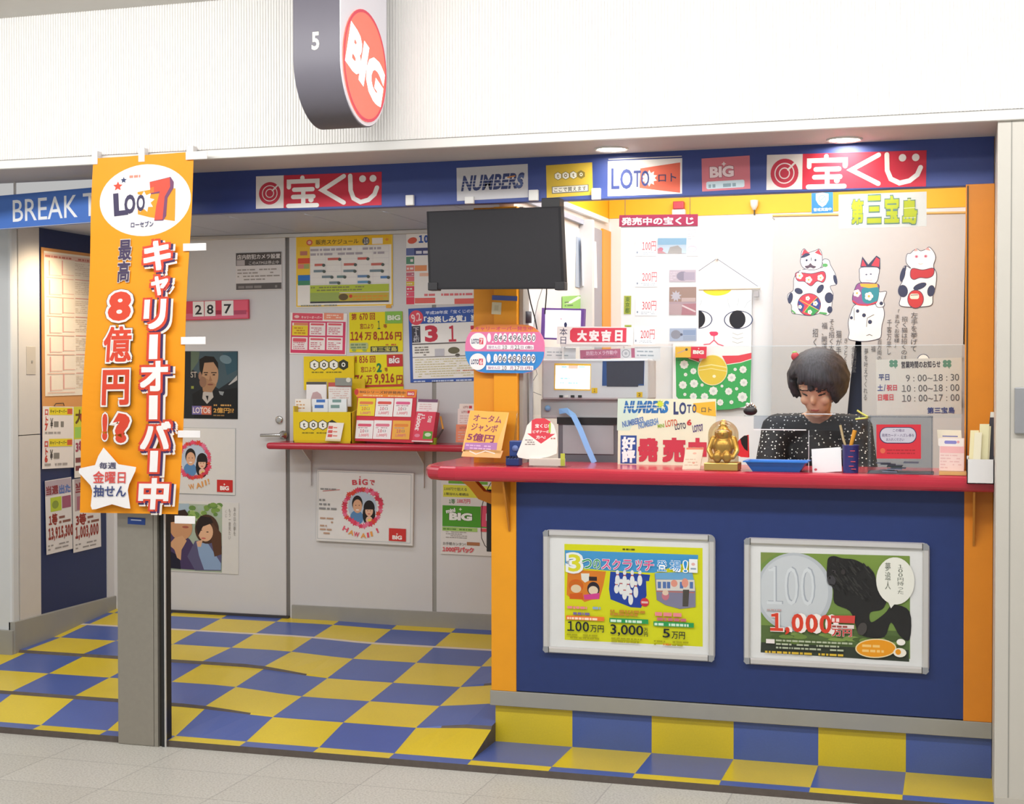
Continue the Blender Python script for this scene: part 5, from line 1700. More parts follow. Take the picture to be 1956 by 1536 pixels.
MB().box(c.x, d.x, 0.328, 0.336, d.z, c.z, BLACK).build('slot', tm)
c, d = PY(1075, 812, 0.33), PY(1172, 868, 0.33)
MB().box(c.x, d.x, 0.330, 0.336, d.z, c.z, mat('#a3a6aa', rough=0.4, noise=0.04)).build('front_flap', tm)
s = Sheet(onY(0.311), (1059, 694), (1129, 695), (1058, 745), '#f2c24c', 0.002).frame(860, 620, 4.89)
LIT = mat('#fbfcfa', emit=2.2, noise=0)
s.rect(985, 382, 1308, 598, LIT); s.rect(1105, 382, 1195, 412, mat('#f0b0a0', emit=.8, noise=0)); s.rect(1040, 388, 1090, 402, mat('#8fc0e8', emit=.8, noise=0)); s.rect(1200, 388, 1260, 402, mat('#a8d0e8', emit=.8, noise=0))
s.fine(1030, 490, 1160, 515, 1, mat('#9cc8d8', emit=.9, noise=0), 0.6, 3); s.fine(1030, 530, 1230, 555, 1, mat('#9cc8d8', emit=.9, noise=0), 0.6, 4)
s.build('lit_screen', shg, label='glowing white screen')
s = Sheet(onY(0.311), (1151, 690), (1231, 689), (1150, 737), '#2e4d84', 0.002).frame(860, 620, 4.89)
s.poly([(1460, 345), (1810, 340), (1805, 555), (1760, 555), (1755, 580), (1462, 580)], '#3a3b48')
s.build('dark_screen', shg, label='switched off dark blue screen')
s = Sheet(onY(0.311), (1130, 741), (1141, 741), (1130, 751), '#d8b024', 0.001); s.text('1', 1134, 743, 1137, 749, '#5a4a10', .02); s.build('number_label', shg)
s = Sheet(onY(0.311), (1216, 749), (1227, 749), (1216, 759), '#d8b024', 0.001); s.text('2', 1219, 751, 1224, 757, '#5a4a10', .02); s.build('number_label', shg)
mb = MB()
for u in (1068, 1078, 1090, 1104):
    p_ = PY(u, 757, 0.305)
    mb.box(p_.x, p_.x + 0.014, 0.306, 0.313, p_.z - 0.005, p_.z + 0.004, BLACK if u != 1078 else WHITE)
mb.build('key_row', tm)
pts = [PY(u, v, y) for u, v, y in ((1068, 786, .31), (1082, 784, .30), (1095, 794, .29), (1108, 820, .28), (1122, 855, .27), (1135, 884, .26))]
mb = MB()
vs = []
for i, p_ in enumerate(pts):
    t_ = (pts[min(i + 1, 5)] - pts[max(0, i - 1)]).normalized()
    nn = Vector((-t_.z, 0, t_.x)) * 0.011
    vs += [p_ + nn, p_ - nn, p_ - nn + Vector((0, .003, 0)), p_ + nn + Vector((0, .003, 0))]
fs = []
for i in range(5):
    fs += [(i * 4 + k, i * 4 + (k + 1) % 4, i * 4 + 4 + (k + 1) % 4, i * 4 + 4 + k) for k in range(4)]
mb.add(vs, fs + [(0, 1, 2, 3), (20, 23, 22, 21)], mat('#86b4ea', rough=0.4, noise=0.03))
mb.build('receipt_strip', tm, label='pale blue strip')
p_ = PY(1046, 780, 0.33)
MB().ball(p_, (0.012, 0.01, 0.012), mat('#7ea8d4', noise=.02)).build('status_lamp', tm)

# lit screen on the booth wall and the lucky day sign
ls = thing('small_screen', 'small purple framed screen glowing white beside the orange column', 'screen', PY(1075, 655, 0.55))
s = Sheet(onY(0.548), (1035, 588), (1116, 590), (1036, 648), '#6a4a94', 0.03).frame(780, 370, 4.388)
s.build('housing', ls)
s = Sheet(onY(0.547), (1043, 592), (1110, 593), (1042, 645), '#f0f2ff', 0.0005).frame(780, 370, 4.388)
s.rect(1150, 976, 1440, 1205, mat('#f4f4ff', emit=2.0, noise=0)); s.ring(1290, 1085, 55, 65, 8, mat('#e6dcf4', emit=1.5, noise=0))
s.build('screen', ls)
a = PY(1075, 648, 0.55)
MB().tube([(a.x, 0.56, a.z + 0.02), (a.x, 0.56, a.z - 0.05)], 0.008, BLACK).build('stem', ls)
MB().box(0.0, a.x + 0.02, 0.55, 0.57, a.z - 0.06, a.z - 0.045, BLACK).build('wall_bracket', ls)

s = Sheet(onY(0.39), (1064, 623), (1210, 625), (1064, 657), '#f2efee', 0.004).frame(780, 370, 4.388)
s.poly([(1358, 1150), (1380, 1125), (1830, 1125), (1830, 1245), (1380, 1245), (1358, 1220)], '#e0485c')
s.vtext('本日', 1266, 1122, 1338, 1262, '#2c3058', .0); s.ell(1318, 1098, 14, 22, '#3c4468', 12); s.star(1280, 1050, 10, 5, '#e0889c', 5)
for ch, x0, x1 in (('大', 1415, 1505), ('安', 1515, 1605), ('吉', 1620, 1705), ('日', 1735, 1800)):
    s.text(ch, x0, 1142, x1, 1238, '#f6eeee', .07)
ld = s.build('lucky_day_sign', label='white and red lucky day sign standing on the ticket terminal', cat='sign')
MB().box(PY(1070, 655, .39).x, PY(1200, 655, .39).x, 0.392, 0.44, PY(1100, 662, .39).z, PY(1100, 656, .39).z, mat('#e8e6e4', noise=.02)).build('ledge', ld)
mb = MB()
for u in (1075, 1190):
    p_ = PY(u, 660, .41)
    MB().box(p_.x, p_.x + .006, .40, .41, PY(u, 688, .41).z, p_.z, mat('#e8e6e4', noise=.02)).build('support_leg', ld)
s = Sheet(onY(0.36), (1108, 669), (1212, 665), (1108, 687), '#b0647e', 0.003).frame(860, 620, 4.89)
s.text('防犯カメラ作動中', 1270, 250, 1560, 290, '#d8b8c8', .02); s.fine(1240, 300, 1580, 315, 1, '#8c5a70', 0.6, 2); s.rect(1590, 225, 1690, 318, '#cfcdd0'); s.ring(1640, 270, 38, 38, 6, '#8c8c94', 20); s.ell(1640, 270, 14, 14, '#a8a8b0', 14)
s.build('camera_notice', label='narrow mauve camera notice on top of the ticket terminal', cat='notice')
for k, (x0, y0, x1, y1, lb) in enumerate(((1040, 664, 1100, 687, 'white paper slip leaning behind the lit terminal screen'), (1212, 662, 1262, 688, 'white paper slip right of the mauve camera notice'))):
    s = Sheet(onY(0.43), (x0, y0), (x1, y0 + 1), (x0, y1), '#e9ecef', 0.001); s.fine(x0 + 5, y0 + 6, x1 - 8, y1 - 5, 2, '#a8b4bc', .35, k)
    s.build('paper_slip', label=lb, cat='paper', group='paper slips behind the terminal')

# NUMBERS / LOTO board
s = Sheet(leaning(0.20, CT, 0.06), (1181, 762), (1368, 762), (1179, 890), '#dfe2c8', 0.004).frame(1160, 640, 5.484)
s.poly([(110, 665), (420, 665), (240, 1000), (105, 1000)], '#c8dccc')
s.text('NUMBERS', 170, 688, 645, 820, '#2f6aa8', .05, sh=.28)
for k in range(2): s.line([(180, 742 + k * 32), (640, 726 + k * 32)], 6, '#dfe2c8')
s.star(560, 722, 50, 24, '#c8d83c', 9); s.text('S', 590, 690, 652, 815, '#2f78b8', .03, sh=.2)
s.poly([(905, 715), (1130, 695), (1140, 850), (1010, 835), (900, 790)], '#e2b43a')
s.text('L', 700, 700, 752, 832, '#3a4470', .05); s.text('O', 760, 705, 832, 830, '#3a4470', .04); s.text('T', 840, 728, 885, 815, '#3a4470', .03); s.text('O', 895, 725, 938, 815, '#3a4470', .03); s.text('ロト', 990, 755, 1095, 808, '#5a5048', .02)
s.text('NUMBERS3', 155, 880, 390, 945, '#5a7ab0', .04, sh=.2, rot=-14); s.text('NUMBERS4', 325, 890, 545, 960, '#6a8cb8', .04, sh=.2, rot=-14)
s.text('MINI', 535, 930, 605, 970, '#8fae3c', .03, rot=-8); s.text('LOTO', 615, 885, 740, 955, '#c8684a', .03, rot=-8); s.text('LOTO', 715, 920, 830, 985, '#4a4458', .03, rot=-8); s.text('6', 840, 880, 890, 945, '#c0403c', .05); s.text('LOTO7', 900, 935, 1010, 1010, '#5a4a78', .04, rot=-10)
s.rect(145, 1052, 315, 1345, '#2f4f94'); s.vtext('好評', 160, 1066, 300, 1335, '#eef0ee', .06)
for ch, x0, x1 in (('発', 315, 560), ('売', 572, 835), ('中', 855, 1050)): s.text(ch, x0, 1068, x1, 1335, '#c03a4c', .08)
s.build('sales_board', label='cream sales board with blue slanted letters and big red characters on the counter', cat='sign')

# autumn jumbo stand
aj = thing('card_stand', 'orange hand lettered card leaning in a clear stand at the counter left end', 'card stand', (-0.07, 0.05, CT))
fnA = leaning(0.02, CT + 0.03, 0.30)
s = Sheet(fnA, (898, 784), (972, 788), (882, 862), '#f2b870', 0.003).frame(860, 620, 4.89)
s.poly([(190, 805), (545, 820), (440, 1100), (140, 1100)], '#efb052')
s.text('オータム', 225, 838, 490, 905, '#8a3c60', .02, rot=2); s.text('ジャンボ', 205, 920, 450, 995, '#8a3c60', .02, rot=2); s.text('5億円', 168, 1010, 420, 1085, '#8a3c60', .03, rot=2)
s.poly([(140, 1100), (440, 1100), (432, 1165), (130, 1165)], '#b07ab0'); s.fine(150, 1110, 420, 1160, 2, '#d8b0d0', .5, 3)
s.build('card', aj)
s = Sheet(fnA, (886, 858), (961, 861), (881, 872), '#f0b87c', 0.004).frame(860, 620, 4.89)
s.line([(180, 1180), (240, 1210), (330, 1180), (420, 1205)], 8, '#e8e0d8'); s.build('ticket_strip', aj)
A, B = PZ(884, 893, CT), PZ(958, 893, CT)
mb = MB().box(A.x, B.x, -0.02, 0.09, CT, CT + 0.004, CLEAR)
zt_ = fnA(930, 785).z
mb.prism([(0.018, CT + 0.004), (0.022, CT + 0.004), (0.022 + 0.30 * (zt_ - CT), zt_), (0.018 + 0.30 * (zt_ - CT), zt_)], lambda a, b, d: Vector((d, a, b)), A.x, B.x, CLEAR)
mb.build('acrylic_easel', aj)
p0, p1 = fnA(972, 789), fnA(958, 872)
mb = MB().prism([(-0.01, CT + 0.004), (0.012, CT + 0.03), (p0.y, p0.z), (p0.y + 0.02, p0.z), (0.06, CT + 0.004)], lambda a, b, d: Vector((B.x + d, a, b)), -0.002, 0.001, CLEAR)
mb.build('side_wall', aj)

# blue ink box
q = PZ(965, 893, CT)
ib = thing('stamp_box', 'small dark blue stamp box on the counter below the orange column', 'box', (q.x, 0.0, CT))
MB().box(q.x - 0.028, q.x + 0.024, -0.03, 0.02, CT, CT + 0.03, mat('#24366e', rough=0.35, noise=.05), 0.004).build('box_base', ib)
MB().box(q.x - 0.018, q.x + 0.032, -0.015, 0.022, CT + 0.034, CT + 0.094, mat('#2c4280', rough=0.35, noise=.05), 0.004).build('box_lid', ib)
mb = MB()
for k in range(4): mb.box(q.x - 0.026 + k * .012, q.x - 0.019 + k * .012, -0.033, -0.0, CT + 0.030, CT + 0.036, mat('#1c2444', noise=.03))
mb.build('ridge', ib)
MB().lathe([(0.0, 0.0), (0.012, 0.0), (0.012, 0.002), (0.0, 0.002)], (q.x + .006, -0.0175, CT + .065), mat('#6a7cb4', noise=.03), 16, 'Y').build('dial', ib)

# beginners' leaflet holder, cap shaped card
vs_ = thing('leaflet_holder', 'white rounded card with a red down arrow in a leaflet holder on the counter', 'leaflet holder', (0.12, -0.02, CT))
shp = [(1003, 830), (1007, 813), (1016, 803), (1032, 799), (1048, 802), (1058, 812), (1064, 830), (1066, 850), (1065, 866), (1050, 872), (1030, 876), (1010, 877), (992, 874), (989, 868), (995, 852)]
fnV = leaning(-0.03, CT + 0.02, 0.12)
s = Sheet(fnV, (988, 799), (1067, 799), (988, 878), '#f1ece4', 0.003, shape=shp).frame(860, 620, 4.89)
s.poly([(762, 895), (800, 878), (880, 875), (938, 905), (938, 1022), (985, 1020), (855, 1112), (722, 1018), (762, 1018)], '#dc4552')
s.text('宝くじ!', 795, 928, 925, 965, '#f6e8e4', .04); s.text('ビギナーの', 775, 985, 930, 1015, '#f6e8e4', .03); s.text('方へ!', 805, 1035, 895, 1070, '#f6e8e4', .04)
s.fine(705, 1070, 800, 1130, 3, '#8a7a78', .4, 3); s.fine(945, 1050, 990, 1110, 2, '#c87a6c', .4, 4); s.rect(925, 920, 942, 1010, '#b0c848')
s.build('arrow_card', vs_)
A, B = PZ(980, 897, CT), PZ(1062, 897, CT)
mb = MB().box(A.x, B.x, -0.045, 0.03, CT, CT + 0.004, CLEAR)
mb.box(A.x, B.x, -0.047, -0.044, CT, CT + 0.028, CLEAR)
mb.build('acrylic_tray', vs_)
MB().box(A.x + .004, B.x - .012, -0.040, -0.012, CT + .004, CT + .03, paper('#e6dcd0')).build('leaflets', vs_)
MB().box(B.x - .022, B.x - .006, -0.0425, -0.040, CT + .004, CT + .05, paper('#c2cc50')).build('green_tab', vs_)

# small white leaflet block in front of the sales board
t = thing('leaflet_block', 'small cream leaflet stand in front of the sales board beside the golden figure', 'leaflet stand', PZ(1324, 898, CT))
s = Sheet(leaning(-0.03, CT, 0.12), (1310, 855), (1344, 855), (1303, 897), '#efe4cc', 0.008).frame(1160, 640, 5.484)
s.rect(830, 1180, 1010, 1200, '#e8886c'); s.ell(915, 1240, 20, 10, '#e8b8a0', 12); s.fine(820, 1290, 980, 1380, 3, '#d8c4a8', .35, 3); s.ell(905, 1340, 14, 10, '#e0a890', 10)
s.build('leaflets', t)
A, B = PZ(1302, 900, CT), PZ(1340, 900, CT)
MB().box(A.x, B.x, -0.045, 0.01, CT, CT + .003, CLEAR).build('acrylic_foot', t)

# golden seated figure under a clear dome
cxy = PZ(1372, 901, CT)
X0 = cxy.x + 0.004
gf = thing('golden_figure', 'golden seated figurine under a clear dome on a gold base', 'figurine', (X0, -0.05, CT))
MB().box(X0 - 0.062, X0 + 0.058, -0.095, 0.0, CT, CT + 0.028, GOLD, 0.003).build('plinth', gf)


def fused(name, blobs, mt, vox, parent=None, smooth=4, split=None, mats=()):
    """overlapping rounded masses grown into one continuous skin"""
    bm = bmesh.new()
    for b in blobs:
        if len(b) == 3:
            c, r, rot = b
            M = Matrix.Translation(c) @ (rot.to_4x4() if rot else Matrix.Identity(4)) @ Matrix.Diagonal((r[0], r[1], r[2], 1))
            bmesh.ops.create_icosphere(bm, subdivisions=3, radius=1.0, matrix=M)
        else:
            p, q_, r0_, r1_ = b
            p, q_ = Vector(p), Vector(q_)
            n_ = max(2, int((q_ - p).length / (min(r0_, r1_) * 0.45)) + 1)
            for i in range(n_ + 1):
                f_ = i / n_
                bmesh.ops.create_icosphere(bm, subdivisions=2, radius=r0_ + (r1_ - r0_) * f_, matrix=Matrix.Translation(p.lerp(q_, f_)))
    me = bpy.data.meshes.new(name)
    bm.to_mesh(me)
    bm.free()
    tmp = bpy.data.objects.new(name, me)
    COL.objects.link(tmp)
    md = tmp.modifiers.new('r', 'REMESH')
    md.mode = 'VOXEL'
    md.voxel_size = vox
    if smooth:
        sm_ = tmp.modifiers.new('s', 'SMOOTH')
        sm_.iterations = smooth
        sm_.factor = 0.5
    dg_ = bpy.context.evaluated_depsgraph_get()
    m2 = bpy.data.meshes.new_from_object(tmp.evaluated_get(dg_))
    bpy.data.objects.remove(tmp)
    bpy.data.meshes.remove(me)
    m2.name = name
    base = wloc(parent) if parent else Vector((0, 0, 0))
    m2.materials.clear()
    for m_ in [mt] + list(mats): m2.materials.append(m_)
    if split:
        for p in m2.polygons:
            p.material_index = split(p.center.copy())
    for v in m2.vertices: v.co -= base
    for p in m2.polygons: p.use_smooth = True
    o = bpy.data.objects.new(name, m2)
    COL.objects.link(o)
    if parent: o.parent = parent
    return o


Y0, Z0 = -0.048, CT + 0.026
V3 = Vector
fused('figure', [(V3((X0, Y0, Z0 + .055)), (.036, .030, .044), None), (V3((X0, Y0 - .004, Z0 + .105)), (.026, .024, .026), None), (V3((X0, Y0, Z0 + .128)), (.016, .015, .028), None),
                 ((X0 - .036, Y0, Z0 + .085), (X0 - .050, Y0 - .012, Z0 + .045), .012, .010), ((X0 - .050, Y0 - .012, Z0 + .045), (X0 - .036, Y0 - .026, Z0 + .022), .010, .009),
                 ((X0 + .036, Y0, Z0 + .085), (X0 + .050, Y0 - .012, Z0 + .045), .012, .010), ((X0 + .050, Y0 - .012, Z0 + .045), (X0 + .038, Y0 - .026, Z0 + .022), .010, .009),
                 (V3((X0 - .017, Y0 - .028, Z0 + .022)), (.016, .014, .022), None), (V3((X0 + .017, Y0 - .028, Z0 + .022)), (.016, .014, .022), None),
                 (V3((X0, Y0 - .028, Z0 + .103)), (.005, .007, .006), None), (V3((X0 - .026, Y0, Z0 + .106)), (.006, .008, .012), None), (V3((X0 + .026, Y0, Z0 + .106)), (.006, .008, .012), None)],
      GOLD, 0.0022, gf, 3)
mb = MB()
rad, hz = 0.054, Z0 + 0.10
prof = [(rad, Z0 + 0.0025), (rad, hz)] + [(rad * math.cos(a), hz + 0.052 * math.sin(a)) for a in [math.pi / 2 * i / 8 for i in range(1, 9)]]
mb.lathe(prof[:-1] + [(0.0, hz + 0.052)], (X0, Y0, 0), clear_mat('amber_clear_dome', '#efe6d0', 0.04), 32)
mb.build('clear_dome', gf)

# red and black ornament right of it
q = PY(1420, 872, 0.16)
mb = MB()
sp = [(1401, 858), (1410, 842), (1420, 833), (1428, 831), (1429, 874), (1415, 873), (1404, 868)]
s = Sheet(onY(0.15), (1400, 831), (1429, 831), (1400, 875), '#d8343c', 0.03, shape=sp)
s.poly([(1414, 838), (1422, 832), (1428, 832), (1428, 862), (1422, 858), (1416, 848)], '#20201f')
s.build('wooden_ornament', label='red and black rounded ornament behind the golden figure', cat='ornament')

# blue money tray
A, B = PZ(1421, 906, CT), PZ(1528, 906, CT)
C0 = PZ(1474, 905, CT)
mb = MB()
bl = mat('#2f74c8', rough=0.3, noise=.03)
yc = -0.035
for (w0, d0, z0), (w1, d1, z1) in (((.082, .040, CT), (.106, .060, CT + .036)), ((.106, .060, CT + .036), (.112, .066, CT + .037)), ((.112, .066, CT + .037), (.112, .066, CT + .033)), ((.102, .056, CT + .0355), (.079, .037, CT + .004)), ((.106, .060, CT + .036), (.102, .056, CT + .0355))):
    cx = C0.x
    q0_ = [(cx - w0, yc - d0, z0), (cx + w0, yc - d0, z0), (cx + w0, yc + d0, z0), (cx - w0, yc + d0, z0)]
    q1_ = [(cx - w1, yc - d1, z1), (cx + w1, yc - d1, z1), (cx + w1, yc + d1, z1), (cx - w1, yc + d1, z1)]
    mb.add(q0_ + q1_, [(i, (i + 1) % 4, 4 + (i + 1) % 4, 4 + i) for i in range(4)], bl)
mb.box(C0.x - .082, C0.x + .082, yc - .040, yc + .040, CT, CT + .004, bl)
mb.build('money_tray', label='blue plastic coin tray on the counter in front of the clerk', cat='tray')

# folded white card
A = PZ(1550, 905, CT)
s = Sheet(leaning(-0.06, CT, 0.08), (1550, 858), (1606, 854), (1552, 904), '#eef0f2', 0.002); s.ell(1558, 897, 3, 2.5, '#c85a68', 10)
wc = s.build('blank_card', label='blank white folded card standing beside the blue pen cup', cat='card')
B = PZ(1604, 904, CT)
MB().prism([(-0.055, CT), (-0.0525, CT), (0.0 - 0.0525 + .012, CT + .08), (-0.055 + .012, CT + .08)], lambda a, b, d: Vector((d, a + .035 - .02 * (b - CT) / .08, b)), A.x + .004, B.x, paper('#e4e6e8')).build('back_flap', wc)

# pen cup
q = PZ(1621, 906, CT)
pcup = thing('pen_cup', 'dark blue pen cup on the counter left of the ballot box', 'cup', (q.x, -0.05, CT))
MB().lathe([(.026, CT), (.029, CT + .095), (.0305, CT + .096), (.0275, CT + .093), (.0245, CT + .004), (0, CT + .004)], (q.x, -0.05, 0), mat('#343a7c', rough=.4, noise=.1, scale=40), 28).build('cup_body', pcup)
for k, (zz, xx) in enumerate(((.075, .010), (.055, .004), (.038, .012), (.022, .006), (.012, .014))):
    MB().box(q.x + xx - .010, q.x + xx + .006, -0.0798, -0.076, CT + zz, CT + zz + .003, mat('#c84a5c', noise=.02)).build('red_mark', pcup)
for P_, m_, lb, nm in ((((1620, 868), (1611, 840), (1605, 812)), mat('#c8b68c', rough=.3, metal=.3, noise=.03), 'thin silver and tan pen in the blue pen cup', 'pen'), (((1622, 868), (1627, 845), (1633, 822)), mat('#d8952c', rough=.4, noise=.04), 'thick orange marker in the blue pen cup', 'marker_pen')):
    pts = [PY(u, v, -0.05) for u, v in P_]
    MB().tube(pts, .0042 if nm == 'pen' else [.006, .0066, .0075], m_, 8).build(nm, label=lb, cat='pen')

# glass screens of the window
gy = 0.22
zt1, zb1 = PY(1340, 662, gy).z, PY(1500, 796, gy).z
x0_, x1_ = 0.066, 1.694
gp = thing('glass_screen', 'clear glass screen standing across the booth window above the counter', 'glass screen', (0.9, gy, CT))
MB().box(x0_, x1_, gy, gy + 0.006, zb1, zt1, CLEAR).build('pane', gp)
MB().box(x0_, x1_, gy, gy + 0.006, zt1 - .0005, zt1 + .0012, EDGE).build('top_edge', gp)
for x_ in (x0_ + 0.01, 1.686):
    MB().box(x_ - .006, x_ + .006, gy - .004, gy + .010, CT, zt1, mat('#b8bcc2', rough=.3, metal=.4, noise=.02)).build('upright', gp)
a, b = PY(1440, 794, gy - .01), PY(1662, 823, gy - .01)
MB().box(a.x, b.x, gy - .014, gy - .009, b.z, a.z, TINTED).build('speaking_strip', gp, label='hazy strip')
c = PY(1540, 821, gy - .012)
MB().box(a.x, c.x, gy - .0155, gy - .0085, b.z - .001, b.z + .0025, mat('#ffffff', rough=.2, noise=0)).build('strip_edge', gp, label='bright polished lower edge')
c2, d2_ = PY(1538, 790, gy - .012), PY(1596, 792, gy - .012)
MB().box(c2.x, d2_.x, gy - .0155, gy - .0085, d2_.z, c2.z, EDGE).build('strip_edge', gp)
a2 = PY(1546, 824, gy - .01)
MB().box(a2.x, b.x, gy - .030, gy - .026, CT, b.z + .002, CLEAR).build('lower_pane', gp)
MB().box(a2.x - .001, a2.x + .001, gy - .031, gy - .025, CT, b.z, EDGE).build('pane_edge', gp)

# hours board stuck on the glass
s = Sheet(onY(gy - .004), (1673, 687), (1841, 683), (1673, 793), '#c9cbc4', 0.003).frame(1600, 660, 5.121)
for cx in (548, 1072):
    for dx, dy in ((-20, -14), (20, -14), (-20, 18), (20, 18)): s.ell(cx + dx, 175 + dy, 22, 20, '#5f8c78', 12)
    s.line([(cx, 185), (cx + 22, 225)], 7, '#5f8c78')
s.text('営業時間のお知らせ', 625, 155, 1008, 225, '#3c3a44', .03)
for y, lab, c, t in ((282, '平日', '#4a5480', '9 : 00~18 : 30'), (382, '土/祝日', '#c04a58', '10 : 00~18 : 00'), (478, '日曜日', '#c85a60', '10 : 00~17 : 00')):
    if lab == '土/祝日':
        s.text('土', 385, y, 440, y + 62, '#4a5490', .03); s.text('/', 448, y, 465, y + 62, '#4a5490', .02); s.text('祝日', 475, y, 578, y + 62, c, .03)
    else:
        s.text(lab, 398 if lab == '平日' else 388, y, 505 if lab == '平日' else 542, y + 62, c, .03)
    s.text(t, 668 if t[0] == '9' else 625, y + 5, 1185, y + 70, '#5a5c60', -.002)
s.text('第三宝島', 870, 600, 1138, 662, '#3c4c84', .03)
s.build('hours_board', label='pale translucent opening hours board on the glass right of the clerk', cat='sign')

# acrylic ballot box with a red sign
bx = thing('ballot_box', 'clear acrylic box with a red sign on the counter right of the clerk', 'box', (1.42, -0.01, CT))
A, B = PZ(1654, 908, CT), PZ(1780, 908, CT)
zt2 = PY(1700, 797, -0.07).z
X0b, X1b, Yb0, Yb1 = A.x, B.x, -0.085, 0.06
mb = MB()
mb.box(X0b, X1b, Yb0, Yb0 + .003, CT + .003, zt2, CLEAR); mb.box(X0b, X1b, Yb1 - .003, Yb1, CT + .003, zt2, TINTED)
mb.box(X0b, X0b + .003, Yb0, Yb1, CT + .003, zt2, TINTED); mb.box(X1b - .003, X1b, Yb0, Yb1, CT + .003, zt2, TINTED)
mb.build('clear_walls', bx)
MB().box(X0b, X1b, Yb0, Yb1, zt2, zt2 + .003, TINTED).build('lid', bx)
MB().box(X0b - .002, X1b + .004, Yb0 - .002, Yb1, CT, CT + .003, mat('#5a5a64', noise=.03)).build('box_base', bx)
s = Sheet(onY(Yb0 - .001), (1674, 811), (1759, 811), (1673, 876), '#cf3340', 0.002).frame(1600, 660, 5.121)
s.rrect(408, 798, 772, 958, 75, '#2c2c54'); s.rrect(416, 805, 765, 950, 70, '#c3bfcb'); s.text('この箱は', 540, 815, 655, 845, '#5a4a70', .01); s.text('発売カード・ハズレ券を', 432, 862, 750, 895, '#5a4a70', .01); s.text('お入れください', 475, 905, 650, 935, '#5a4a70', .01)
s.ell(440, 1030, 26, 26, '#d8684c', 14); s.fine(480, 1010, 780, 1070, 2, '#a82c34', .4, 2)
s.build('red_sign', bx)
mb = MB()
for k in range(9):
    r = random.Random(k + 7)
    x = X0b + .012 + r.random() * .11
    mb.box(x, x + .05, Yb0 + .012 + r.random() * .05, Yb0 + .05 + r.random() * .05, CT + .004 + k * .004, CT + .007 + k * .004, paper(r.choice(['#8c8ca0', '#6a6a7c', '#b0a8b0', '#5a6a64', '#a07888'])))
mb.build('dropped_slips', bx, kind='stuff')

# yellow green ribbon on the glass edge
pts = [PY(u, v, gy - .02) for u, v in ((1637, 784), (1646, 790), (1655, 795), (1662, 797), (1652, 799), (1640, 800), (1634, 801))]
MB().tube(pts, .0035, mat('#cfd66a', rough=.4, noise=.03), 6).build('ribbon', label='yellow green ribbon tied at the glass edge above the pen cup', cat='ribbon')

# white memo pad stand
t = thing('memo_stand', 'pink and white memo slips in a clear stand right of the acrylic box', 'memo stand', PZ(1818, 911, CT))
s = Sheet(leaning(-0.06, CT + .012, .12), (1790, 821), (1836, 822), (1792, 850), '#ece2cc', .006).frame(1600, 660, 5.121)
s.rect(1025, 882, 1175, 892, '#6a6ab0'); s.build('rear_pad', t)
s = Sheet(leaning(-0.075, CT + .012, .10), (1795, 836), (1842, 837), (1796, 899), '#eed2cc', .006).frame(1600, 660, 5.121)
s.rrect(985, 905, 1230, 985, 15, '#efe6e0'); s.rrect(1045, 930, 1165, 962, 14, '#8a86c8'); s.ell(1180, 945, 14, 14, '#e0a0a8', 10); s.rect(1005, 985, 1240, 1050, '#ecb4b4'); s.fine(1010, 1060, 1230, 1210, 5, '#e2b8b4', .4, 3)
s.build('front_pad', t)
A, B = PZ(1793, 911, CT), PZ(1846, 911, CT)
MB().box(A.x, B.x, -.10, -.03, CT, CT + .0115, mat('#d9a868', rough=.4, noise=.08)).build('wooden_foot', t)

# white slip box hung at the right post
t = thing('slip_box', 'white box of long cream slips at the right end of the counter', 'slip box', PZ(1872, 912, CT))
wb = mat('#e6e4e4', rough=.4, noise=.02)
q0_, q1_ = PY(1847, 877, -0.15), PY(1899, 925, -0.15)
mb = MB()
mb.box(q0_.x, q1_.x, -.155, -.152, q1_.z, q0_.z, wb)
mb.box(q0_.x, q0_.x + .003, -.155, -.112, q1_.z, q0_.z + .006, wb); mb.box(q1_.x - .003, q1_.x, -.155, -.112, q1_.z, q0_.z, wb)
mb.box(q0_.x, q1_.x, -.155, -.112, q1_.z, q1_.z + .003, wb); mb.box(q0_.x, q1_.x, -.124, -.1215, q1_.z, q0_.z + .01, wb)
mb.build('box_body', t)
for k, (u0, v0, u1, v1, yy, c) in enumerate(((1850, 822, 1866, 876, -.145, '#efe4b8'), (1858, 826, 1872, 876, -.150, '#f1ead0'), (1868, 810, 1886, 878, -.140, '#ece6bc'), (1872, 814, 1889, 878, -.135, '#efe6c4'))):
    a, b = PY(u0, v0, yy), PY(u1, v1, yy)
    mb = MB().prism([(a.x + .006, a.z), (b.x + .006, a.z), (b.x - .002, q1_.z + .004), (a.x - .002, q1_.z + .004)], lambda p, q, d, yy=yy: Vector((p, yy + d, q)), 0, .0035, paper(c))
    mb.build('slip_pack', t)
a, b = PY(1892, 787, -.13), PY(1904, 880, -.13)
mb = MB().prism([(a.x, a.z), (a.x + .022, a.z), (a.x + .018, b.z), (a.x - .016, b.z)], lambda p, q, d: Vector((min(p, 1.783), -.13 + d, q)), 0, .006, mat('#3c3a44', noise=.05))
mb.add([(a.x, -.1305, a.z), (min(a.x + .022, 1.783), -.1305, a.z), (min(a.x + .022, 1.783), -.1305, a.z - .018), (a.x - .001, -.1305, a.z - .018)], [(0, 1, 2, 3)], paper('#e4e2d8'))
mb.build('dark_divider', t)

# ================================================================== BOOTH INTERIOR
# hanging list of tickets on sale

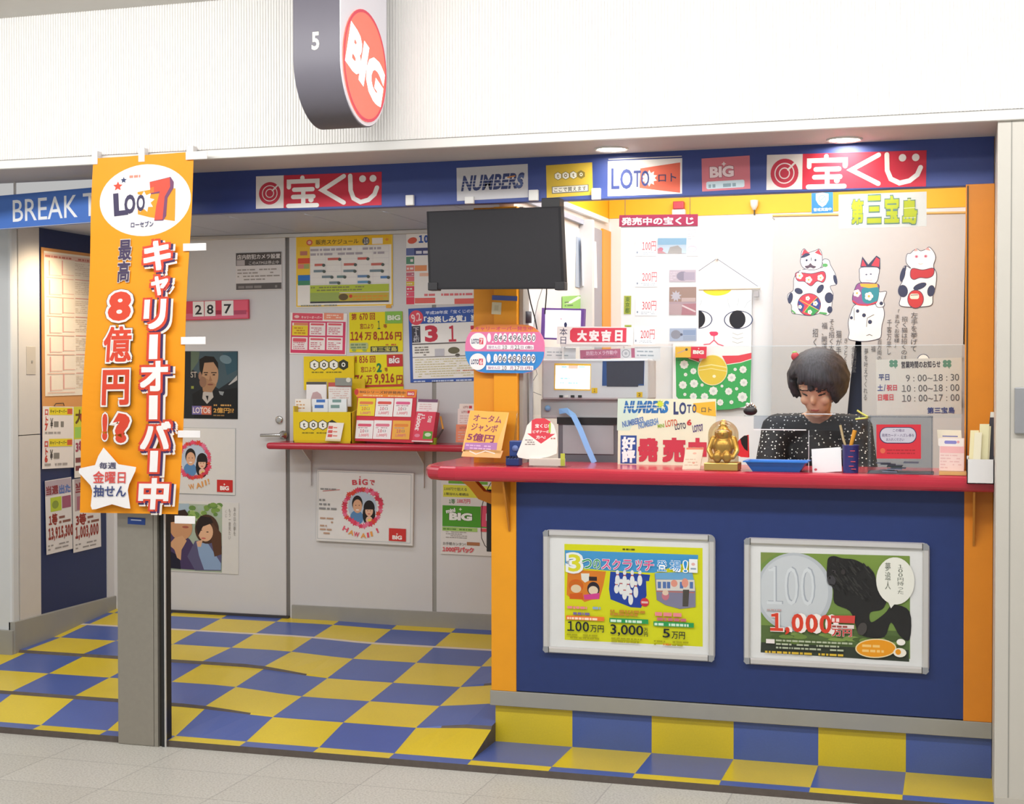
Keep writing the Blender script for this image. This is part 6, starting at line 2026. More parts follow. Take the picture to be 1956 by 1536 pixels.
def milky_mat():
    m = bpy.data.materials.new('milky_acrylic')
    m.use_nodes = True
    nt = m.node_tree
    b = nt.nodes['Principled BSDF']
    b.inputs['Base Color'].default_value = (.86, .87, .88, 1)
    b.inputs['Roughness'].default_value = .4
    t = nt.nodes.new('ShaderNodeBsdfTransparent')
    mx = nt.nodes.new('ShaderNodeMixShader')
    mx.inputs[0].default_value = .78
    nt.links.new(t.outputs[0], mx.inputs[1])
    nt.links.new(b.outputs[0], mx.inputs[2])
    nt.links.new(mx.outputs[0], nt.nodes['Material Output'].inputs['Surface'])
    return m


hl = thing('ticket_list', 'milky hanging price panel with a red heading and four ticket prices', 'price list', (0.62, 0.40, 1.50))
ly = 0.40
s = Sheet(onY(ly), (1183, 411), (1333, 409), (1183, 433), '#a63c58', 0.004).frame(1140, 390, 4.656)
s.text('発売中の宝くじ', 218, 118, 866, 190, '#ecdfe0', .04)
s.build('heading', hl)
a, b = PY(1186, 433, ly), PY(1334, 656, ly)
MB().box(a.x, b.x, ly + .002, ly + .004, b.z, a.z, milky_mat()).build('clear_panel', hl)
for k, (u, v) in enumerate(((1194, 412), (1318, 410))):
    p_ = PY(u, v, ly)
    MB().tube([p_, (p_.x, ly, 2.51)], .0014, mat('#6a5a50', noise=.02), 6).build('cord', hl)
LY = ly + .0005


def item(tl, tr, bl, base):
    return Sheet(onY(LY), tl, tr, bl, base, 0.001).frame(1140, 390, 4.656)


for txt, x0, y0, x1, y1 in (('100円', 405, 330, 528, 415), ('200円', 405, 605, 535, 690), ('300円', 405, 860, 530, 945), ('200円', 390, 1115, 515, 1200)):
    tl = (1140 + (x0 - 60) / 4.656, 390 + (y0 - 20) / 4.656); tr = (1140 + (x1 + 8) / 4.656, tl[1]); bl = (tl[0], 390 + (y1 + 45) / 4.656)
    s = item(tl, tr, bl, '#f2f4f6')
    s.text(txt, x0, y0, x1, y1, '#d2585c', .004); s.fine(x0 - 10, y1 + 10, x1, y1 + 38, 2, '#a8b0b8', .4, y0); s.rect(x0 - 48, y1 + 6, x0 - 36, y1 + 24, '#8890a0')
    s.build('price_strip', hl)
for k, (x0, y0, x1, y1) in enumerate(((543, 302, 798, 438), (645, 585, 882, 692), (645, 738, 885, 985), (648, 1105, 886, 1218))):
    tl = (1140 + x0 / 4.656, 390 + y0 / 4.656); tr = (1140 + x1 / 4.656, 390 + (y0 - 2) / 4.656); bl = (tl[0], 390 + y1 / 4.656)
    s = item(tl, tr, bl, ['#b4c4d0', '#b8acb4', '#a8949a', '#a4b0c4'][k])
    if k == 0:
        s.rect(x0, y0, x1, y0 + 60, '#8fb4cc'); s.poly([(x0 + 90, y1), (x0 + 110, y0 + 80), (x0 + 180, y0 + 65), (x0 + 215, y0 + 95), (x0 + 215, y1)], '#a09c98'); s.poly([(x0, y1), (x0, y0 + 90), (x0 + 80, y1)], '#b8888c'); s.ell(x0 + 28, y0 + 100, 22, 18, '#c07a88', 12)
    elif k == 1:
        s.ell(x0 + 120, y0 + 55, 55, 42, '#8c8694', 14); s.rect(x0 + 130, y0 + 20, x0 + 228, y0 + 90, '#a49aa8'); s.fine(x0 + 8, y0 + 15, x0 + 70, y0 + 95, 5, '#d0c4cc', .4, 3)
    elif k == 2:
        s.rect(x0, y0, x1, y0 + 130, '#9a8278'); s.star(x0 + 60, y0 + 80, 52, 30, '#b4b0b8', 9); s.rect(x0, y0 + 150, x0 + 110, y1, '#b09a9c'); s.poly([(x0 + 120, y0 + 150), (x1, y0 + 145), (x1, y1), (x0 + 110, y1)], '#a87880'); s.line([(x0 + 120, y0 + 165), (x1 - 10, y0 + 215)], 14, '#d0c0c0'); s.rect(x0 + 110, y0 + 95, x1 - 5, y0 + 130, '#b8a4a0')
    else:
        s.ell(x0 + 55, y0 + 55, 45, 40, '#8c8e98', 14); s.rect(x0 + 120, y0 + 15, x1 - 8, y0 + 60, '#8a9cb8'); s.rect(x0 + 120, y0 + 65, x1 - 8, y1 - 8, '#98a4b8'); s.ell(x0 + 105, y0 + 55, 12, 12, '#5c6070', 10)
    s.build('sample_ticket', hl)
for (x0, y0, x1, y1) in ((243, 815, 306, 978), (248, 1075, 308, 1235)):
    tl = (1140 + x0 / 4.656, 390 + y0 / 4.656); tr = (1140 + x1 / 4.656, tl[1]); bl = (tl[0], 390 + y1 / 4.656)
    s = item(tl, tr, bl, '#a8b04a'); s.vtext('東京都', x0 + 10, y0 + 8, x1 - 10, y1 - 8, '#5f7a3c', .02); s.build('area_label', hl)
s = item((1140 + 800 / 4.656, 390 + 210 / 4.656), (1140 + 905 / 4.656, 390 + 208 / 4.656), (1140 + 800 / 4.656, 390 + 462 / 4.656), '#eceae6'); s.fine(808, 220, 895, 320, 5, '#c4c4c8', .4, 5); s.ring(850, 398, 42, 28, 6, '#e4b4c4'); s.build('note_slip', hl)

# cat scroll on the back wall
KY = BBY - 0.02
cs = thing('cat_scroll', 'white hanging cloth scroll with a big cat face and green dotted bib', 'wall hanging', PY(1372, 780, KY))
s = Sheet(onY(KY), (1286, 553), (1436, 551), (1290, 778), '#eef0f2', 0.003).frame(1140, 390, 4.656)
s.ell(1072, 748, 130, 66, '#ecd23c', 24, arc=(0, 180))
for x0, sg in ((905, 1), (1262, 1)):
    s.ell(x0, 1025, 128, 82, '#4a5878', 30); s.ell(x0, 1025, 118, 74, '#f6f7f8', 30)
    s.ell(x0 - 8, 1022, 72, 80, '#23262e', 26)
for pts in (((935, 845), (930, 880), (918, 900)), ((1170, 840), (1172, 880), (1185, 915)), ((1262, 835), (1262, 870), (1250, 900)), ((1375, 850), (1340, 875), (1315, 920))): s.line(pts, 4, '#a8bac8')
for k in range(3): s.line([(1210, 1140 + k * 38), (1255, 1158 + k * 36), (1305, 1140 + k * 38)], 5, '#b8c0c4')
s.poly([(1005, 1140), (1020, 1130), (1070, 1130), (1086, 1142), (1080, 1160), (1050, 1172), (1020, 1165)], '#e24a6c')
s.line([(1048, 1165), (1048, 1205), (1010, 1240), (955, 1246)], 9, '#e0607c'); s.line([(1048, 1205), (1085, 1240), (1135, 1256)], 9, '#e0607c')
s.frame(1160, 640, 5.484)
s.poly([(720, 200), (870, 235), (970, 270), (1200, 270), (1380, 235), (1515, 180), (1515, 175), (1505, 690), (1440, 735), (1300, 765), (1150, 775), (900, 760), (780, 700), (730, 640)], '#41ab5e')
s.poly([(720, 130), (870, 165), (970, 185), (970, 275), (860, 240), (720, 205)], '#e04c58'); s.poly([(1210, 210), (1380, 205), (1515, 175), (1515, 240), (1400, 275), (1260, 298)], '#e04c58')
s.line([(860, 242), (970, 280)], 7, '#f4f2e8'); s.line([(1262, 300), (1400, 278), (1515, 240)], 7, '#f4f2e8')
for x, y, r in ((812, 308, 48), (910, 375, 34), (828, 412, 20), (800, 522, 44), (918, 505, 46), (1003, 518, 18), (912, 640, 40), (822, 620, 18), (1030, 640, 42), (1122, 578, 48), (1212, 525, 16), (1282, 578, 40), (1312, 435, 46), (1430, 350, 40), (1348, 350, 18), (1438, 485, 42), (1425, 635, 54), (1365, 550, 18), (1195, 695, 36), (1312, 690, 22)):
    s.star(x, y, r, r * .86, '#e6e9e4', 8); s.ell(x, y, r * .35, r * .35, '#cfd4d2', 10)
s.ell(1112, 360, 156, 160, '#f0e8c0', 40); s.ell(1112, 360, 149, 153, '#e2c648', 40); s.line([(968, 330), (1100, 305), (1258, 330)], 12, '#efe39a'); s.line([(970, 365), (1100, 345), (1260, 370)], 8, '#efe39a'); s.ell(1130, 425, 18, 16, '#f4efc8', 14)
s.build('cloth', cs)
a, b, c_ = PY(1283, 553, KY), PY(1452, 550, KY), PY(1369, 494, KY)
MB().tube([a, b], .007, mat('#efe8da', noise=.02), 10).build('rod', cs)
MB().tube([a, c_], .0014, mat('#5c6884', noise=.02), 6).build('hanging_cord', cs)
MB().tube([c_, (b.x, b.y, b.z)], .0014, mat('#5c6884', noise=.02), 6).build('hanging_cord', cs)
MB().box(c_.x - .004, c_.x + .004, KY - .004, BBY, c_.z - .004, c_.z + .006, ALU).build('hook', cs)
p_ = PY(1445, 562, KY - .012)
MB().box(p_.x - .012, p_.x + .012, KY - .02, KY - .004, p_.z - .014, p_.z + .014, mat('#a4a6ac', noise=.03), .002).build('clip', cs)
s = Sheet(onY(KY - .03), (1290, 661), (1320, 661), (1290, 683), '#e4b848', .001).frame(1160, 640, 5.484); s.line([(740, 190), (840, 150)], 12, '#c8a890'); s.ell(830, 152, 14, 14, '#4c5450', 12); s.build('logo_sticker', label='small yellow logo sticker on the cat scroll, left of the red sticker', cat='sticker')
s = Sheet(onY(KY - .03), (1320, 661), (1350, 662), (1320, 684), '#da3a50', .001).frame(1160, 640, 5.484); s.text('BIG', 900, 158, 1015, 198, '#f2eae6', .06, [('#8a2430', .03)]); s.star(958, 142, 9, 4, '#f2eae6', 4); s.build('logo_sticker', label='small red sticker with white lettering at the cat scroll neck', cat='sticker')

# beige split curtain with three cats
NY = BBY - 0.10
curt = [(1480, 414), (1845, 408), (1845, 960), (1659, 960), (1658, 800), (1652, 600), (1650, 592), (1648, 600), (1634, 720), (1628, 800), (1624, 960), (1480, 960)]
s = Sheet(onY(NY), (1480, 414), (1845, 408), (1480, 960), '#bbbcbe', 0.002, shape=curt).frame(1460, 360, 4.2675)
s.EPS = 0.00002
W_, K_ = '#f2f2ee', '#3c4460'


def shape(pts, c, line=K_, t=5):
    s.poly(pts, c)
    s.line(pts, t, line, True)


def flower(x, y, r, c='#f2ece4', m='#d8b060'):
    for k in range(5):
        a = k * 2 * math.pi / 5
        s.ell(x + r * .55 * math.cos(a), y + r * .55 * math.sin(a), r * .5, r * .5, c, 10)
    s.ell(x, y, r * .3, r * .3, m, 8)


# left cat
shape(smooth([(320, 660), (260, 720), (255, 790), (250, 830), (210, 860), (210, 910), (240, 950), (245, 1010), (300, 1020), (400, 1030), (480, 1010), (540, 1025), (570, 990), (580, 900), (585, 850), (560, 790), (615, 770), (600, 690), (560, 620), (545, 580), (510, 570), (490, 590), (490, 640)]), W_)
shape(smooth([(312, 560), (318, 510), (340, 490), (370, 520), (410, 510), (440, 500), (465, 492), (485, 530), (490, 600), (470, 645), (400, 660), (335, 645), (308, 600)]), W_)
s.poly([(315, 545), (335, 492), (385, 525)], '#c84a58'); s.poly([(425, 520), (460, 492), (488, 545)], '#c84a58')
s.poly(smooth([(310, 560), (350, 525), (390, 535), (340, 560)]), K_); s.ell(360, 582, 9, 10, K_, 12); s.ell(433, 580, 9, 10, K_, 12); s.line([(398, 560), (398, 585)], 6, K_)
s.poly(smooth([(345, 630), (375, 622), (392, 605), (410, 622), (440, 632), (420, 648), (392, 640), (365, 650)]), '#5a5060')
for k in range(7): s.ell(320 + k * 26, 665 + 8 * math.sin(k / 6 * math.pi), 9, 9, '#f0ece0', 10)
shape(smooth([(285, 680), (400, 690), (500, 670), (522, 715), (500, 760), (450, 750), (400, 790), (345, 755), (290, 750), (268, 710)]), '#c8485a')
flower(303, 708, 28); flower(380, 740, 28); flower(478, 722, 26)
for x, y, rx, ry, r in ((230, 890, 20, 45, 10), (298, 832, 36, 24, 20), (478, 812, 24, 40, 35), (552, 882, 36, 44, 0), (560, 978, 22, 28, 0), (600, 735, 14, 40, -15)): s.ell(x, y, rx, ry, K_, 18, rot=r)
shape([(388 + 96 * math.cos(a * math.pi / 14), 940 + 90 * math.sin(a * math.pi / 14)) for a in range(28)], '#c8485a'); s.poly([(295, 905), (350, 945), (330, 1005), (300, 975)], '#3f4f90'); s.poly([(395, 940), (455, 880), (482, 930), (470, 985)], '#3f4f90'); s.poly([(350, 1000), (390, 945), (470, 985), (420, 1028)], '#3f9a5c')
flower(375, 890, 18); flower(312, 960, 16); flower(440, 930, 20); flower(395, 1000, 18)
s.line([(310, 905), (390, 945), (470, 985)], 5, '#d8c060'); s.line([(455, 880), (390, 945), (345, 1005)], 5, '#d8c060'); s.ell(515, 620, 22, 14, '#5aa468', 14); s.line([(480, 1005), (530, 1010)], 16, '#5aa468'); s.line([(245, 990), (270, 1010)], 12, '#5aa468')
# middle cat
shape(smooth([(780, 930), (735, 1000), (715, 1080), (725, 1160), (720, 1210), (790, 1225), (870, 1225), (960, 1205), (985, 1180), (990, 1100), (1008, 1020), (1000, 960), (960, 930)]), W_)
shape(smooth([(940, 830), (970, 830), (1020, 825), (1015, 855), (1000, 900), (1008, 930), (990, 950), (940, 940)]), W_)
shape(smooth([(805, 640), (880, 632), (955, 640), (955, 700), (935, 755), (870, 765), (810, 750), (800, 690)]), W_)
s.poly([(805, 630), (820, 548), (870, 612), (935, 540), (965, 560), (968, 650), (930, 630), (830, 635)], K_); s.poly([(812, 625), (824, 570), (855, 625)], '#c8485a'); s.poly([(895, 620), (935, 552), (960, 570), (958, 630)], '#c8485a')
s.ell(856, 692, 9, 6, '#5a6484', 10); s.ell(892, 688, 9, 6, '#5a6484', 10); s.line([(850, 735), (880, 740), (905, 735)], 4, '#d8a0a0')
shape(smooth([(800, 760), (945, 765), (960, 810), (955, 880), (930, 925), (850, 940), (770, 930), (745, 890), (760, 820)]), '#8f5a92'); s.poly(smooth([(830, 800), (950, 790), (955, 880), (915, 920), (840, 915), (822, 860)]), '#3d8c9c'); s.line([(750, 905), (790, 932), (870, 938), (940, 912)], 12, '#c8485a'); s.poly([(805, 765), (945, 765), (950, 790), (880, 800), (812, 788)], '#e0b04c')
flower(782, 842, 30); flower(880, 865, 34)
for x, y, r in ((790, 985, 14), (740, 1040, 13), (843, 1018, 16), (893, 1070, 17), (982, 920, 15)): s.ell(x, y, r, r, K_, 14)
s.line([(865, 1110), (870, 1040), (925, 1010)], 4, K_); s.line([(865, 1180), (890, 1170), (915, 1180)], 4, K_); s.line([(760, 960), (765, 1060)], 4, K_)
# right cat
shape(smooth([(1215, 640), (1180, 600), (1175, 560), (1185, 525), (1210, 520), (1230, 500), (1260, 485), (1290, 500), (1330, 488), (1360, 470), (1400, 515), (1410, 560), (1395, 620), (1420, 680), (1415, 780), (1395, 850), (1390, 920), (1330, 940), (1200, 945), (1130, 930), (1140, 860), (1120, 800), (1150, 740), (1135, 690), (1165, 620)]), W_)
s.poly([(1235, 505), (1252, 482), (1272, 500)], '#e8a0a0'); s.poly([(1325, 490), (1352, 472), (1370, 500)], '#e8a0a0'); s.ell(1258, 545, 14, 12, '#e08ca0', 12); s.ell(1332, 542, 14, 12, '#e08ca0', 12); s.ell(1258, 545, 6, 6, '#a03c60', 8); s.ell(1332, 542, 6, 6, '#a03c60', 8); s.line([(1275, 600), (1292, 606), (1310, 600)], 4, '#c8a8b0')
shape(smooth([(1225, 640), (1310, 650), (1395, 635), (1395, 690), (1350, 715), (1290, 712), (1240, 728), (1212, 700)]), '#b8424a')
for x, y, rx, ry, r in ((1150, 690, 20, 56, 12), (1155, 820, 40, 50, -10), (1380, 815, 30, 46, 10), (1290, 780, 56, 24, -22), (1165, 655, 10, 40, 15)): s.ell(x, y, rx, ry, K_, 18, rot=r)
shape([(1258 + 64 * math.cos(a * math.pi / 12), 882 + 72 * math.sin(a * math.pi / 12)) for a in range(24)], '#c04448'); s.rrect(1212, 840, 1285, 882, 16, '#f0ddd0'); s.line([(1218, 852), (1278, 848)], 5, '#4c3c40')
# brush writing
for txt, x0, y0, x1, y1 in (('左手を挙げて', 1222, 985, 1280, 1300), ('招く猫は招くのは', 1148, 1020, 1200, 1370), ('「まねくお客様」', 1090, 965, 1135, 1270), ('千客万来し', 1030, 1045, 1072, 1330), ('百万両の', 955, 1205, 995, 1380), ('福', 905, 1260, 945, 1310), ('金銀財宝', 745, 1265, 790, 1480), ('きっとくる', 680, 1200, 718, 1440), ('猫が手', 615, 1140, 665, 1340), ('そら招く大', 555, 1050, 605, 1310), ('福、開運', 495, 1080, 545, 1300), ('招く', 420, 1130, 470, 1280), ('夢を叶えてくれる', 850, 1280, 885, 1700)):
    s.vtext(txt, x0, y0, x1, y1, '#55565c', 0.0)
s.ell(1330, 1365, 50, 50, K_, 22); s.ell(1330, 1368, 46, 48, W_, 22)
bmx = MB()
bmx.mats, bmx.f, bmx.mi, bmx.sm = s.mb.mats, s.mb.f, s.mb.mi, s.mb.sm
bmx.v = s.mb.v
nc = thing('split_curtain', 'beige split curtain with three painted lucky cats behind the clerk', 'curtain', PY(1660, 960, NY))
bmx.build('cloth', nc)
a, b = PY(1478, 412, NY), PY(1846, 406, NY)
MB().tube([(a.x - .01, NY, a.z), (1.699, NY, b.z)], .006, mat('#c8a868', noise=.04), 8).build('rod', nc)
MB().box(a.x - .012, a.x - .006, NY - .006, BBY, a.z - .008, a.z + .008, ALU).build('rod_bracket', nc)

# shop name card and police sticker under the header
s = Sheet(onY(-0.003), (1602, 372), (1770, 366), (1603, 437), '#d6d6d2', 0.002).frame(1400, 220, 3.518)
for ch, x0, y0, x1, y1 in (('第', 795, 565, 880, 735), ('三', 905, 540, 1000, 728), ('宝', 1022, 540, 1120, 725), ('島', 1142, 560, 1240, 732)):
    s.text(ch, x0, y0, x1, y1, '#b2bb34', .045, [('#67867a', .05)])
for y in (570, 625, 690): s.line([(1150, y), (1230, y - 5)], 3, '#e8e8d8')
s.build('shop_name_card', label='white card with yellow green outlined characters hanging under the header', cat='sign')
s = Sheet(onY(-0.002), (1550, 369), (1591, 367), (1550, 408), '#3f87cc', 0.001).frame(1400, 220, 3.518)
s.poly([(557, 528), (600, 520), (642, 528), (642, 570), (625, 600), (600, 618), (574, 600), (557, 570)], '#d8e6f2'); s.ring(600, 562, 26, 26, 6, '#8ab4dc'); s.line([(580, 580), (620, 545)], 6, '#8ab4dc'); s.text('警戒実施中', 540, 625, 662, 648, '#e2ecf4', .02)
s.build('police_sticker', label='blue shield sticker hanging under the header left of the white name card', cat='sticker')

# alarm boxes on the yellow band
a, b = PY(1284, 390, BBY - .03), PY(1309, 410, BBY - .03)
al = thing('alarm_box', 'white alarm box with a red top on the yellow band of the booth wall', 'alarm', ((a.x + b.x) / 2, BBY - .02, b.z))
MB().box(a.x, b.x, BBY - .04, BBY - .005, b.z - .005, (a.z + b.z) / 2, WHITE, .004).build('box_body', al)
MB().box(a.x + .006, b.x - .006, BBY - .045, BBY - .006, (a.z + b.z) / 2, a.z + .012, mat('#b8384c', rough=.35, noise=.03), .004).build('red_lens', al)
p_ = PY(1441, 390, BBY - .02)
se = thing('motion_sensor', 'white conical sensor on the yellow band of the booth wall', 'sensor', p_)
MB().lathe([(.0, p_.z - .03), (.008, p_.z - .028), (.018, p_.z - .006), (.02, p_.z + .018), (.0, p_.z + .018)], (p_.x, BBY - .026, 0), WHITE, 20).build('sensor_body', se)
MB().box(p_.x - .002, p_.x + .002, BBY - .03, BBY - .004, p_.z - .052, p_.z - .028, DARKS).build('stem', se)
# papers on the left partition
fn0 = onX(0.004)
s = Sheet(onX(0.020), (1111, 454), (1139, 462), (1113, 546), '#f3f4f8', 0.002)
s.build('hanging_paper', label='long blank white paper hanging on the booth side wall', cat='paper')
s = Sheet(onX(0.004), (1102, 452), (1110, 455), (1100, 548), '#a8b4c4', 0.003); s.build('shading_strip', label='grey blue strip standing in for shading beside the blank paper on the booth side wall', cat='shading strip')  # sheet coloured grey to stand in for shading beside the hanging paper
s = Sheet(onX(0.004), (1074, 566), (1116, 564), (1074, 592), '#8fc468', 0.001); s.poly([(1080, 580), (1104, 566), (1112, 568), (1090, 580)], '#e6f0dc'); s.fine(1078, 575, 1096, 588, 2, '#5a7a4c', .4, 3)
s.build('green_sheet', label='green printed sheet on the booth side wall above the small screen', cat='poster')
rl = [PX(1074, 388, 0.012), PX(1160, 422, 0.012)]
MB().prism([(0, 0), (.02, 0), (.02, .022), (0, .022)], lambda a, b, d: rl[0].lerp(rl[1], d) + Vector((a - .012, 0, b - .012)), 0.0, 1.0, mat('#f2f0ee', rough=.4, noise=.01)).build('picture_rail', label='white rail along the top of the booth side wall', cat='rail')
# little bell ornament on the glass strip
p_ = PY(1433, 782, gy)
bo = thing('bell_ornament', 'small black and silver bell on the glass edge left of the clerk', 'ornament', (p_.x, gy, p_.z - .02))
MB().ball((p_.x, gy + .003, p_.z - .006), (.026, .022, .017), BLACK).build('bell_body', bo)
mb = MB()
for k in range(9):
    r = random.Random(k)
    mb.ball((p_.x - .016 + r.random() * .032, gy - .004 + r.random() * .012, p_.z + .006 + r.random() * .016), (.007, .007, .007), SILVER, u=10, v=6)
mb.build('silver_cluster', bo)
MB().box(p_.x - .02, p_.x + .02, gy - .018, gy + .022, p_.z - .026, p_.z - .022, CLEAR).build('clear_foot', bo)

# ================================================================== CLERK
ck = thing('person', 'clerk with dark bobbed hair in a black dotted blouse looking down behind the counter', 'person', (1.13, 0.78, 0.02))
HC = Vector((1.145, 0.55, 1.352))
RX = Matrix.Rotation(math.radians(34), 3, 'X')
RZ = Matrix.Rotation(math.radians(-10), 3, 'Z')
HR = RZ @ RX


def H(x, y, z): return HC + HR @ Vector((x, y, z))


SKIN = mat('#d9ab8e', rough=.5, noise=.03)
LIP = mat('#b8605c', rough=.4, noise=.02)
BROW = mat('#2a2220', rough=.6, noise=.05)
EYEW = mat('#2e2724', rough=.3, noise=0)
nk = Vector((1.13, 0.665, 1.20))
sh = [Vector((1.13 + sx * .155, 0.665, 1.165)) for sx in (-1, 1)]
el = [Vector((0.945, 0.56, 0.985)), Vector((1.325, 0.55, 0.99))]
wr = [Vector((1.03, 0.42, 0.985)), Vector((1.235, 0.41, 0.985))]
hip = Vector((1.13, 0.80, 0.62))
chest = Vector((1.13, 0.70, 1.06))
knees = [Vector((1.04, 0.50, 0.55)), Vector((1.22, 0.50, 0.55))]
ank = [Vector((1.05, 0.55, 0.10)), Vector((1.21, 0.55, 0.10))]
body = [(HC, (.074, .090, .104), HR), (H(0, -.050, -.055), (.048, .045, .052), HR), (H(0, -.070, -.098), (.022, .020, .018), HR),
        (H(0, -.094, -.016), (.011, .018, .019), HR), (H(0, -.080, .012), (.010, .014, .028), HR), (H(0, -.086, -.062), (.021, .012, .008), HR), (H(-.034, -.076, .024), (.022, .010, .007), HR), (H(.034, -.076, .024), (.022, .010, .007), HR),
        (H(-.036, -.068, -.030), (.022, .020, .022), HR), (H(.036, -.068, -.030), (.022, .020, .022), HR),
        (H(-.076, .006, -.010), (.010, .018, .028), HR), (H(.076, .006, -.010), (.010, .018, .028), HR),
        (tuple(nk), tuple(H(0, .012, -.07)), .050, .046), (tuple(chest), tuple(nk), .085, .052),
        (chest, (.145, .090, .12), None), ((1.13, .75, .86), tuple(chest), .115, .115), (hip, (.155, .12, .10), None), ((1.13, .79, .70), (1.13, .75, .86), .125, .112)]
for k in (0, 1):
    body += [(tuple(nk), tuple(sh[k]), .045, .052), (tuple(sh[k]), tuple(el[k]), .050, .038), (tuple(el[k]), tuple(wr[k]), .036, .025)]
    body += [(tuple(hip + Vector((-.08 if k == 0 else .08, 0, 0))), tuple(knees[k]), .078, .055), (tuple(knees[k]), tuple(ank[k]), .053, .034), (tuple(ank[k] - Vector((0, -.02, .04))), tuple(ank[k] + Vector((0, -.13, -.05))), .032, .026)]
    d = (wr[k] - el[k]).normalized()
    sgn = 1 if k == 0 else -1
    sidev = Vector((d.y, -d.x, 0)) * sgn          # towards the thumb
    palm = wr[k] + d * .045 + Vector((0, 0, -.004))
    body.append((palm, (.036, .036, .014), None))
    for j, (off, ln) in enumerate(((.027, .068), (.009, .076), (-.009, .071), (-.026, .056))):
        b0 = palm + d * .028 + sidev * off
        b1 = b0 + d * ln * .5 + Vector((0, 0, .004))
        b2 = b1 + d * ln * .45 + Vector((0, 0, -.014))
        body += [(tuple(b0), tuple(b1), .0088, .0082), (tuple(b1), tuple(b2), .0082, .0070)]
    t0 = palm - d * .012 + sidev * .030
    t1 = t0 + d * .030 + sidev * .018
    t2 = t1 + d * .026 + Vector((0, 0, -.006))
    body += [(tuple(t0), tuple(t1), .0105, .0092), (tuple(t1), tuple(t2), .0092, .0078)]
HI = HR.inverted()


def face_mat(c):
    p = HI @ (c - HC)
    if p.y < -.07 and abs(p.x) < .017 and -.066 < p.z < -.0575: return 1
    if p.y < -.05 and .016 < abs(p.x) < .052 and .021 < p.z < .0275: return 2
    if p.y < -.05 and .020 < abs(p.x) < .046 and -.003 < p.z < .006: return 3
    return 0


fused('body', body, SKIN, 0.0048, ck, 3, face_mat, (LIP, BROW, EYEW))


def dots_mat():
    m = bpy.data.materials.new('dotted_black_fabric')
    m.use_nodes = True
    nt = m.node_tree
    b = nt.nodes['Principled BSDF']
    b.inputs['Roughness'].default_value = .75
    tc = nt.nodes.new('ShaderNodeTexCoord')
    vo = nt.nodes.new('ShaderNodeTexVoronoi')
    vo.inputs['Scale'].default_value = 72
    vo.inputs['Randomness'].default_value = .55
    nt.links.new(tc.outputs['Object'], vo.inputs['Vector'])
    cr = nt.nodes.new('ShaderNodeValToRGB')
    cr.color_ramp.interpolation = 'CONSTANT'
    cr.color_ramp.elements[0].color = lin('#e8e8e4') + (1,)
    cr.color_ramp.elements[1].position = .21
    cr.color_ramp.elements[1].color = lin('#17171b') + (1,)
    nt.links.new(vo.outputs['Distance'], cr.inputs[0])
    nt.links.new(cr.outputs[0], b.inputs['Base Color'])
    return m


cl_ = [(chest, (.160, .108, .13), None), ((1.13, .755, .84), tuple(chest), .13, .13), (hip + Vector((0, 0, .04)), (.172, .135, .10), None), ((1.13, .79, .70), (1.13, .75, .86), .14, .13), (tuple(chest + Vector((0, -.01, .02))), tuple(nk + Vector((0, .010, -.010))), .10, .066)]
for k in (0, 1):
    cl_ += [(tuple(nk + Vector((0, .008, -.022))), tuple(sh[k]), .062, .068), (tuple(sh[k]), tuple(el[k]), .066, .056), (tuple(el[k]), tuple(wr[k] + (el[k] - wr[k]) * .12), .054, .042)]
fused('blouse', cl_, dots_mat(), 0.008, ck, 4)
# skirt / trousers
tr_ = []
for k in (0, 1):
    tr_ += [(tuple(hip + Vector((-.08 if k == 0 else .08, 0, 0))), tuple(knees[k]), .090, .067), (tuple(knees[k]), tuple(ank[k] + Vector((0, 0, .06))), .065, .052)]
fused('trousers', tr_ + [(hip, (.165, .13, .09), None)], mat('#24242a', rough=.7, noise=.05), 0.009, ck, 3)
# bobbed hair: a thick shell with a slanted fringe
bm = bmesh.new()
bmesh.ops.create_uvsphere(bm, u_segments=56, v_segments=36, radius=1.0)
kill = []
for v in bm.verts:
    p = v.co.copy()
    a = math.atan2(p.x, -p.y)
    n_ = 1 + .022 * math.sin(a * 17 + p.z * 5) + .016 * math.sin(a * 31 + p.z * 9) + .012 * math.sin(p.z * 13 + a * 5)
    low = max(0, -p.z)
    v.co = Vector((p.x * .118 * n_ * (1 + .02 * low), p.y * .122 * n_ + .018, p.z * .120 + .014))
for f in bm.faces:
    c = f.calc_center_median()
    fringe = .046 - .36 * c.x
    if c.y < .012 and abs(c.x + .010) < .082 - max(0, -c.z - .05) * .15 and c.z < fringe + .010 * math.sin(c.x * 160):
        kill.append(f)
    elif c.z < -.092 + .01 * math.sin(c.x * 140):
        kill.append(f)
bmesh.ops.delete(bm, geom=kill, context='FACES')
bmesh.ops.transform(bm, matrix=Matrix.Translation(HC) @ HR.to_4x4(), verts=bm.verts)
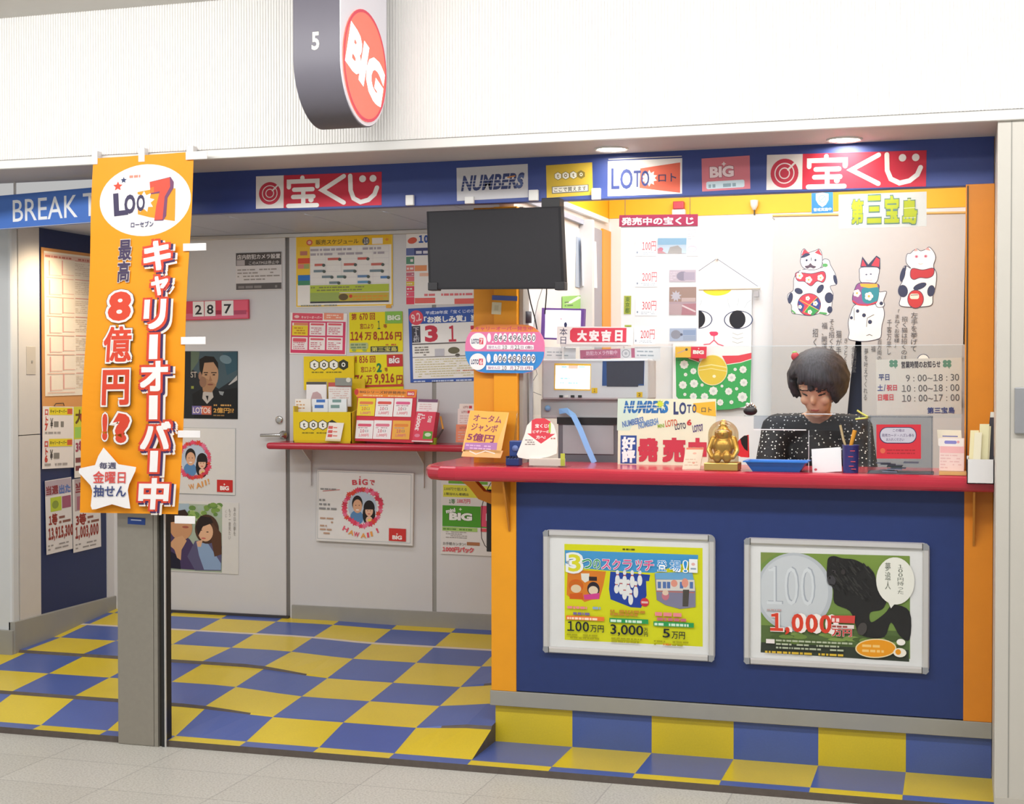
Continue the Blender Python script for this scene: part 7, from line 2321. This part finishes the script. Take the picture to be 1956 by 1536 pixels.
bmesh.ops.solidify(bm, geom=bm.faces[:], thickness=.024)
hm = bpy.data.materials.new('dark_hair')
hm.use_nodes = True
nt = hm.node_tree
pb = nt.nodes['Principled BSDF']
pb.inputs['Roughness'].default_value = .55
tc = nt.nodes.new('ShaderNodeTexCoord'); mp = nt.nodes.new('ShaderNodeMapping'); mp.inputs['Scale'].default_value = (170, 170, 14); nz = nt.nodes.new('ShaderNodeTexNoise'); nz.inputs['Scale'].default_value = 1
nt.links.new(tc.outputs['Object'], mp.inputs[0]); nt.links.new(mp.outputs[0], nz.inputs[0])
rmp = nt.nodes.new('ShaderNodeValToRGB'); rmp.color_ramp.elements[0].color = lin('#141216') + (1,); rmp.color_ramp.elements[1].color = lin('#3a343e') + (1,); rmp.color_ramp.elements[0].position = .3; rmp.color_ramp.elements[1].position = .75
nt.links.new(nz.outputs[0], rmp.inputs[0]); nt.links.new(rmp.outputs[0], pb.inputs['Base Color'])
MB().bm(bm, hm, True).build('hair', ck)
# red hair ornaments
p_ = PY(1519, 681, .53)
MB().ball(p_, (.016, .010, .017), mat('#b83440', noise=.06), u=14, v=10).build('hair_ribbon', ck, label='red hair ribbon')
p_ = PY(1510, 727, .53)
MB().ball(p_, (.009, .009, .018), mat('#b83440', noise=.06), u=12, v=8).build('hair_ribbon', ck, label='red hair ribbon')
p_ = PY(1518, 674, .53)
MB().ball(p_, (.010, .005, .007), mat('#7fae5c', noise=.05), u=10, v=6).build('ribbon_leaf', ck, label='green tip of the ribbon')
# stool under the clerk
st_ = thing('stool', 'round dark stool under the clerk behind the counter', 'stool', (1.13, .80, .02))
MB().lathe([(.0, .46), (.17, .46), (.175, .48), (.165, .495), (.0, .495)], (1.13, .81, 0), BLACK, 28).build('seat', st_)
MB().lathe([(.02, .05), (.02, .46)], (1.13, .81, 0), SILVER, 16).build('post', st_)
MB().lathe([(.0, .02), (.18, .02), (.18, .035), (.03, .055), (.0, .055)], (1.13, .81, 0), BLACK, 28).build('base', st_)
